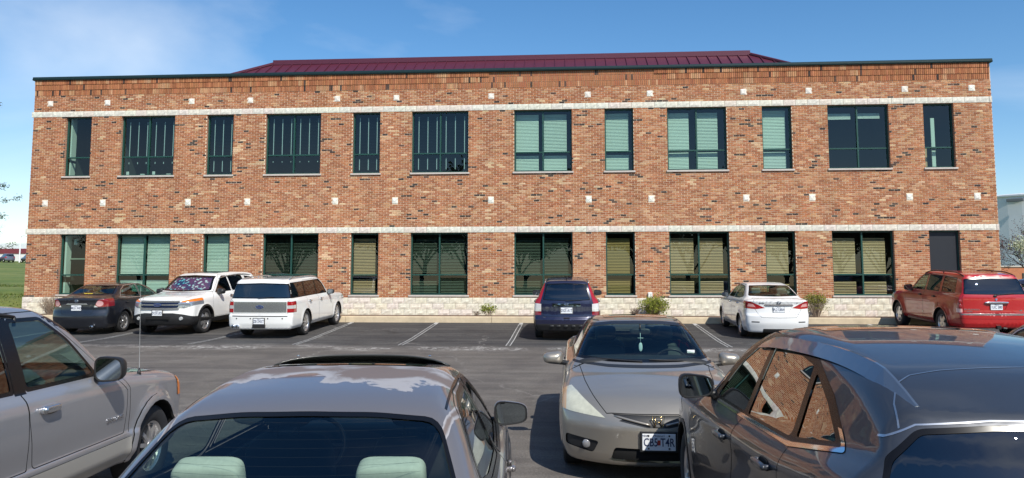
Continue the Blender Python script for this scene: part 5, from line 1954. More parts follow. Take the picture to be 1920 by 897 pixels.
# ---------- white boxy wagon
def white_wagon():
    sp = dict(L=5.12, W=1.93, H=1.73, wb=2.995, fo=.93, R=.37, Ra=.41, zsill=.30, spine=.75, e0=.85, e1=.9,
        top=[(-.1, .95), (0, 1.0), (.1, 1.05), (.5, 1.08), (1.2, 1.13), (1.42, 1.17), (2.1, 1.60), (2.4, 1.665), (3.0, 1.685), (4.5, 1.68), (5.2, 1.645)],
        belt=[(0, 1.02), (1.2, 1.08), (5.2, 1.09)],
        plan=[(-.1, .88), (0, .90), (.4, .945), (1.2, .96), (4.4, .96), (5.12, .925)],
        gh=[(0, .80), (1.2, .85), (1.9, .88), (4.2, .885), (5.2, .865)],
        sec=[(-.3, .10), (0, .05), (.1, .01), (.5, .0), (.85, .006), (1, .03), (1.2, .05)],
        nose=[(0, .15), (.3, .04), (.5, .0), (.85, .0), (1.0, .05), (1.1, .2)],
        tail=[(0, .12), (.35, .02), (.45, .0), (.62, .0), (.70, .035), (1.05, .045), (1.12, .06), (1.6, .17), (1.75, .22)], nose_round=(.16, 3.4), tail_round=(.10, 4.0),
        tumble=.20, gh_curve=.1, flare=.018, r_top=.09, r_tail=.05, crown=.035, kr=.06)
    c = Car('wagon_car', sp, (-5.86, 24.46), -.01, paint_mat('white paint wagon', (.80, .80, .775), 0, .3, dust=.02), 'white boxy wagon with brushed metal tailgate panel and black wraparound glass', detail=(80, 56, 26))
    B = c.B
    # glass band: black wrapped greenhouse
    band = [(1.86, 1.12), (4.93, 1.13), (4.83, 1.56), (2.35, 1.575), (2.12, 1.42)]
    f = B.region(rounded(band, .03), 's', nf='left', y=(.3, 2))
    for pts in ([(1.92, 1.145), (2.78, 1.15), (2.78, 1.55), (2.40, 1.55), (2.16, 1.41)], [(2.86, 1.15), (3.78, 1.155), (3.77, 1.55), (2.86, 1.555)], [(3.86, 1.155), (4.86, 1.16), (4.78, 1.54), (3.85, 1.55)]):
        i2, f = c._sub(f, rounded(pts, .02), 's')
        c.patch('side_window', i2, G_dark, -.005, 'each')
    c.patch('pillar_trim', f, M_seal, .001, 'each')
    c.end_glass('windshield', [(0, 1.165), (.80, 1.175), (.70, 1.575), (0, 1.60)], G_light, 'front')
    c.end_glass('rear_window', [(0, 1.125), (.93, 1.13), (.86, 1.535), (0, 1.56)], G_dark, 'rear', extra=dict(z=(1.05, 2)), seal=.03)
    # brushed panel and square lamps
    f = B.region(rounded([(-.76, .745), (.76, .745), (.76, 1.035), (-.76, 1.035)], .01), 'f', nf='rear'); c.patch('tailgate_panel', f, mat('brushed tailgate panel', (.46, .48, .50), .22, metal=.9), .008)
    for k, z in enumerate((.82, .89, .96)):
        c_ = MB(); n = 15; vs = []
    for (za, zb, mm, nm) in ((.745, .845, M_redlens, 'tail_light'), (.845, .935, M_clear, 'reverse_lamp'), (.935, 1.035, M_redlens, 'tail_light')):
        f = B.region([(.775, za), (1.2, za), (1.2, zb), (.775, zb)], 'f', s=(4.80, 6)); c.patch(nm, f, mm, .006, 'each')
    f = B.region([(.775, .735), (1.2, .735), (1.2, 1.045), (.775, 1.045)], 'f', s=(4.75, 6)); c.patch('lamp_surround', f, M_redlens2, .002, 'each')
    c.emblem('oval', 0, .895, 'rear', .23, s=B.surf_rear(0, .895) + .012)
    c.lettering('FLEX', .04, -.62, .97, 'rear'); c.lettering('SEL', .04, .64, .90, 'rear')
    # dark groove over the bumper, plate, sensors, exhausts
    f = B.region([(-.80, .625), (.80, .625), (.80, .655), (-.80, .655)], 'f', nf='rear'); c.patch('bumper_groove', f, M_black, -.004)
    c.plate(0, .50, 'ZB 3XKT', 'rear', 'Missouri', frame='black', lift=.01)
    mb = MB(); mb.cbox((-c.L / 2 - .01, 0, .37), (.09, .36, .10), .015); mb.obj('tow_hitch', M_black, c.root)
    for y in (-.66, -.25, .25, .66):
        mb = MB(); mb.lathe([(0, -.012), (.018, -.008), (.018, .02)], 10, 'x', (-c.L / 2 + (c.L - B.surf_rear(y, .575)), y, .575)); mb.obj('parking_sensor', M_black, c.root)
    exhaust(c, .62, .35, .05); exhaust(c, .74, .35, .05)
    c.arches()
    for z in (.99,):
        pass
    c.door([(1.50, .36), (2.80, .36), (2.83, .8), (2.82, 1.60), (2.3, 1.60), (1.9, 1.25), (1.46, 1.0)], (2.62, .98, .2), hmat=M_chrome)
    c.door([(2.83, .36), (3.5, .36), (3.82, .8), (3.84, 1.2), (3.82, 1.60), (2.83, 1.60)], (3.62, .98, .2), hmat=M_chrome)
    for z in (.50, .56, .62):
        c.line([(1.55, z), (3.45, z)], 's', w=.006, m=mat('door groove', (.42, .42, .41), .5), off=-.001)
    c.line([(.86, 1.10), (.80, 1.06), (.80, .70), (0, .70)], 'f', nf='rear', sides='both', w=.008)
    corner_light(c, [(.50, .78), (.50, .95), (.98, .97), (.98, .80)], M_clear, 'front', .5)
    f = B.region([(-.48, .75), (.48, .75), (.48, .96), (-.48, .96)], 'f', s=(-1, .5)); c.patch('grille', f, M_satin, .004)
    roof_rails(c, .70, 2.25, 4.75, m=M_satin, lift=.045)
    f = B.region(rounded([(2.5, -.42), (2.5, .42), (3.2, .42), (3.2, -.42)], .04), 't', nf='up', z=(1.3, 3)); c.patch('sunroof', f, M_seal, .003)
    mb = MB(); mb.tube([c.P((4.5, 0, 1.66)), c.P((4.6, 0, 1.79))], [.012, .004], 6); mb.obj('antenna', M_black, c.root)
    wiper(c, .05, 1.14, -.40, 1.17)
    c.wheels('ten', .235, .25)
    c.mirror(1.86, 1.15, (.13, .22, .16), M_black, .15)
    c.interior(M_cabin, M_black, [2.5, 3.4, 4.2], zseat=.65, floor=.45, dash_s=1.7, dash_z=1.08, backs=.6)
    cabin(c, 1.6, 5.0, 1.1)
    c.finish()
white_wagon()

# ---------- dark blue compact SUV
def blue_suv():
    sp = dict(L=4.56, W=1.82, H=1.68, wb=2.62, fo=.90, R=.345, Ra=.385, zsill=.30, spine=.72, e0=.8, e1=.85,
        top=[(-.1, .80), (0, .88), (.1, .95), (.5, 1.03), (1.0, 1.1), (1.15, 1.14), (1.95, 1.58), (2.3, 1.655), (2.9, 1.68), (3.9, 1.645), (4.3, 1.60), (4.7, 1.52)],
        belt=[(0, .95), (1.2, 1.06), (2.5, 1.09), (4.6, 1.13)],
        plan=[(-.1, .78), (0, .80), (.4, .87), (1.2, .90), (3.2, .91), (4.0, .90), (4.56, .86)],
        gh=[(0, .72), (1.2, .77), (1.9, .80), (3.0, .815), (4.0, .80), (4.6, .76)],
        sec=[(-.3, .12), (0, .06), (.12, .015), (.5, .0), (.85, .012), (1, .045), (1.2, .07)],
        nose=[(0, .2), (.3, .05), (.5, .0), (.75, .04), (.95, .15), (1.1, .35)],
        tail=[(0, .16), (.35, .03), (.45, .0), (.58, .0), (.66, .05), (1.05, .10), (1.35, .21), (1.65, .40)], nose_round=(.3, 2.6), tail_round=(.16, 2.8),
        tumble=.36, gh_curve=.2, flare=.02, r_top=.08, kr=.12, crown=.05)
    c = Car('suv_car', sp, (2.70, 24.05), 0.0, paint_mat('dark blue paint', (.008, .010, .042), .35, .3, dust=.015), 'dark blue compact SUV with tall red lamps up its rear pillars', detail=(76, 60, 26))
    B = c.B
    c.side_glass('side_window', [(1.62, 1.11), (2.52, 1.115), (2.50, 1.58), (2.28, 1.575), (1.98, 1.38)], G_dark)
    c.side_glass('side_window', [(2.60, 1.115), (3.42, 1.14), (3.36, 1.57), (2.58, 1.58)], G_dark)
    c.side_glass('side_window', [(3.52, 1.16), (4.05, 1.28), (3.85, 1.50), (3.46, 1.545)], G_dark)
    c.end_glass('windshield', [(0, 1.135), (.74, 1.145), (.60, 1.57), (0, 1.60)], G_light, 'front')
    # lamps climb the pillars: lower block, pale middle, tall red upper
    lo = [(.69, .70), (.69, .80), (.92, .80), (.92, .70)]
    for pts, mm, nm in ((lo, M_redlens2, 'tail_light'), ([(.69, .80), (.69, .86), (.92, .86), (.92, .80)], M_clear, 'reverse_lamp'),
                        ([(.69, .86), (.69, 1.00), (.92, 1.02), (.92, .86)], mat('pale lamp segment', (.62, .60, .60), .12, coat=1), 'turn_signal'),
                        ([(.690, 1.00), (.615, 1.40), (.575, 1.545), (.66, 1.57), (.80, 1.40), (.92, 1.02)], M_redlens, 'tail_light')):
        f = B.region(pts, 'f', s=(4.0 if nm == 'tail_light' and mm is M_redlens else 4.12, 6), nf='rear'); c.patch(nm, f, mm, .008, 'each')
    c.end_glass('rear_window', [(0, 1.085), (.645, 1.10), (.56, 1.535), (0, 1.56)], G_dark, 'rear', extra=dict(z=(1.0, 2)), seal=.025)
    # chrome garnish with emblem, plate recess
    f = B.region(rounded([(-.39, .945), (.39, .945), (.375, 1.01), (-.375, 1.01)], .012), 'f', nf='rear'); c.patch('tailgate_garnish', f, M_chrome, .018)
    f = B.region(rounded([(-.36, .945), (.36, .945), (.26, .74), (-.26, .74)], .03), 'f', nf='rear'); c.patch('plate_recess', f, c.paint, -.016)
    c.emblem('h_frame', 0, .985, 'rear', .11, s=B.surf_rear(0, .985) + .02)
    c.plate(0, .83, 'DG5 A1T', 'rear', 'Missouri', frame='chrome', lift=-.004)
    c.lettering('CR-V', .05, .52, .90, 'rear'); c.lettering('EX-L', .035, .60, .64, 'rear')
    # bumper: dark lower part with ribs and reflectors
    f = B.region([(-1, -.2), (1, -.2), (1, .43), (.62, .47), (-.62, .47), (-1, .43)], 'f', s=(4.0, 6)); c.patch('lower_bumper', f, M_black, .0)
    for y in (-.18, 0.02, .22, -.38, .4):
        mb = MB(); superell(mb, c.P((B.surf_rear(y, .41) + .004, y, .41)), (.03, .12, .06), .7, .7, 12, 8); mb.obj('bumper_rib', M_black, c.root, smooth=True)
    f = B.region(rounded([(.50, .38), (.74, .38), (.74, .44), (.50, .44)], .02), 'f', s=(4.0, 6), nf='rear'); c.patch('reflector', f, M_redlens2, .004, 'each')
    mb = MB(); mb.cbox(c.P((B.surf_rear(0, .62), 0, .625)), (.02, .17, .035), .008); mb.obj('tailgate_handle', M_gap, c.root)
    c.line([(0, .655), (.60, .66), (.64, .70), (.655, .80), (.63, 1.08)], 'f', nf='rear', sides='both', w=.008)
    c.arches(lipmat=M_black, lipw=.045, lipoff=.006)
    c.door([(1.38, .38), (2.52, .38), (2.58, .8), (2.56, 1.61), (2.2, 1.61), (1.6, 1.15), (1.34, 1.0)], (2.36, .98, .2))
    c.door([(2.58, .38), (3.1, .38), (3.4, .75), (3.5, 1.1), (3.42, 1.60), (2.58, 1.61)], (3.28, 1.0, .2))
    corner_light(c, [(.46, .78), (.52, .92), (.88, 1.0), (.88, .84)], M_clear, 'front', .6)
    f = B.region([(-.40, .66), (.40, .66), (.42, .88), (-.42, .88)], 'f', s=(-1, .5)); c.patch('grille', f, M_black, .0)
    roof_rails(c, .60, 2.0, 3.9, m=M_satin, lift=.04)
    mb = MB(); mb.tube([c.P((3.9, 0, 1.63)), c.P((4.0, 0, 1.73))], [.016, .005], 6); mb.obj('antenna', M_black, c.root)
    wiper(c, .02, 1.09, -.42, 1.115)
    exhaust(c, -.55, .25)
    c.wheels('seven', .225, .22)
    c.mirror(1.68, 1.15, (.13, .24, .17), M_black, .16)
    c.interior(M_cabin, M_black, [2.3, 3.2], zseat=.66, floor=.45, dash_s=1.45, dash_z=1.06, backs=.58)
    cabin(c, 1.4, 4.3, 1.1)
    c.finish()
blue_suv()

# ---------- white compact sedan
def white_sedan():
    sp = dict(L=4.625, W=1.76, H=1.495, wb=2.70, fo=.92, R=.32, Ra=.352, zsill=.23, spine=.6,
        top=[(-.1, .66), (0, .72), (.12, .80), (.5, .93), (1.05, 1.03), (1.2, 1.07), (1.95, 1.40), (2.35, 1.475), (2.9, 1.495), (3.35, 1.455), (4.15, 1.145), (4.25, 1.12), (4.5, 1.11), (4.62, 1.085), (4.75, .95)],
        belt=[(0, .86), (1.2, .98), (2.4, 1.02), (3.5, 1.065), (4.0, 1.10), (4.7, 1.13)],
        plan=[(-.1, .76), (0, .78), (.5, .85), (1.2, .87), (2.6, .88), (3.6, .88), (4.3, .855), (4.625, .81)],
        gh=[(0, .70), (1.2, .74), (1.9, .77), (2.8, .785), (3.5, .765), (4.1, .72), (4.7, .67)],
        sec=[(-.3, .11), (0, .06), (.12, .02), (.45, 0), (.75, .012), (.85, .006), (1, .04), (1.2, .07)],
        nose=[(0, .08), (.25, .03), (.45, 0), (.65, .03), (.8, .14), (.95, .35)],
        tail=[(0, .16), (.3, .04), (.48, 0), (.64, .005), (.72, .05), (.95, .07), (1.08, .02), (1.2, 0)], tail_round=(.22, 2.6),
        tumble=.40, gh_curve=.3, soft=.045)
    c = Car('sedan_car', sp, (8.47, 24.64), .0, paint_mat('white paint sedan', (.80, .80, .79), 0, .3, dust=.015), 'white sedan with wraparound red tail lamps between the two rounded shrubs', detail=(76, 56, 26))
    B = c.B
    c.side_glass('side_window', [(1.68, 1.03), (2.50, 1.04), (2.48, 1.43), (2.28, 1.425), (1.98, 1.28)], G_mid)
    c.side_glass('side_window', [(2.57, 1.04), (3.3, 1.065), (3.62, 1.12), (3.42, 1.30), (3.18, 1.405), (2.55, 1.43)], G_mid)
    c.end_glass('windshield', [(0, 1.075), (.72, 1.085), (.57, 1.41), (0, 1.43)], G_light, 'front')
    c.end_glass('rear_window', [(0, 1.15), (.68, 1.16), (.54, 1.425), (0, 1.44)], G_light, 'rear', extra=dict(z=(1.12, 2)), seal=.022)
    f = B.region(rounded([(.36, .865), (.55, .955), (.72, 1.035), (.98, 1.05), (.98, .86), (.60, .83)], .01), 'f', s=(4.16, 6))
    ins, out = c._sub(f, [(.60, .885), (.66, .965), (.78, .985), (.80, .90)], 'f')
    tl = c.patch('tail_light', out, M_redlens, .004, 'each'); c.patch('lamp_insert', ins, mat('pink lamp insert', (.62, .30, .28), .12, coat=1), .006, 'each')
    # chrome brow above the plate
    f = B.region(rounded([(-.40, .925), (.40, .925), (.37, .965), (-.37, .965)], .01), 'f', nf='rear'); c.patch('trunk_trim', f, M_chrome, .012)
    f = B.region(rounded([(-.38, .925), (.38, .925), (.26, .73), (-.26, .73)], .03), 'f', nf='rear'); c.patch('plate_recess', f, c.paint, -.012)
    c.emblem('ring_bar', 0, 1.01, 'rear', .10, m=mat('dark chrome', (.25, .26, .28), .15, metal=1))
    c.plate(0, .82, 'PL2 U8W', 'rear', 'Missouri', lift=-.003)
    c.lettering('SENTRA', .04, .45, .995, 'rear', m=M_black); c.lettering('SV', .035, -.50, .995, 'rear', m=M_black); c.lettering('PURE DRIVE', .026, -.47, .70, 'rear', m=M_black)
    c.line([(0, .60), (.46, .61), (.54, .70), (.62, .83)], 'f', nf='rear', sides='both', w=.008)
    c.line([(.0, 1.105), (.62, 1.11), (.66, 1.03)], 'f', nf='rear', sides='both', w=.006)
    f = B.region(rounded([(.52, .47), (.72, .47), (.72, .50), (.52, .50)], .008), 'f', s=(4.0, 6), nf='rear'); c.patch('bumper_slot', f, M_black, .002, 'each')
    f = B.region([(-.46, -.1), (.46, -.1), (.42, .30), (-.42, .30)], 'f', s=(4.0, 6)); c.patch('lower_valance', f, M_black, .003)
    c.arches()
    c.door([(1.30, .30), (2.52, .30), (2.55, .8), (2.53, 1.45), (2.2, 1.45), (1.55, 1.08), (1.26, .92)], (2.34, .91, .2), hmat=M_chrome)
    c.door([(2.54, .30), (3.25, .32), (3.55, .76), (3.66, 1.02), (3.46, 1.33), (3.15, 1.44), (2.54, 1.455)], (3.38, .94, .2), hmat=M_chrome)
    corner_light(c, [(.46, .70), (.54, .80), (.86, .87), (.86, .72), (.6, .66)], M_clear, 'front', .75)
    f = B.region([(-.36, .76), (.36, .76), (.30, .62), (-.30, .62)], 'f', s=(-1, .5)); c.patch('grille', f, M_satin, .002)
    c.wheels('nine', .205, .205)
    c.mirror(1.64, 1.06, (.11, .21, .14), M_black, .14)
    c.interior(mat('beige seats', (.30, .26, .2), .9), M_black, [2.3, 3.15], zseat=.55)
    cabin(c, 1.45, 4.2, 1.03)
    c.finish()
white_sedan()

# ---------- red full-size SUV
def red_suv():
    sp = dict(L=5.10, W=1.93, H=1.87, wb=3.03, fo=.92, R=.39, Ra=.44, zsill=.38, spine=.85, e0=.9, e1=.9,
        top=[(-.1, .95), (0, 1.02), (.1, 1.09), (.5, 1.15), (1.15, 1.20), (1.32, 1.24), (2.0, 1.70), (2.3, 1.785), (3.0, 1.82), (4.2, 1.81), (4.7, 1.775), (5.3, 1.70)],
        belt=[(0, 1.03), (.9, 1.10), (1.2, 1.16), (2.5, 1.19), (5.2, 1.22)],
        plan=[(-.1, .84), (0, .86), (.4, .92), (1.2, .94), (2.4, .935), (3.6, .945), (4.6, .94), (5.1, .90)],
        gh=[(0, .78), (1.2, .82), (1.9, .85), (3.0, .865), (4.4, .855), (5.2, .82)],
        sec=[(-.3, .10), (0, .05), (.12, .01), (.5, .0), (.85, .01), (1, .045), (1.2, .07)],
        nose=[(0, .2), (.4, .03), (.6, .0), (.95, .02), (1.1, .1), (1.2, .3)],
        tail=[(0, .14), (.42, .02), (.48, .0), (.70, .0), (.745, .07), (1.15, .09), (1.3, .13), (1.72, .34)], nose_round=(.22, 2.8), tail_round=(.10, 3.6),
        tumble=.24, gh_curve=.15, flare=.055, flare_w=.11, r_top=.09, kr=.08, crown=.05)
    P = paint_mat('red paint', (.42, .006, .008), .0, .3, dust=.01)
    c = Car('suv_car', sp, (14.16, 24.80), -.01, P, 'red full size SUV with chrome tailgate bar and five-spoke wheels', detail=(80, 56, 26))
    B = c.B
    c.side_glass('side_window', [(1.72, 1.24), (2.66, 1.245), (2.66, 1.70), (2.30, 1.70), (2.06, 1.50)], G_mid)
    c.side_glass('side_window', [(2.76, 1.245), (3.62, 1.25), (3.58, 1.70), (2.74, 1.705)], G_dark)
    c.side_glass('side_window', [(3.74, 1.25), (4.56, 1.26), (4.46, 1.67), (3.70, 1.70)], G_dark)
    c.end_glass('windshield', [(0, 1.235), (.80, 1.25), (.66, 1.70), (0, 1.73)], G_light, 'front')
    c.end_glass('rear_window', [(0, 1.235), (.80, 1.245), (.70, 1.655), (0, 1.685)], G_dark, 'rear', extra=dict(z=(1.15, 2)), seal=.02)
    f = B.region(rounded([(.845, .76), (.845, 1.10), (1.1, 1.12), (1.1, .76)], .03), 'f', s=(4.80, 6)); 
    ins, out = c._sub(f, [(.8, .76), (1.1, .76), (1.1, .86), (.8, .86)], 'f')
    c.patch('tail_light', out, M_redlens, .008, 'each'); c.patch('reverse_lamp', ins, mat('pale red lamp', (.70, .40, .38), .12, coat=1), .008, 'each')
    for sd in (1, -1):
        for z in (.93, 1.05):
            mb = MB(); superell(mb, c.P((B.surf_rear(.87, z) + .002, sd * .89, z)), (.03, .10, .11), .9, .9, 14, 8); mb.obj('lamp_dome', M_redlens2, c.root, smooth=True)
    # chrome handle bar and plate
    mb = MB(); superell(mb, c.P((B.surf_rear(0, 1.03) + .022, 0, 1.03)), (.05, .62, .055), .5, .3, 24, 10); mb.obj('tailgate_handle', M_chrome, c.root, smooth=True)
    f = B.region(rounded([(-.30, 1.01), (.30, 1.01), (.22, .83), (-.22, .83)], .03), 'f', nf='rear'); c.patch('plate_recess', f, c.paint, -.014)
    c.emblem('ram', 0, 1.115, 'rear', .07)
    c.plate(0, .91, '1UC 580', 'rear', 'Missouri', lift=-.004)
    c.lettering('DURANGO', .05, .62, .845, 'rear', sx=1.5); c.lettering('LIMITED', .035, .68, .79, 'rear', sx=1.1); c.lettering('HEMI', .04, -.62, .82, 'rear')
    f = B.region([(-.9, .695), (.9, .695), (.9, .735), (-.9, .735)], 'f', nf='rear', s=(4.8, 6)); c.patch('bumper_step_pad', f, mat('grey step pad', (.10, .09, .09), .6), .003)
    c.line([(0, .755), (.82, .755), (.84, 1.15), (.80, 1.22)], 'f', nf='rear', sides='both', w=.009)
    c.line([(.0, .60), (1.1, .60)], 'f', nf='rear', sides='both', w=.008, s=(4.6, 6))
    wiper(c, -.02, 1.24, -.50, 1.275, name='wiper')
    mb = MB(); superell(mb, c.P((B.surf_rear(0, 1.2) + .01, 0.02, 1.205)), (.04, .09, .06), .7, .7, 12, 8); mb.obj('wiper_base', M_black, c.root, smooth=True)
    mb = MB(); mb.box((-c.L / 2 + .02, .0, .38), (.12, .10, .09)); mb.tube([(-c.L / 2, -.12, .36), (-c.L / 2 - .02, -.2, .35)], .03, 8); mb.obj('tow_hitch', M_black, c.root)
    c.arches(lipw=.035, lipoff=.012, lipmat=P)
    c.door([(1.48, .46), (2.66, .46), (2.71, .9), (2.70, 1.74), (2.25, 1.74), (1.68, 1.26), (1.44, 1.05)], (2.50, 1.10, .2), hmat=M_black)
    c.door([(2.71, .46), (3.3, .46), (3.60, .9), (3.68, 1.25), (3.64, 1.74), (2.71, 1.74)], (3.45, 1.10, .2), hmat=M_black)
    f = B.region([(1.47, .60), (3.38, .60), (3.38, .64), (1.47, .64)], 's', y=(.3, 2), nf='left'); c.patch('side_moulding', f, M_satin, .006, 'each')
    for sd in (1, -1):
        mb = MB(); y = sd * (.90); mb.tube([c.P((1.45, y * .93, .36)), c.P((1.6, y, .36)), c.P((3.2, y, .36)), c.P((3.35, y * .93, .36))], .045, 10); mb.obj('running_board', mat('running board', (.10, .03, .03), .4), c.root, smooth=True)
    corner_light(c, [(.50, .86), (.52, 1.04), (.95, 1.06), (.95, .88)], M_clear, 'front', .5)
    f = B.region([(-.44, .80), (.44, .80), (.46, 1.06), (-.46, 1.06)], 'f', s=(-1, .5)); c.patch('grille', f, M_satin, .004)
    roof_rails(c, .66, 2.3, 4.7, m=mat('dark red rail', (.06, .012, .012), .4), lift=.06, w=.035)
    c.wheels('five_wide', .255, .235)
    c.mirror(1.80, 1.27, (.15, .24, .19), M_black, .17)
    c.interior(M_cabin, M_black, [2.5, 3.4, 4.2], zseat=.75, floor=.55, dash_s=1.6, dash_z=1.16, backs=.6)
    cabin(c, 1.5, 5.0, 1.2)
    c.finish()
red_suv()
# ---------- near silver SUV (left edge)
def silver_suv():
    sp = dict(L=4.81, W=1.83, H=1.81, wb=2.89, fo=.88, R=.375, Ra=.425, zsill=.36, spine=.82, e0=.85, e1=.9,
        top=[(-.1, .88), (0, .95), (.08, 1.0), (.4, 1.06), (1.1, 1.13), (1.28, 1.17), (2.02, 1.66), (2.3, 1.74), (3.0, 1.77), (4.2, 1.75), (4.6, 1.70), (5.0, 1.62)],
        belt=[(0, .97), (.9, 1.06), (1.3, 1.085), (2.5, 1.10), (5.0, 1.12)],
        plan=[(-.1, .80), (0, .82), (.35, .875), (1.2, .90), (2.6, .905), (4.0, .90), (4.81, .86)],
        gh=[(0, .74), (1.2, .79), (1.9, .82), (3.0, .83), (4.4, .815), (5.0, .78)],
        sec=[(-.3, .10), (0, .05), (.12, .0), (.30, -.004), (.34, .010), (.6, .0), (.85, .008), (1, .035), (1.2, .05)],
        nose=[(0, .2), (.35, .03), (.5, .0), (.85, .02), (1.0, .10), (1.1, .3)],
        tail=[(0, .14), (.4, .02), (.55, .0), (.75, .03), (1.1, .06), (1.7, .28)], nose_round=(.25, 2.6), tail_round=(.1, 3.4),
        tumble=.27, gh_curve=.18, flare=.03, flare_w=.08, r_top=.09, kr=.08, crown=.05, bw=.012)
    P = paint_mat('silver metallic paint', (.38, .375, .39), .55, .34, flake=.03, dust=.05)
    c = Car('suv_car', sp, (-1.90, 5.82), .055, P, 'silver SUV with black door mirror, whip antenna and chrome door handle', detail=(150, 96, 40))
    B = c.B
    c.side_glass('side_window', [(1.74, 1.135), (2.74, 1.138), (2.72, 1.66), (2.30, 1.655), (2.04, 1.47)], G_light, seal=.03, r=.04)
    c.side_glass('side_window', [(2.86, 1.138), (3.72, 1.145), (3.66, 1.65), (2.84, 1.66)], G_dark, seal=.03)
    c.side_glass('side_window', [(3.84, 1.17), (4.50, 1.18), (4.40, 1.62), (3.78, 1.65)], G_dark)
    f = B.region([(2.735, 1.128), (2.865, 1.128), (2.85, 1.665), (2.715, 1.665)], 's', nf='left', y=(.3, 2)); c.patch('pillar_trim', f, M_seal, .001, 'each')
    c.end_glass('windshield', [(0, 1.165), (.76, 1.175), (.63, 1.65), (0, 1.68)], G_light, 'front')
    c.end_glass('rear_window', [(0, 1.16), (.76, 1.17), (.66, 1.60), (0, 1.63)], G_dark, 'rear', extra=dict(z=(1.1, 2)))
    # headlight with amber marker at the corner
    f = B.region(rounded([(.44, .78), (.44, .945), (1.0, .955), (1.0, .77)], .02), 'f', s=(-1, .36))
    amb, rest = c._sub(f, None, None, planes=[((-1, 0, 0), -.20)])
    c.patch('headlight', rest, M_clear, .003, 'each'); c.patch('turn_signal', amb, M_amber, .006, 'each')
    f = B.region([(-.40, .76), (.40, .76), (.42, .99), (-.42, .99)], 'f', s=(-1, .5)); c.patch('grille', f, M_satin, .002)
    c.emblem('oval', 0, .88, 'front', .22)
    c.arches(lipw=.06, lipoff=.014, lipmat=P, inner=.34)
    # lower cladding on doors: paler ribbed moulding
    f = B.region([(1.36, .30), (3.36, .30), (3.36, .585), (1.36, .585)], 's', nf='left', y=(.3, 2)); 
    i2, o2 = c._sub(f, [(1.36, .36), (3.36, .36), (3.36, .56), (1.36, .56)], 's')
    c.patch('door_cladding', i2, mat('champagne cladding', (.42, .40, .36), .4, metal=.3), .012, 'each'); c.patch('cladding_edge', o2, P, .004, 'each')
    ds = c.door([(1.44, .60), (2.74, .60), (2.80, .95), (2.80, 1.70), (2.24, 1.70), (1.60, 1.14), (1.40, .98)], None, r=.03)
    c.door([(2.80, .60), (3.3, .60), (3.62, .95), (3.76, 1.2), (3.72, 1.70), (2.80, 1.70)], (3.5, 1.01, .2), r=.03)
    # front handles: chrome pull in an oval cup
    hs, hz = 2.56, 1.0
    y = B.surf_y(hs, hz)
    for d, sd in zip(ds, (1, -1)):
        cup = MB(); superell(cup, c.P((hs, sd * (y - .001), hz - .008)), (.25, .014, .085), .7, .8, 24, 8); cup.obj('handle_recess', P, d, smooth=True)
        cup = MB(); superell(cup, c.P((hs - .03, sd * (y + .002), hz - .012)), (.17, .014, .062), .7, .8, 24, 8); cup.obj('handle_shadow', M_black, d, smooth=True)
        mb = MB(); superell(mb, c.P((hs + .015, sd * (y + .034), hz)), (.20, .028, .052), .55, .5, 20, 10)
        superell(mb, c.P((hs + .09, sd * (y + .018), hz)), (.07, .045, .055), .6, .6, 14, 8); superell(mb, c.P((hs - .08, sd * (y + .014), hz)), (.035, .045, .045), .6, .6, 14, 8)
        mb.lathe([(0, sd * .047), (.014, sd * .046), (.016, sd * .036)], 14, 'y', c.P((hs + .09, sd * y, hz)))
        mb.obj('handle', M_satin, d, smooth=True)
    c.lettering('EXPLORER', .052, 0, .755, 'R', s=1.62, sx=1.15); c.lettering('EXPLORER', .052, 0, .755, 'L', s=1.62, sx=1.15)
    c.line([(1.37, .60), (1.36, .98), (1.44, 1.08)], 's', w=.008)
    c.line([(.3, 1.02), (.7, 1.045), (1.15, 1.09)], 's', w=.007)
    # whip antenna on the right fender
    sa, ya = 1.02, -.80
    za = B.surf_top(sa, .80)
    mb = MB(); mb.tube([c.P((sa, ya, za - .01)), c.P((sa, ya, za + .02)), c.P((sa - .005, ya, za + .055))], [.02, .016, .006], 10)
    ao = mb.obj('antenna_base', M_black, c.root, smooth=True)
    mb = MB(); mb.tube([c.P((sa - .005, ya, za + .05)), c.P((sa + .03, ya, za + .80))], [.0028, .0016], 6); mb.obj('antenna_mast', mat('steel mast', (.55, .55, .55), .3, metal=.6), c.root)
    roof_rails(c, .62, 2.6, 4.4, m=M_black, lift=.05)
    c.wheels('five', .245, .22)
    c.mirror(1.80, 1.20, (.16, .235, .205), M_black, .165, lean=.4)
    grey = mat('grey cloth seats', (.11, .105, .10), .9)
    c.interior(grey, mat('dark dash plastic', (.035, .035, .037), .55), [2.52, 3.45], zseat=.76, floor=.55, dash_s=1.62, dash_z=1.10, backs=.56)
    # bright grab handle on the far pillar
    mb = MB(); mb.tube([c.P((2.02, .66, 1.40)), c.P((2.14, .67, 1.47)), c.P((2.28, .66, 1.55))], .017, 8); mb.obj('grab_handle', mat('pale grab handle', (.5, .48, .44), .6), c.root, smooth=True)
    cabin(c, 1.5, 4.7, 1.12)
    c.finish()
silver_suv()

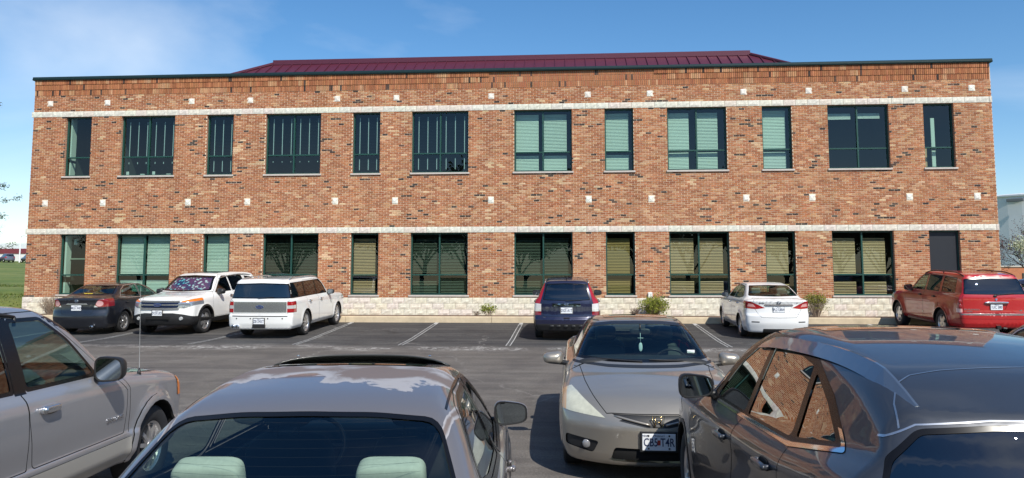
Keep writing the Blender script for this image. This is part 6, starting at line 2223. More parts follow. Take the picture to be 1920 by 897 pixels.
# ---------- near mauve-grey sedan with peeling clear coat (seen from behind)
def peel_paint():
    m, n, l, b = new_mat('peeling mauve grey paint')
    t = n.new('ShaderNodeTexCoord')
    sep = n.new('ShaderNodeSeparateXYZ'); l.new(t.outputs['Object'], sep.inputs[0])
    def N(op, a, bb=None, c=None, clamp=False):
        x = n.new('ShaderNodeMath'); x.operation = op; x.use_clamp = clamp
        for i, v in enumerate((a, bb, c)):
            if v is None: continue
            if isinstance(v, (int, float)): x.inputs[i].default_value = v
            else: l.new(v, x.inputs[i])
        return x.outputs[0]
    def noise(scale, det, vec=None, rough=.6, dist=0):
        x = n.new('ShaderNodeTexNoise'); x.inputs['Scale'].default_value = scale; x.inputs['Detail'].default_value = det; x.inputs['Roughness'].default_value = rough; x.inputs['Distortion'].default_value = dist
        l.new(vec or t.outputs['Object'], x.inputs['Vector']); return x.outputs['Fac']
    # patches on the roof behind the sunroof (local x about -.95 .. -.55) and along the rear pillars
    nz = noise(4.2, 9, None, .68, .6)
    band = N('SUBTRACT', 1.0, N('MULTIPLY', N('ABSOLUTE', N('ADD', sep.outputs['X'], .60)), 3.4))
    lob = noise(2.1, 2)
    v = N('ADD', N('MULTIPLY', band, .72), N('ADD', N('MULTIPLY', N('SUBTRACT', nz, .5), 1.25), N('MULTIPLY', N('SUBTRACT', lob, .5), 2.0)))
    pil = N('SUBTRACT', 1.0, N('MULTIPLY', N('ABSOLUTE', N('SUBTRACT', N('ABSOLUTE', sep.outputs['Y']), N('ADD', .625, N('MULTIPLY', N('ADD', sep.outputs['X'], 1.2), .14)))), 42))
    pilx = N('MULTIPLY', N('LESS_THAN', sep.outputs['X'], -.98), N('GREATER_THAN', sep.outputs['Z'], 1.02))
    pv = N('MULTIPLY', N('ADD', N('MULTIPLY', pil, .7), N('MULTIPLY', N('SUBTRACT', nz, .5), 1.3)), pilx)
    roofm = N('GREATER_THAN', sep.outputs['Z'], 1.30)
    v = N('MAXIMUM', N('MULTIPLY', v, roofm), pv)
    def ss(a, bb):
        r = n.new('ShaderNodeMapRange'); r.interpolation_type = 'SMOOTHSTEP'; r.inputs['From Min'].default_value = a; r.inputs['From Max'].default_value = bb
        l.new(v, r.inputs['Value']); return r.outputs['Result']
    worn = ss(.17, .22)              # clear coat gone
    core = ss(.30, .62)               # older, weathered middle
    edge = N('SUBTRACT', worn, core, clamp=True)
    def mixc(f, a, bb):
        x = n.new('ShaderNodeMix'); x.data_type = 'RGBA'; l.new(f, x.inputs['Factor'])
        for s, q in (('A', a), ('B', bb)):
            if isinstance(q, tuple): x.inputs[s].default_value = (*q, 1)
            else: l.new(q, x.inputs[s])
        return x.outputs['Result']
    c1 = mixc(core, (.185, .172, .172), (.20, .16, .145))
    c1 = mixc(edge, c1, (.40, .385, .39))
    flakes = noise(30, 5)
    l.new(c1, b.inputs['Base Color'])
    b.inputs['Metallic'].default_value = .35
    rr = N('MULTIPLY_ADD', worn, .34, .30)
    l.new(rr, b.inputs['Roughness'])
    cw = N('SUBTRACT', 1.0, worn, clamp=True)
    l.new(cw, b.inputs['Coat Weight']); b.inputs['Coat Roughness'].default_value = .06
    return m

def mauve_sedan():
    sp = dict(L=4.84, W=1.785, H=1.435, wb=2.75, fo=.96, R=.325, Ra=.36, zsill=.24, spine=.6,
        top=[(-.1, .60), (0, .66), (.12, .74), (.5, .86), (1.15, .965), (1.35, 1.0), (2.08, 1.375), (2.4, 1.455), (2.95, 1.475), (3.4, 1.435), (3.62, 1.39), (4.26, 1.09), (4.38, 1.065), (4.7, 1.045), (4.84, 1.01), (4.95, .9)],
        belt=[(0, .80), (1.2, .945), (2.4, .965), (3.6, 1.00), (4.1, 1.04), (4.9, 1.06)],
        plan=[(-.1, .78), (0, .80), (.5, .865), (1.2, .885), (2.6, .8925), (3.8, .885), (4.5, .855), (4.84, .81)],
        gh=[(0, .70), (1.2, .745), (1.9, .80), (2.8, .82), (3.6, .805), (4.3, .745), (4.9, .68)],
        sec=[(-.3, .11), (0, .055), (.15, .02), (.5, 0), (.75, .006), (.9, .012), (1, .035), (1.2, .06)],
        nose=[(0, .06), (.25, .03), (.45, 0), (.6, .02), (.75, .10), (.95, .3)],
        tail=[(0, .14), (.3, .03), (.5, 0), (.62, .015), (.9, .05), (1.08, .02)], tail_round=(.22, 2.6),
        tumble=.38, gh_curve=.28, soft=.045, crown=.045, r_top=.085, kr=.20)
    P = peel_paint()
    c = Car('sedan_car', sp, (1.575, 4.80), .076, P, 'grey sedan with peeling roof paint, sunroof visor and pale rear headrests', detail=(150, 104, 42))
    B = c.B
    # sunroof
    f = B.region(rounded([(2.22, -.43), (2.22, .43), (2.78, .45), (2.78, -.45)], .05), 't', nf='up', z=(1.2, 3))
    i2, o2 = c._sub(f, rounded([(2.245, -.40), (2.245, .40), (2.755, .42), (2.755, -.42)], .05), 't')
    c.patch('sunroof_seal', o2, M_seal, .001); c.patch('sunroof', i2, G_dark, .004)
    # smoked visor along the front of the sunroof
    mb = MB(); n = 25; vs = []
    for k in range(n):
        t = -1 + 2 * k / (n - 1)
        y = .53 * t
        e = (1 - abs(t) ** 4)
        s = 2.20 + .14 * abs(t) ** 2.2
        z0 = B.surf_top(s, abs(y))
        h = .026 + .050 * e
        vs += [c.P((s, y, z0 + .002)), c.P((s + .05, y, z0 + h * .8)), c.P((s + .11, y * .99, z0 + h)), c.P((s + .115, y * .985, z0 + h - .006)), c.P((s + .05, y * .985, z0 + h * .8 - .008)), c.P((s + .012, y * .985, z0 + .001))]
    mb.add(vs, [(6 * i + k, 6 * i + 6 + k, 6 * i + 6 + (k + 1) % 6, 6 * i + (k + 1) % 6) for i in range(n - 1) for k in range(6)] + [tuple(range(6)), tuple(range(6 * n - 6, 6 * n))])
    vo = mb.obj('sunroof_visor', mat('smoked acrylic visor', (.05, .05, .042), .25, coat=.8), c.root, smooth=True, recalc=True)
    for t in (-.72, .72):
        y = .56 * t; s = 2.20 + .16 * abs(t) ** 2.2 + .07
        q = MB(); superell(q, c.P((s, y, B.surf_top(s, abs(y)) + .052)), (.018, .018, .01), 1, 1, 10, 6); q.obj('visor_screw', M_chrome, vo, smooth=True)
    c.side_glass('side_window', [(1.72, .985), (2.66, .99), (2.66, 1.365), (2.40, 1.362), (2.06, 1.19)], G_light, trimmat=M_seal, r=.04)
    c.side_glass('side_window', [(2.74, .99), (3.42, 1.015), (3.74, 1.06), (3.66, 1.17), (3.40, 1.31), (3.2, 1.355), (2.74, 1.365)], G_light, trimmat=M_seal, r=.05)
    c.end_glass('windshield', [(0, 1.0), (.74, 1.01), (.57, 1.34), (0, 1.37)], G_light, 'front')
    c.end_glass('rear_window', [(0, 1.085), (.70, 1.095), (.665, 1.17), (.585, 1.335), (.3, 1.362), (0, 1.368)], glass_mat('rear glass with defroster', (.62, .72, .68), 1.5, 1.1), 'rear', extra=dict(z=(1.04, 2)), seal=.014, r=.07)
    # lamps and trunk
    corner_light(c, [(.40, .74), (.40, .92), (.98, .95), (.98, .76)], M_redlens, 'rear', 4.4)
    corner_light(c, [(.44, .60), (.50, .72), (.86, .78), (.86, .62)], M_clear, 'front', .7)
    f = B.region([(-.38, .66), (.38, .66), (.34, .54), (-.34, .54)], 'f', s=(-1, .5)); c.patch('grille', f, M_black, .002)
    c.line([(0, 1.065), (.62, 1.06), (.66, .95), (.42, .93), (.40, .70), (0, .68)], 'f', nf='rear', sides='both', w=.007)
    c.plate(0, .82, 'KB4 T7C', 'rear', 'Missouri')
    c.arches()
    c.door([(1.34, .30), (2.68, .30), (2.71, .8), (2.705, 1.395), (2.3, 1.395), (1.6, 1.01), (1.28, .90)], (2.50, .86, .2), r=.04)
    c.door([(2.71, .30), (3.45, .32), (3.76, .76), (3.84, 1.0), (3.76, 1.16), (3.42, 1.355), (3.2, 1.395), (2.71, 1.40)], (3.58, .89, .2), r=.04)
    # drip seam between roof and pillars
    c.line([(2.2, .585), (2.6, .60), (3.2, .60), (3.55, .60)], 't', nf=None, w=.012, z=(1.2, 3), m=M_seal, off=.001, name='roof_seam')
    c.wheels('seven', .205, .205)
    c.mirror(1.66, 1.035, (.13, .235, .16), P, .155)
    dark = mat('dark grey velour', (.035, .035, .04), .95)
    pale = mat('sage beige headrest cloth', (.66, .67, .58), .9, noise=.08, nscale=40)
    c.interior(dark, M_black, [2.45], zseat=.52, dash_s=1.62, dash_z=.94, backs=.60)
    # rear bench with two broad pale headrests, parcel shelf
    mb = MB()
    rot = Matrix.Rotation(-.34, 3, 'Y')
    superell(mb, c.P((3.14, 0, .47)), (.55, 1.36, .22), .35, .25, 24, 10); superell(mb, c.P((3.60, 0, .72)), (.17, 1.36, .62), .4, .22, 28, 14, rot)
    so = mb.obj('seat', dark, c.root, smooth=True)
    for y in (.39, -.39):
        hr = MB(); superell(hr, c.P((3.80, y, 1.09)), (.12, .295, .20), .42, .34, 28, 16, rot); hr.obj('headrest', pale, so, smooth=True)
        for k in range(3):
            cr = MB(); cr.tube([c.P((3.86, y - .14, 1.03 + .04 * k)), c.P((3.862, y, 1.028 + .04 * k)), c.P((3.86, y + .14, 1.032 + .04 * k))], .0016, 5); cr.obj('headrest_seam', dark, so)
    mb = MB(); mb.box(c.P((4.06, 0, .99)), (.50, 1.30, .03)); mb.obj('parcel_shelf', M_cabin, c.root)
    # defroster wires inside the glass
    mb = MB()
    for z in np.linspace(1.12, 1.33, 9):
        pts = []
        for y in np.linspace(-.55 + .35 * (z - 1.12), .55 - .35 * (z - 1.12), 9):
            pts.append(c.P((B.surf_rear(y, z) - .012, y, z)))
        mb.tube(pts, .0005, 4, cap=False)
    mb.obj('defroster_wires', mat('defroster wire', (.03, .025, .02), .8), c.root)
    mb = MB(); superell(mb, c.P((1.98, 0, 1.27)), (.03, .24, .07), .5, .5, 16, 8); mb.obj('cabin_mirror', M_black, c.root, smooth=True)
    cabin(c, 1.5, 4.3, .96)
    c.finish()
mauve_sedan()

# ---------- near gold coupe facing the camera
def gold_coupe():
    sp = dict(L=4.77, W=1.81, H=1.415, wb=2.67, fo=.97, R=.33, Ra=.365, zsill=.22, spine=.56, e0=.9,
        top=[(-.1, .58), (0, .64), (.08, .69), (.3, .79), (.8, .89), (1.25, .955), (1.42, .995), (2.2, 1.35), (2.55, 1.405), (2.95, 1.415), (3.4, 1.38), (4.2, 1.08), (4.35, 1.05), (4.7, 1.03), (4.77, 1.0), (4.9, .9)],
        belt=[(0, .80), (1.2, .93), (2.4, .96), (3.6, 1.0), (4.2, 1.04), (4.8, 1.06)],
        plan=[(-.1, .85), (0, .86), (.5, .905), (1.2, .91), (2.6, .91), (3.8, .90), (4.5, .86), (4.77, .82)],
        gh=[(0, .70), (1.2, .76), (1.9, .785), (2.8, .79), (3.6, .76), (4.3, .70), (4.9, .66)],
        sec=[(-.3, .10), (0, .05), (.15, .015), (.5, 0), (.8, .012), (1, .045), (1.2, .07)],
        nose=[(0, .14), (.2, .03), (.32, .0), (.50, .0), (.62, .03), (.72, .12), (.82, .28), (.95, .6)],
        tail=[(0, .14), (.3, .03), (.5, 0), (.65, .02), (.9, .06), (1.1, .03)], nose_round=(.42, 2.3), tail_round=(.22, 2.6),
        tumble=.44, gh_curve=.3, soft=.045, crown=.05, r_top=.08, r_nose=.08, kw=.24)
    P = paint_mat('gold beige metallic paint', (.36, .325, .275), .6, .32, flake=.03, dust=.05)
    c = Car('coupe_car', sp, (3.635, 10.0), math.pi, P, 'gold beige coupe facing out with hazy headlight and charm hanging from its mirror', detail=(120, 92, 46))
    B = c.B
    f = B.region(rounded([(2.62, -.40), (2.62, .40), (3.05, .40), (3.05, -.40)], .05), 't', nf='up', z=(1.2, 3)); c.patch('sunroof', f, mat('dark roof glass', (.012, .012, .014), .06, coat=1), .003)
    c.side_glass('side_window', [(1.80, .985), (3.02, 1.0), (2.98, 1.35), (2.52, 1.352), (2.16, 1.20)], G_mid, r=.03)
    c.side_glass('side_window', [(3.10, 1.01), (3.62, 1.06), (3.40, 1.25), (3.06, 1.345)], G_mid, r=.03)
    c.end_glass('windshield', [(0, .985), (.40, .987), (.785, 1.01), (.74, 1.09), (.605, 1.345), (.3, 1.375), (0, 1.38)], glass_mat('windshield glass', (.70, .82, .76), 1.5, 1.0), 'front', seal=.028, r=.05)
    c.end_glass('rear_window', [(0, 1.08), (.66, 1.09), (.55, 1.34), (0, 1.365)], G_light, 'rear', extra=dict(z=(1.06, 2)))
    # headlights: hazed swept lenses
    f = B.region(rounded([(.475, .615), (.60, .70), (.72, .785), (.84, .845), (1.1, .81), (1.1, .68), (.82, .64)], .015), 'f', s=(-1, .80))
    amb, rest = c._sub(f, [(.865, .3), (1.2, .3), (1.2, 1.2), (.835, 1.2)], 'f')
    hl = c.patch('headlight', rest, M_hazy, .003, 'each'); c.patch('turn_signal', amb, mat('amber hazed lens', (.55, .36, .20), .25, coat=.7), .003, 'each')
    # thin grille across the nose, bright frame, emblem
    f = B.region([(-.36, .60), (-.30, .625), (.30, .625), (.36, .60), (.10, .55), (-.10, .55)], 'f', s=(-1, .5))
    f0 = B.region([(-.42, .655), (.42, .655), (.30, .602), (-.30, .602)], 'f', s=(-1, .5))
    c.patch('grille', np.vstack([f, f0]), M_black, -.006)
    for sd in (1, -1):
        mb = MB()
        ys = np.linspace(.07, .40, 9)
        mb.tube([c.P((B.surf_front(sd * y, .575 + .20 * (y - .07) * (1 if y > .0 else 1)) - .002, sd * y, .575 + .20 * (y - .07))) for y in ys], [.012] * 8 + [.006], 8)
        mb.obj('grille_bar', P, c.root, smooth=True)
    c.emblem('h_frame', 0, .605, 'front', .115, m=mat('gold badge', (.62, .44, .20), .18, metal=1), s=B.surf_front(0, .605) - .012)
    # bumper openings
    f = B.region(rounded([(-.40, .36), (.40, .36), (.44, .24), (-.44, .24)], .03), 'f', s=(-1, .5)); c.patch('lower_intake', f, M_gap, -.02)
    c.line([(-.44, .232), (.44, .232)], 'f', nf='front', sides='both', w=.03, m=P, off=.012, name='intake_lip')
    f = B.region(rounded([(.545, .40), (.86, .43), (.86, .33), (.60, .29)], .03), 'f', s=(-1, .7), nf='front'); c.patch('fog_lamp_recess', f, M_black, -.012, 'each')
    for sd in (1, -1):
        y = sd * .66; mb = MB(); mb.lathe([(0, .012), (.03, .010), (.04, 0), (.042, -.03)], 18, 'x', c.P((B.surf_front(y, .36) - .0, y, .36))); mb.obj('fog_lamp', mat('fog lamp lens', (.20, .20, .21), .1, coat=1), c.root, smooth=True)
    c.line([(0, .663), (.42, .66), (.47, .655), (.56, .75), (.66, .86), (.72, .96), (.77, 1.02)], 'f', nf=None, sides='both', w=.008, s=(-1, 1.5))
    po = c.plate(0, .43, 'CB5 T4R', 'front', 'Missouri', frame='black', lift=.004)
    ib = MB(); ib.box((0, -.0155, -.004), (.028, .002, .045)); ib.obj('plate_crest', mat('red crest', (.45, .05, .03), .6), po)
    for sx in (-.095, .095):
        for sz in (-.058, .058):
            q = MB(); q.lathe([(0, -.019), (.008, -.018), (.009, -.014)], 10, 'y', (sx, 0, sz)); q.obj('plate_bolt', M_black, po)
    yr = text_mesh('YEAR', .022, .001); yr.materials.append(M_plateink); o = link('plate_tab', yr, po, loc=(-.125, -.0155, .058)); o.rotation_euler = (math.pi / 2, 0, 0)
    # cowl, wipers
    c.line([(-.78, .975), (-.4, .958), (.4, .958), (.78, .975)], 'f', nf='front', sides='both', w=.02, m=M_black, off=.002, name='cowl')
    for (a, b_) in (((.62, .998), (.06, 1.012)), ((-.02, .998), (-.52, 1.015))):
        wiper(c, a[0], a[1], b_[0], b_[1], 'front')
    c.arches()
    c.door([(1.42, .30), (2.9, .30), (3.06, .7), (3.06, 1.38), (2.4, 1.38), (1.62, 1.02), (1.36, .9)], (2.75, .86, .2))
    corner_light(c, [(.44, .74), (.44, .92), (.98, .95), (.98, .76)], M_redlens, 'rear', 4.35)
    c.plate(0, .80, 'CB5 T4R', 'rear', 'Missouri')
    c.wheels('five', .205, .215)
    c.mirror(1.86, .975, (.14, .24, .145), P, .20)
    dk = mat('dark leather', (.03, .028, .027), .6)
    c.interior(dk, mat('dark dash', (.02, .021, .022), .6), [2.62, 3.45], zseat=.46, dash_s=1.72, dash_z=.97, backs=.62)
    # cabin mirror with a hanging charm and a bead string
    mb = MB(); superell(mb, c.P((2.13, .02, 1.265)), (.035, .25, .075), .5, .5, 18, 8); mb.tube([c.P((2.11, .02, 1.28)), c.P((2.12, .02, 1.35))], .012, 6); mb.obj('cabin_mirror', M_black, c.root, smooth=True)
    mb = MB(); mb.tube([c.P((2.10, .02, 1.25)), c.P((2.10, .022, 1.13))], .003, 5); mb.box(c.P((2.10, .02, 1.19)), (.004, .07, .006))
    superell(mb, c.P((2.10, .022, 1.085)), (.012, .045, .105), .9, .9, 14, 10)
    ch = mb.obj('mirror_charm', mat('pale blue charm', (.55, .72, .74), .5), smooth=True)
    ch.location = c.root.location; ch.rotation_euler = c.root.rotation_euler
    tag(ch, 'pale blue charm hanging from the mirror inside the gold coupe', 'charm')
    mb = MB(); s_ = B.surf_front(.55, 1.075) + .012
    mb.box(c.P((s_, .56, 1.075)), (.004, .085, .035)); mb.obj('inspection_sticker', mat('white sticker', (.75, .76, .76), .6), c.root)
    cabin(c, 1.6, 4.3, .97)
    c.finish()
gold_coupe()

# ---------- near dark grey crossover (right)
def grey_crossover():
    sp = dict(L=4.72, W=1.89, H=1.69, wb=2.74, fo=.92, R=.37, Ra=.41, zsill=.30, spine=.74, e0=.85, e1=.85,
        top=[(-.1, .84), (0, .92), (.1, .98), (.5, 1.05), (1.1, 1.12), (1.28, 1.16), (2.02, 1.57), (2.35, 1.645), (2.85, 1.675), (3.4, 1.655), (3.9, 1.60), (4.06, 1.572), (4.42, 1.44), (4.8, 1.28)],
        belt=[(0, .98), (1.2, 1.07), (2.5, 1.10), (3.5, 1.14), (4.1, 1.20), (4.8, 1.24)],
        plan=[(-.1, .74), (0, .76), (.4, .83), (1.2, .90), (1.8, .925), (3.0, .94), (4.0, .93), (4.72, .87)],
        gh=[(0, .74), (1.2, .79), (1.9, .82), (2.8, .84), (3.6, .83), (4.2, .79), (4.8, .74)],
        sec=[(-.3, .11), (0, .06), (.12, .015), (.45, .0), (.75, .014), (.86, .008), (1, .05), (1.2, .08)],
        nose=[(0, .2), (.3, .05), (.5, .0), (.8, .03), (1.0, .14), (1.1, .3)],
        tail=[(0, .16), (.35, .03), (.5, .0), (.68, .01), (.75, .05), (1.06, .08), (1.25, .17), (1.40, .265), (1.50, .28), (1.65, .30)], nose_round=(.32, 2.5), tail_round=(.26, 2.5),
        tumble=.40, gh_curve=.10, flare=.02, r_top=.10, r_tail=.05, kr=.12, crown=.06)
    P = paint_mat('dark slate blue metallic paint', (.040, .045, .056), .35, .30, coat=.8, flake=.02, dust=.012)
    c = Car('crossover_car', sp, (4.70, 5.33), .05, P, 'dark slate crossover with roof rails, brick reflections in its windows and chrome window trim', detail=(150, 100, 42))
    B = c.B
    refl = glass_mat('dark reflective side glass', (.05, .06, .06), 1.6, 2.6, 0, .08)
    ch = M_chrome
    # one window band with chrome along the bottom edge and up the tail
    band = [(1.66, 1.115), (3.55, 1.155), (4.06, 1.235), (3.78, 1.40), (3.40, 1.535), (2.86, 1.60), (2.42, 1.59), (2.06, 1.41)]
    f = B.region(rounded(shrink(band, -.02), .02), 's', nf='left', y=(.3, 2))
    inb, rim = c._sub(f, rounded(band, .02), 's')
    low, hi = c._sub(rim, [(1.6, .9), (4.2, .9), (4.2, 1.45), (3.70, 1.43), (3.98, 1.245), (3.55, 1.158), (1.66, 1.118)], 's') if False else c._sub(rim, None, None, planes=[((0.0, 0, 1), 1.30)])
    c.patch('window_trim', low, ch, .004, 'each'); c.patch('window_frame', hi, M_seal, .001, 'each')
    f = inb
    for pts in ([(1.80, 1.135), (2.60, 1.15), (2.60, 1.575), (2.44, 1.57), (2.10, 1.40)], [(2.68, 1.15), (3.47, 1.17), (3.40, 1.51), (2.86, 1.575), (2.68, 1.575)], [(3.54, 1.18), (3.98, 1.245), (3.74, 1.38), (3.47, 1.485)]):
        i2, f = c._sub(f, rounded(pts, .03), 's')
        c.patch('side_window', i2, refl, -.006, 'each')
    c.patch('pillar_trim', f, M_seal, .0, 'each')
    c.end_glass('windshield', [(0, 1.155), (.76, 1.165), (.62, 1.565), (0, 1.59)], G_light, 'front')
    # rear glass under the spoiler: wide black glass
    c.end_glass('rear_window', [(0, 1.06), (.60, 1.07), (.80, 1.15), (.75, 1.27), (.62, 1.375), (.35, 1.40), (0, 1.405)], G_dark, 'rear', extra=dict(z=(1.0, 2)), seal=.02, r=.03)
    # spoiler joint lines (sun glint along the edge painted in as pale metal)
    c.line([(4.04, 0), (4.045, .36), (4.07, .50), (4.13, .585), (4.24, .645), (4.34, .675)], 't', nf=None, sides='both', w=.007, m=mat('tailgate joint glint', (.6, .6, .6), .15, metal=.9), off=.0015, z=(1.28, 3), name='tailgate_edge_glint')
    c.line([(0, 1.418), (.36, 1.413), (.62, 1.388), (.74, 1.33)], 'f', nf='rear', sides='both', w=.006, m=M_satin, off=.002, name='spoiler_edge')
    # flush roof rails
    for sd in (1, -1):
        mb = MB(); n = 22; vs = []
        for k in range(n + 1):
            t = k / n
            s = 2.35 + 1.95 * t
            y = .635 - .045 * t * t
            e = min(1, 7 * min(t, 1 - t) + .0)
            z = B.surf_top(s, y)
            h = .004 + .034 * e
            w = .030 * (.75 + .25 * e)
            for dy, dz in ((-w * 1.1, -.02), (-w * .7, h), (-w * .25, h * 1.02), (w * 1.35, -.025)):
                vs.append(c.P((s, sd * (y + dy), z + dz)))
        mb.add(vs, [(4 * i + k, 4 * i + 4 + k, 4 * i + 5 + k, 4 * i + k + 1) for i in range(n) for k in range(3)] + [(0, 1, 2, 3), (4 * n, 4 * n + 1, 4 * n + 2, 4 * n + 3)])
        mb.obj('roof_rail', paint_mat('rail paint', (.20, .235, .28), .75, .25, dust=.0), c.root, smooth=False, recalc=True)
    f = B.region(rounded([(2.4, -.45), (2.4, .45), (3.0, .46), (3.0, -.46)], .05), 't', nf='up', z=(1.4, 3)); c.patch('sunroof', f, mat('roof glass', (.01, .01, .012), .05, coat=1), .002)
    corner_light(c, [(.42, .86), (.46, 1.03), (.80, 1.10), (1.1, 1.12), (1.1, .92)], M_redlens, 'rear', 4.05)
    corner_light(c, [(.46, .78), (.52, .88), (.95, .96), (.95, .82)], M_clear, 'front', .65)
    f = B.region([(-.44, .55), (.44, .55), (.36, .92), (-.36, .92)], 'f', s=(-1, .5)); c.patch('grille', f, M_black, .0)
    c.arches(lipmat=M_black, lipw=.03, lipoff=.004)
    c.door([(1.44, .40), (2.62, .40), (2.66, .8), (2.64, 1.615), (2.3, 1.615), (1.6, 1.14), (1.40, 1.0)], (2.44, .98, .22), hmat=P)
    c.door([(2.66, .40), (3.25, .40), (3.52, .78), (3.58, 1.1), (3.48, 1.52), (2.9, 1.615), (2.66, 1.62)], (3.36, 1.01, .22), hmat=P)
    mb = MB()
    for sd in (1, -1):
        y = B.surf_y(1.28, .92)
        q = MB(); q.cbox(c.P((1.28, sd * (y + .002), .93)), (.035, .008, .055), .003); q.obj('fender_badge', M_chrome, c.root)
    c.plate(0, .80, 'RA1 K8P', 'rear', 'Missouri')
    c.wheels('five', .235, .24)
    c.mirror(1.70, 1.185, (.15, .245, .165), M_black, .165, lean=-.9)
    c.interior(M_cabin, M_black, [2.4, 3.25], zseat=.68, floor=.5, dash_s=1.55, dash_z=1.08, backs=.6)
    cabin(c, 1.5, 4.5, 1.15)
    c.finish()
grey_crossover()

# dark sedan whose roof just shows past the crossover
altima('sedan_car', (8.75, 8.7), math.pi, paint_mat('charcoal paint', (.03, .03, .033), .4, .3), 'charcoal sedan whose roof shows beyond the dark crossover', detail=(60, 40, 18), full=False)
# ------------------------------------------------------------------ plants
M_bark = mat('grey brown bark', (.16, .125, .10), .95, noise=.3, nscale=10)
M_twig = mat('dry tan twigs', (.34, .26, .19), .95, noise=.2)
M_twigd = mat('brown twigs', (.17, .11, .085), .95, noise=.2)
def leaf_mat(name):
    m, n, l, b = new_mat(name)
    a = n.new('ShaderNodeAttribute'); a.attribute_name = 'col'
    l.new(a.outputs['Color'], b.inputs['Base Color'])
    b.inputs['Roughness'].default_value = .6
    b.inputs['Specular IOR Level'].default_value = .3
    t = n.new('ShaderNodeBsdfTranslucent'); l.new(a.outputs['Color'], t.inputs['Color'])
    mixn = n.new('ShaderNodeMixShader'); mixn.inputs['Fac'].default_value = .3
    l.new(b.outputs[0], mixn.inputs[1]); l.new(t.outputs[0], mixn.inputs[2])
    l.new(mixn.outputs[0], n['Material Output'].inputs['Surface'])
    return m
M_leaf = leaf_mat('leaf')
def leaves(name, pts, size, cols, parent, elong=1.6, spread=.35):
    P = np.array(pts, float); n = len(P)
    d = nrg.normal(size=(n, 3)); d /= np.linalg.norm(d, axis=1, keepdims=True)
    e = np.cross(d, nrg.normal(size=(n, 3))); e /= np.maximum(np.linalg.norm(e, axis=1, keepdims=True), 1e-6)
    sz = size * (1 + (nrg.random(n) - .5) * 2 * spread)
    a = d * (sz * elong / 2)[:, None]; b = e * (sz / 2)[:, None]
    V = np.stack([P - a, P + b * .9 - a * .1, P + a, P - b * .9 - a * .1], 1).reshape(-1, 3)
    F = np.arange(4 * n).reshape(-1, 4)
    me = bpy.data.meshes.new(name); me.from_pydata(V.tolist(), [], F.tolist())
    C = np.array([cols[i] for i in nrg.integers(0, len(cols), n)]) * (1 + (nrg.random((n, 1)) - .5) * .5)
    C = np.concatenate([C, np.ones((n, 1))], 1)
    at = me.color_attributes.new('col', 'FLOAT_COLOR', 'POINT')
    at.data.foreach_set('color', np.repeat(C, 4, 0).astype(np.float32).ravel())
    me.materials.append(M_leaf)
    o = link(name, me, parent)
    return o
def branch_tree(mb, p, d, length, rad, depth, tips, spread=.5, n=5, droop=0.0, sides=5, minr=.003):
    p = Vector(p); d = Vector(d).normalized()
    pts = [p]; r = [rad]
    seg = 4
    for i in range(seg):
        d = (d + Vector((rng.uniform(-1, 1), rng.uniform(-1, 1), rng.uniform(-1, 1) - droop)) * .16).normalized()
        p = p + d * (length / seg)
        pts.append(p); r.append(max(rad * (1 - .55 * (i + 1) / seg), minr))
    mb.tube(pts, r, sides if depth > 1 else 3, cap=False)
    if depth <= 0:
        tips.append((pts, d)); return
    for k in range(n):
        t = rng.uniform(.35, 1.0)
        i = min(int(t * seg), seg - 1)
        q = pts[i].lerp(pts[i + 1], t * seg - i)
        ax = d.orthogonal().normalized()
        ax.rotate(Matrix.Rotation(rng.uniform(0, 6.28), 3, d))
        nd = (d + ax * spread * rng.uniform(.7, 1.5)).normalized()
        branch_tree(mb, q, nd, length * rng.uniform(.5, .78), r[i] * .62, depth - 1, tips, spread, n, droop, sides, minr)

def shrub(X, Y, rx, rz, nstem, nleaf, label, leafcols, leafsize=.035, flat=0.0, lower_bare=.3, twmat=None, group=None):
    z0 = .70
    root = empty('shrub', (X, Y, z0))
    tag(root, label, 'shrub')
    mb = MB(); ends = []
    for i in range(nstem):
        a = rng.uniform(0, 6.28); u = math.sqrt(rng.random())
        tgt = Vector((math.cos(a) * rx * u, math.sin(a) * rx * .8 * u, rz * (1.05 + .95 * math.sqrt(max(1 - u * u, 0))) * rng.uniform(.75, 1.03)))
        b0 = Vector((math.cos(a) * rx * .22 * u, math.sin(a) * rx * .2 * u, 0))
        mid = b0.lerp(tgt, .5) + Vector((rng.uniform(-.05, .05), rng.uniform(-.05, .05), .04))
        mb.tube([b0, mid, tgt], [.007, .005, .0025], 4, cap=False)
        for k in range(4):
            q = b0.lerp(tgt, rng.uniform(.35, .95))
            e = q + Vector((rng.uniform(-1, 1), rng.uniform(-1, 1), rng.uniform(-.1, 1))) * rx * .3
            mb.tube([q, e], [.004, .002], 3, cap=False); ends.append(e)
        ends.append(tgt)
    mb.obj('twigs', twmat or M_twig, root)
    if nleaf:
        pts = []
        while len(pts) < nleaf:
            e = rng.choice(ends)
            q = e + Vector((rng.gauss(0, 1), rng.gauss(0, 1), rng.gauss(0, 1))) * rx * .13
            if q.z < rz * 2 * lower_bare and rng.random() < .8: continue
            pts.append(tuple(q))
        tag(leaves('foliage', pts, leafsize, leafcols, root), kind='stuff')
    return root
YG = [(.30, .33, .045), (.22, .27, .04), (.38, .38, .07), (.15, .19, .03)]
shrub(5.6, 27.45, .47, .34, 90, 3400, 'rounded yellow green shrub below the white outlet box', YG, .034, lower_bare=.12)
shrub(10.98, 27.45, .40, .40, 90, 1500, 'flat topped shrub with bare lower twigs beside the white sedan', [(.24, .25, .04), (.31, .29, .06), (.17, .18, .035)], .032, lower_bare=.62)
shrub(-.02, 27.42, .27, .22, 26, 420, 'small leafy sprig of a shrub alone at the kerb', [(.33, .36, .05), (.22, .29, .04)], .036, lower_bare=.3)
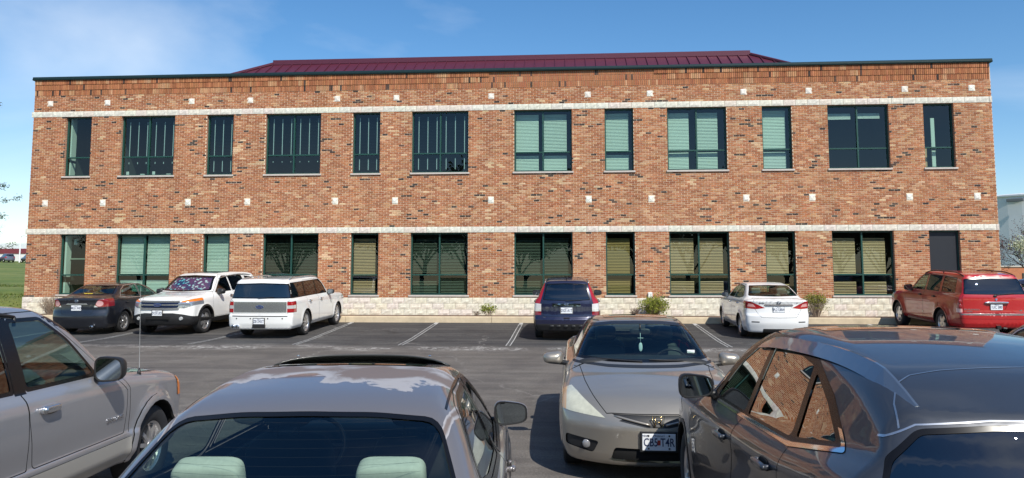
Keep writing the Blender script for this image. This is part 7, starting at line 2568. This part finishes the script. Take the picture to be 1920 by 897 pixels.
shrub(-.45, 27.42, .2, .12, 16, 30, 'tiny dry clump of twigs beside the leafy sprig', [(.25, .2, .1)], .02, twmat=M_twigd)
shrub(-15.75, 27.42, .46, .38, 110, 60, 'bare tan twiggy shrub near the corner beside the dark sedan', [(.30, .25, .14)], .02)
shrub(3.28, 27.42, .42, .66, 120, 250, 'bare brown shrub standing behind the blue SUV', [(.20, .11, .08), (.25, .14, .1)], .022, twmat=M_twigd)
shrub(4.98, 27.40, .2, .18, 40, 60, 'dry brown twigs beside the rounded green shrub', [(.26, .2, .12)], .02, twmat=M_twigd)

def pine(X, Y, H, R, label):
    z0 = float(terrain_z(X, Y))
    root = empty('pine_tree', (X, Y, z0 - .05)); tag(root, label, 'tree')
    mb = MB(); mb.tube([(0, 0, 0), (.05, 0, H * .5), (0, .05, H)], [.22, .14, .03], 8); mb.obj('trunk', M_bark, root)
    bm_ = MB(); pts = []
    z = 1.8
    while z < H * .97:
        for k in range(5):
            a = rng.uniform(0, 6.28); r = R * (1 - z / H) ** .62 * rng.uniform(.75, 1.08)
            tip = Vector((math.cos(a) * r, math.sin(a) * r, z + r * .10))
            mid = Vector((math.cos(a) * r * .5, math.sin(a) * r * .5, z - r * .02))
            bm_.tube([(0, 0, z), mid, tip], [.05, .03, .01], 4, cap=False)
            for t in np.linspace(.3, 1.0, 7):
                c = Vector((0, 0, z)).lerp(tip, t) + Vector((0, 0, -r * .03 * math.sin(t * 3.1)))
                for _ in range(int(16 + 26 * t)):
                    pts.append(tuple(c + Vector((rng.gauss(0, .13), rng.gauss(0, .13), rng.gauss(.03, .09)))))
        z += H * .055
    bm_.obj('limbs', M_bark, root)
    o = leaves('needles', pts, .035, [(.05, .085, .028), (.075, .115, .035), (.035, .06, .02)], root, elong=5)
    tag(o, kind='stuff')
pine(-31.45, 38.5, 15.5, 6.3, 'dark green pine tree on the grass bank left of the building')

def far_tree(X, Y, H, label, name='tree', leafc=None, nleaf=0, size=.1, trunk=M_bark, spread=.55, depth=3, n=5, rad=.14):
    z0 = float(terrain_z(X, Y))
    root = empty(name, (X, Y, z0 - .05)); tag(root, label, 'tree')
    mb = MB(); tips = []
    mb.tube([(0, 0, 0), (.02, .03, H * .18), (0, 0, H * .3)], [rad, rad * .85, rad * .75], 8, cap=False)
    mb.obj('trunk', trunk, root)
    lb = MB()
    for k in range(7):
        a = 6.28 * k / 7 + rng.uniform(-.3, .3)
        branch_tree(lb, (0, 0, H * rng.uniform(.17, .3)), (math.cos(a) * .55, math.sin(a) * .55, 1), H * .42, rad * .5, depth, tips, spread, n, 0, 4, .008)
    lb.obj('limbs', trunk, root)
    if nleaf:
        pts = []
        for _ in range(nleaf):
            ps, d = rng.choice(tips); i = rng.randint(1, len(ps) - 1)
            pts.append(tuple(ps[i] + Vector((rng.gauss(0, 1), rng.gauss(0, 1), rng.gauss(0, 1))) * size * 1.2))
        tag(leaves('crown', pts, size, leafc, root, elong=1.2), kind='stuff')
far_tree(36.2, 58, 4.9, 'white blossoming tree right of the building', 'blossom_tree', [(.62, .62, .46), (.7, .68, .55), (.42, .45, .22)], 9000, .085, depth=2, n=6)
far_tree(50.3, 86, 7.6, 'bare reddish brown tree behind the blossoming tree', 'bare_tree', [(.14, .075, .08), (.18, .1, .1), (.09, .07, .05)], 5000, .10, mat('reddish bark', (.12, .07, .07), .95), depth=2, n=6)
far_tree(53.6, 88, 6.9, 'dark green young tree in front of the pale tank', 'young_tree', [(.06, .075, .04), (.09, .1, .06)], 5000, .11, depth=2, n=6)
far_tree(-112.5, 149, 8.0, 'bare grey tree at the far end of the grass', 'bare_tree', None, 0, .1, mat('grey bark', (.25, .22, .2), .95), depth=2, n=6)
# grass tufts along the bank's near part
def bank_grass():
    pts = []
    for _ in range(9000):
        x = rng.uniform(-30, -17.6); y = rng.uniform(28.5, 44)
        pts.append((x, y, float(terrain_z(x, y)) + .02))
    o = leaves('bank_grass', pts, .03, [(.08, .14, .018), (.12, .16, .03), (.17, .18, .05)], None, elong=4)
    tag(o, 'short green grass on the bank left of the building', 'grass', kind='stuff')
bank_grass()

# ------------------------------------------------------------------ far buildings, lamp, cars
def far_building():
    X, Y = -150, 205
    z0 = 5.2
    root = empty('low_building', (X, Y, z0)); tag(root, 'long low white building with a dark red stripe beyond the grass', 'building')
    W, D = 190, 30
    def b_(name, z, h, m, out=0.0):
        mb = MB(); mb.box((0, 0, z + h / 2), (W + out, D + out, h)); mb.obj(name, m, root)
    b_('wall', -1.0, 4.4, mat('white cladding', (.68, .66, .64), .8))
    b_('stripe', 3.4, 1.25, mat('dark red fascia', (.17, .03, .04), .6), .3)
    b_('roof_band', 4.65, 1.35, mat('pale grey roof band', (.62, .66, .68), .6), .1)
    mb = MB()
    for k in range(6):
        o = MB(); o.cbox((60 + k * 5.2 - 26 + rng.uniform(-1, 1), -4, 6.0 + .5), (1.6, 1.6, 1.0), .05); o.obj('roof_unit', mat('roof unit', (.3, .32, .33), .6), root)
far_building()
def lamp_post():
    X, Y = -106.0, 150
    z0 = float(terrain_z(X, Y))
    root = empty('street_lamp', (X, Y, z0)); tag(root, 'white street lamp with a short arm beyond the grass', 'street lamp')
    wm = mat('white lamp paint', (.8, .8, .8), .5)
    mb = MB(); mb.tube([(0, 0, 0), (0, 0, 4.6), (.02, 0, 5.0), (.25, 0, 5.3)], [.13, .11, .10, .08], 10); mb.obj('pole', wm, root)
    mb = MB(); mb.tube([(.2, 0, 5.25), (.7, 0, 5.36), (1.25, 0, 5.28)], [.08, .09, .09], 8); mb.obj('arm', wm, root)
    mb = MB(); superell(mb, (1.35, 0, 5.22), (.7, .35, .2), .6, .6, 14, 8); mb.obj('lamp_head', wm, root, smooth=True)
lamp_post()
def far_car(X, Y, head, paint, label, suv=True, gz=None):
    sp = dict(L=4.7, W=1.86, H=1.7, wb=2.7, fo=.9, R=.35, Ra=.39, zsill=.3, spine=.72,
        top=[(-.1, .85), (0, .92), (.1, .98), (.5, 1.03), (1.1, 1.1), (1.28, 1.14), (2.02, 1.57), (2.35, 1.64), (3.0, 1.67), (4.1, 1.64), (4.9, 1.52)],
        belt=[(0, .97), (1.2, 1.06), (4.8, 1.14)], plan=[(-.1, .8), (0, .82), (.4, .89), (1.2, .92), (4.0, .92), (4.7, .88)],
        gh=[(0, .74), (1.2, .78), (3.0, .83), (4.8, .78)], sec=[(-.3, .1), (0, .05), (.5, 0), (1, .04), (1.2, .07)],
        nose=[(0, .15), (.5, 0), (.9, .06), (1.1, .3)], tail=[(0, .14), (.5, 0), (1.1, .07), (1.6, .32)], tumble=.33)
    c = Car('parked_car', sp, (X, Y), head, paint, label, detail=(34, 24, 10))
    z = float(terrain_z(X, Y)) if gz is None else gz
    c.root.location.z = z; c.root.rotation_euler = (0, 0, c.root.rotation_euler.z)
    tag(c.root, group='cars parked beyond the grass' if X < 0 else None)
    c.side_glass('side_window', [(1.7, 1.12), (2.5, 1.12), (2.5, 1.57), (2.1, 1.42)], G_dark, r=.02)
    c.side_glass('side_window', [(2.58, 1.12), (3.45, 1.14), (3.4, 1.57), (2.58, 1.58)], G_dark, r=.02)
    c.side_glass('side_window', [(3.55, 1.15), (4.2, 1.2), (4.05, 1.5), (3.5, 1.56)], G_dark, r=.02)
    c.end_glass('windshield', [(0, 1.14), (.72, 1.15), (.6, 1.56), (0, 1.58)], G_mid, 'front', r=.02)
    c.end_glass('rear_window', [(0, 1.14), (.7, 1.15), (.6, 1.5), (0, 1.54)], G_dark, 'rear', r=.02, extra=dict(z=(1.1, 2)))
    corner_light(c, [(.46, .78), (.5, .9), (.95, .96), (.95, .8)], M_clear, 'front', .5)
    corner_light(c, [(.6, .8), (.6, 1.05), (.98, 1.05), (.98, .8)], M_redlens, 'rear', 4.3)
    c.arches(); c.wheels('seven', .22, .21)
    c.finish()
far_car(-113.2, 151.5, .9, paint_mat('far grey paint', (.07, .08, .10), .3, .3), 'slate grey car parked beyond the grass, farthest from the lamp post')
far_car(-109.4, 151.0, .9, paint_mat('far blue grey paint', (.10, .11, .15), .3, .3), 'blue grey car parked beyond the grass between two darker cars')
far_car(-104.6, 150.8, .9, paint_mat('far navy paint', (.02, .026, .05), .3, .3), 'navy car parked beyond the grass just past the lamp post')
far_car(38.4, 63.5, 1.2, paint_mat('right navy paint', (.012, .018, .06), .3, .3), 'navy car parked beside the low orange brick building')
def tank():
    root = empty('storage_tank', (92, 150, .3)); tag(root, 'huge pale grey cylindrical storage tank rising behind the trees', 'tank')
    m = mat('pale tank paint', (.62, .64, .66), .6, noise=.06, nscale=.3)
    mb = MB(); R = 24; H = 15.2
    mb.lathe([(R, 0), (R, H), (R + .25, H), (R + .25, H + .25), (R - 1, H + .5), (.1, H + 2.2)], 72, 'z'); mb.obj('shell', m, root, smooth=False)
    mb = MB(); mb.cbox((-13.5, -17.5, H + 1.3), (.9, .9, 1.3), .1); mb.tube([(-13.5, -17.5, H + .3), (-13.5, -17.5, H + 2.6)], .12, 8); mb.obj('roof_vent', mat('vent white', (.75, .75, .75), .6), root)
    mb = MB(); mb.cbox((-18.0, -17.0, H - .7), (2.4, .4, .5), .05, rot=Matrix.Rotation(-.75, 3, 'Z')); mb.obj('walkway_bracket', mat('dark bracket', (.12, .13, .14), .6), root)
tank()
def brick_annex():
    root = empty('brick_annex', (58, 104, .3)); tag(root, 'low orange brick building with a dark doorway right of the office block', 'building')
    mb = MB(); mb.box((0, 0, 1.6), (20, 12, 3.2)); mb.obj('wall', mat('orange brick', (.45, .17, .085), .9, noise=.15, nscale=3), root)
    mb = MB(); mb.box((0, 0, 3.28), (20.2, 12.2, .16)); mb.obj('coping', mat('annex coping', (.5, .45, .4), .8), root)
    for k in range(6):
        mb = MB(); mb.box((-8.2 + k * 3.2, -6.03, 1.5), (1.2, .1, 2.0)); w = mb.obj('window', mat('annex frame', (.05, .06, .06), .6), root)
        mb = MB(); mb.box((-8.2 + k * 3.2, -6.09, 1.5), (1.0, .02, 1.8)); mb.obj('pane', G_dark, w)
brick_annex()

# trees across the lot, mirrored in the windows
def row_trees():
    for k in range(18):
        x = -52 + 6.2 * k + rng.uniform(-1.5, 1.5); y = -43 + rng.uniform(-4, 4); h = rng.uniform(9.5, 13.5)
        r = [o for o in bpy.data.objects if o.get('group') == 'trees across the parking lot']
        if len(r) < 2:
            n0 = set(bpy.data.objects)
            far_tree(x, y, h, 'tall half leafed tree across the parking lot from the building', 'lot_tree', [(.07, .09, .03), (.10, .12, .04), (.06, .06, .035)], 9000, .30, depth=2, n=5, rad=.26)
            root = [o for o in set(bpy.data.objects) - n0 if o.name.startswith('lot_tree')][0]
            tag(root, group='trees across the parking lot')
        else:
            src = r[k % 2]
            c = src.copy(); COL.objects.link(c); c.location = (x, y, src.location.z); c.rotation_euler.z = k * 1.3; c.scale = (h / 10,) * 3
            for ch in src.children:
                q = ch.copy(); COL.objects.link(q); q.parent = c
row_trees()
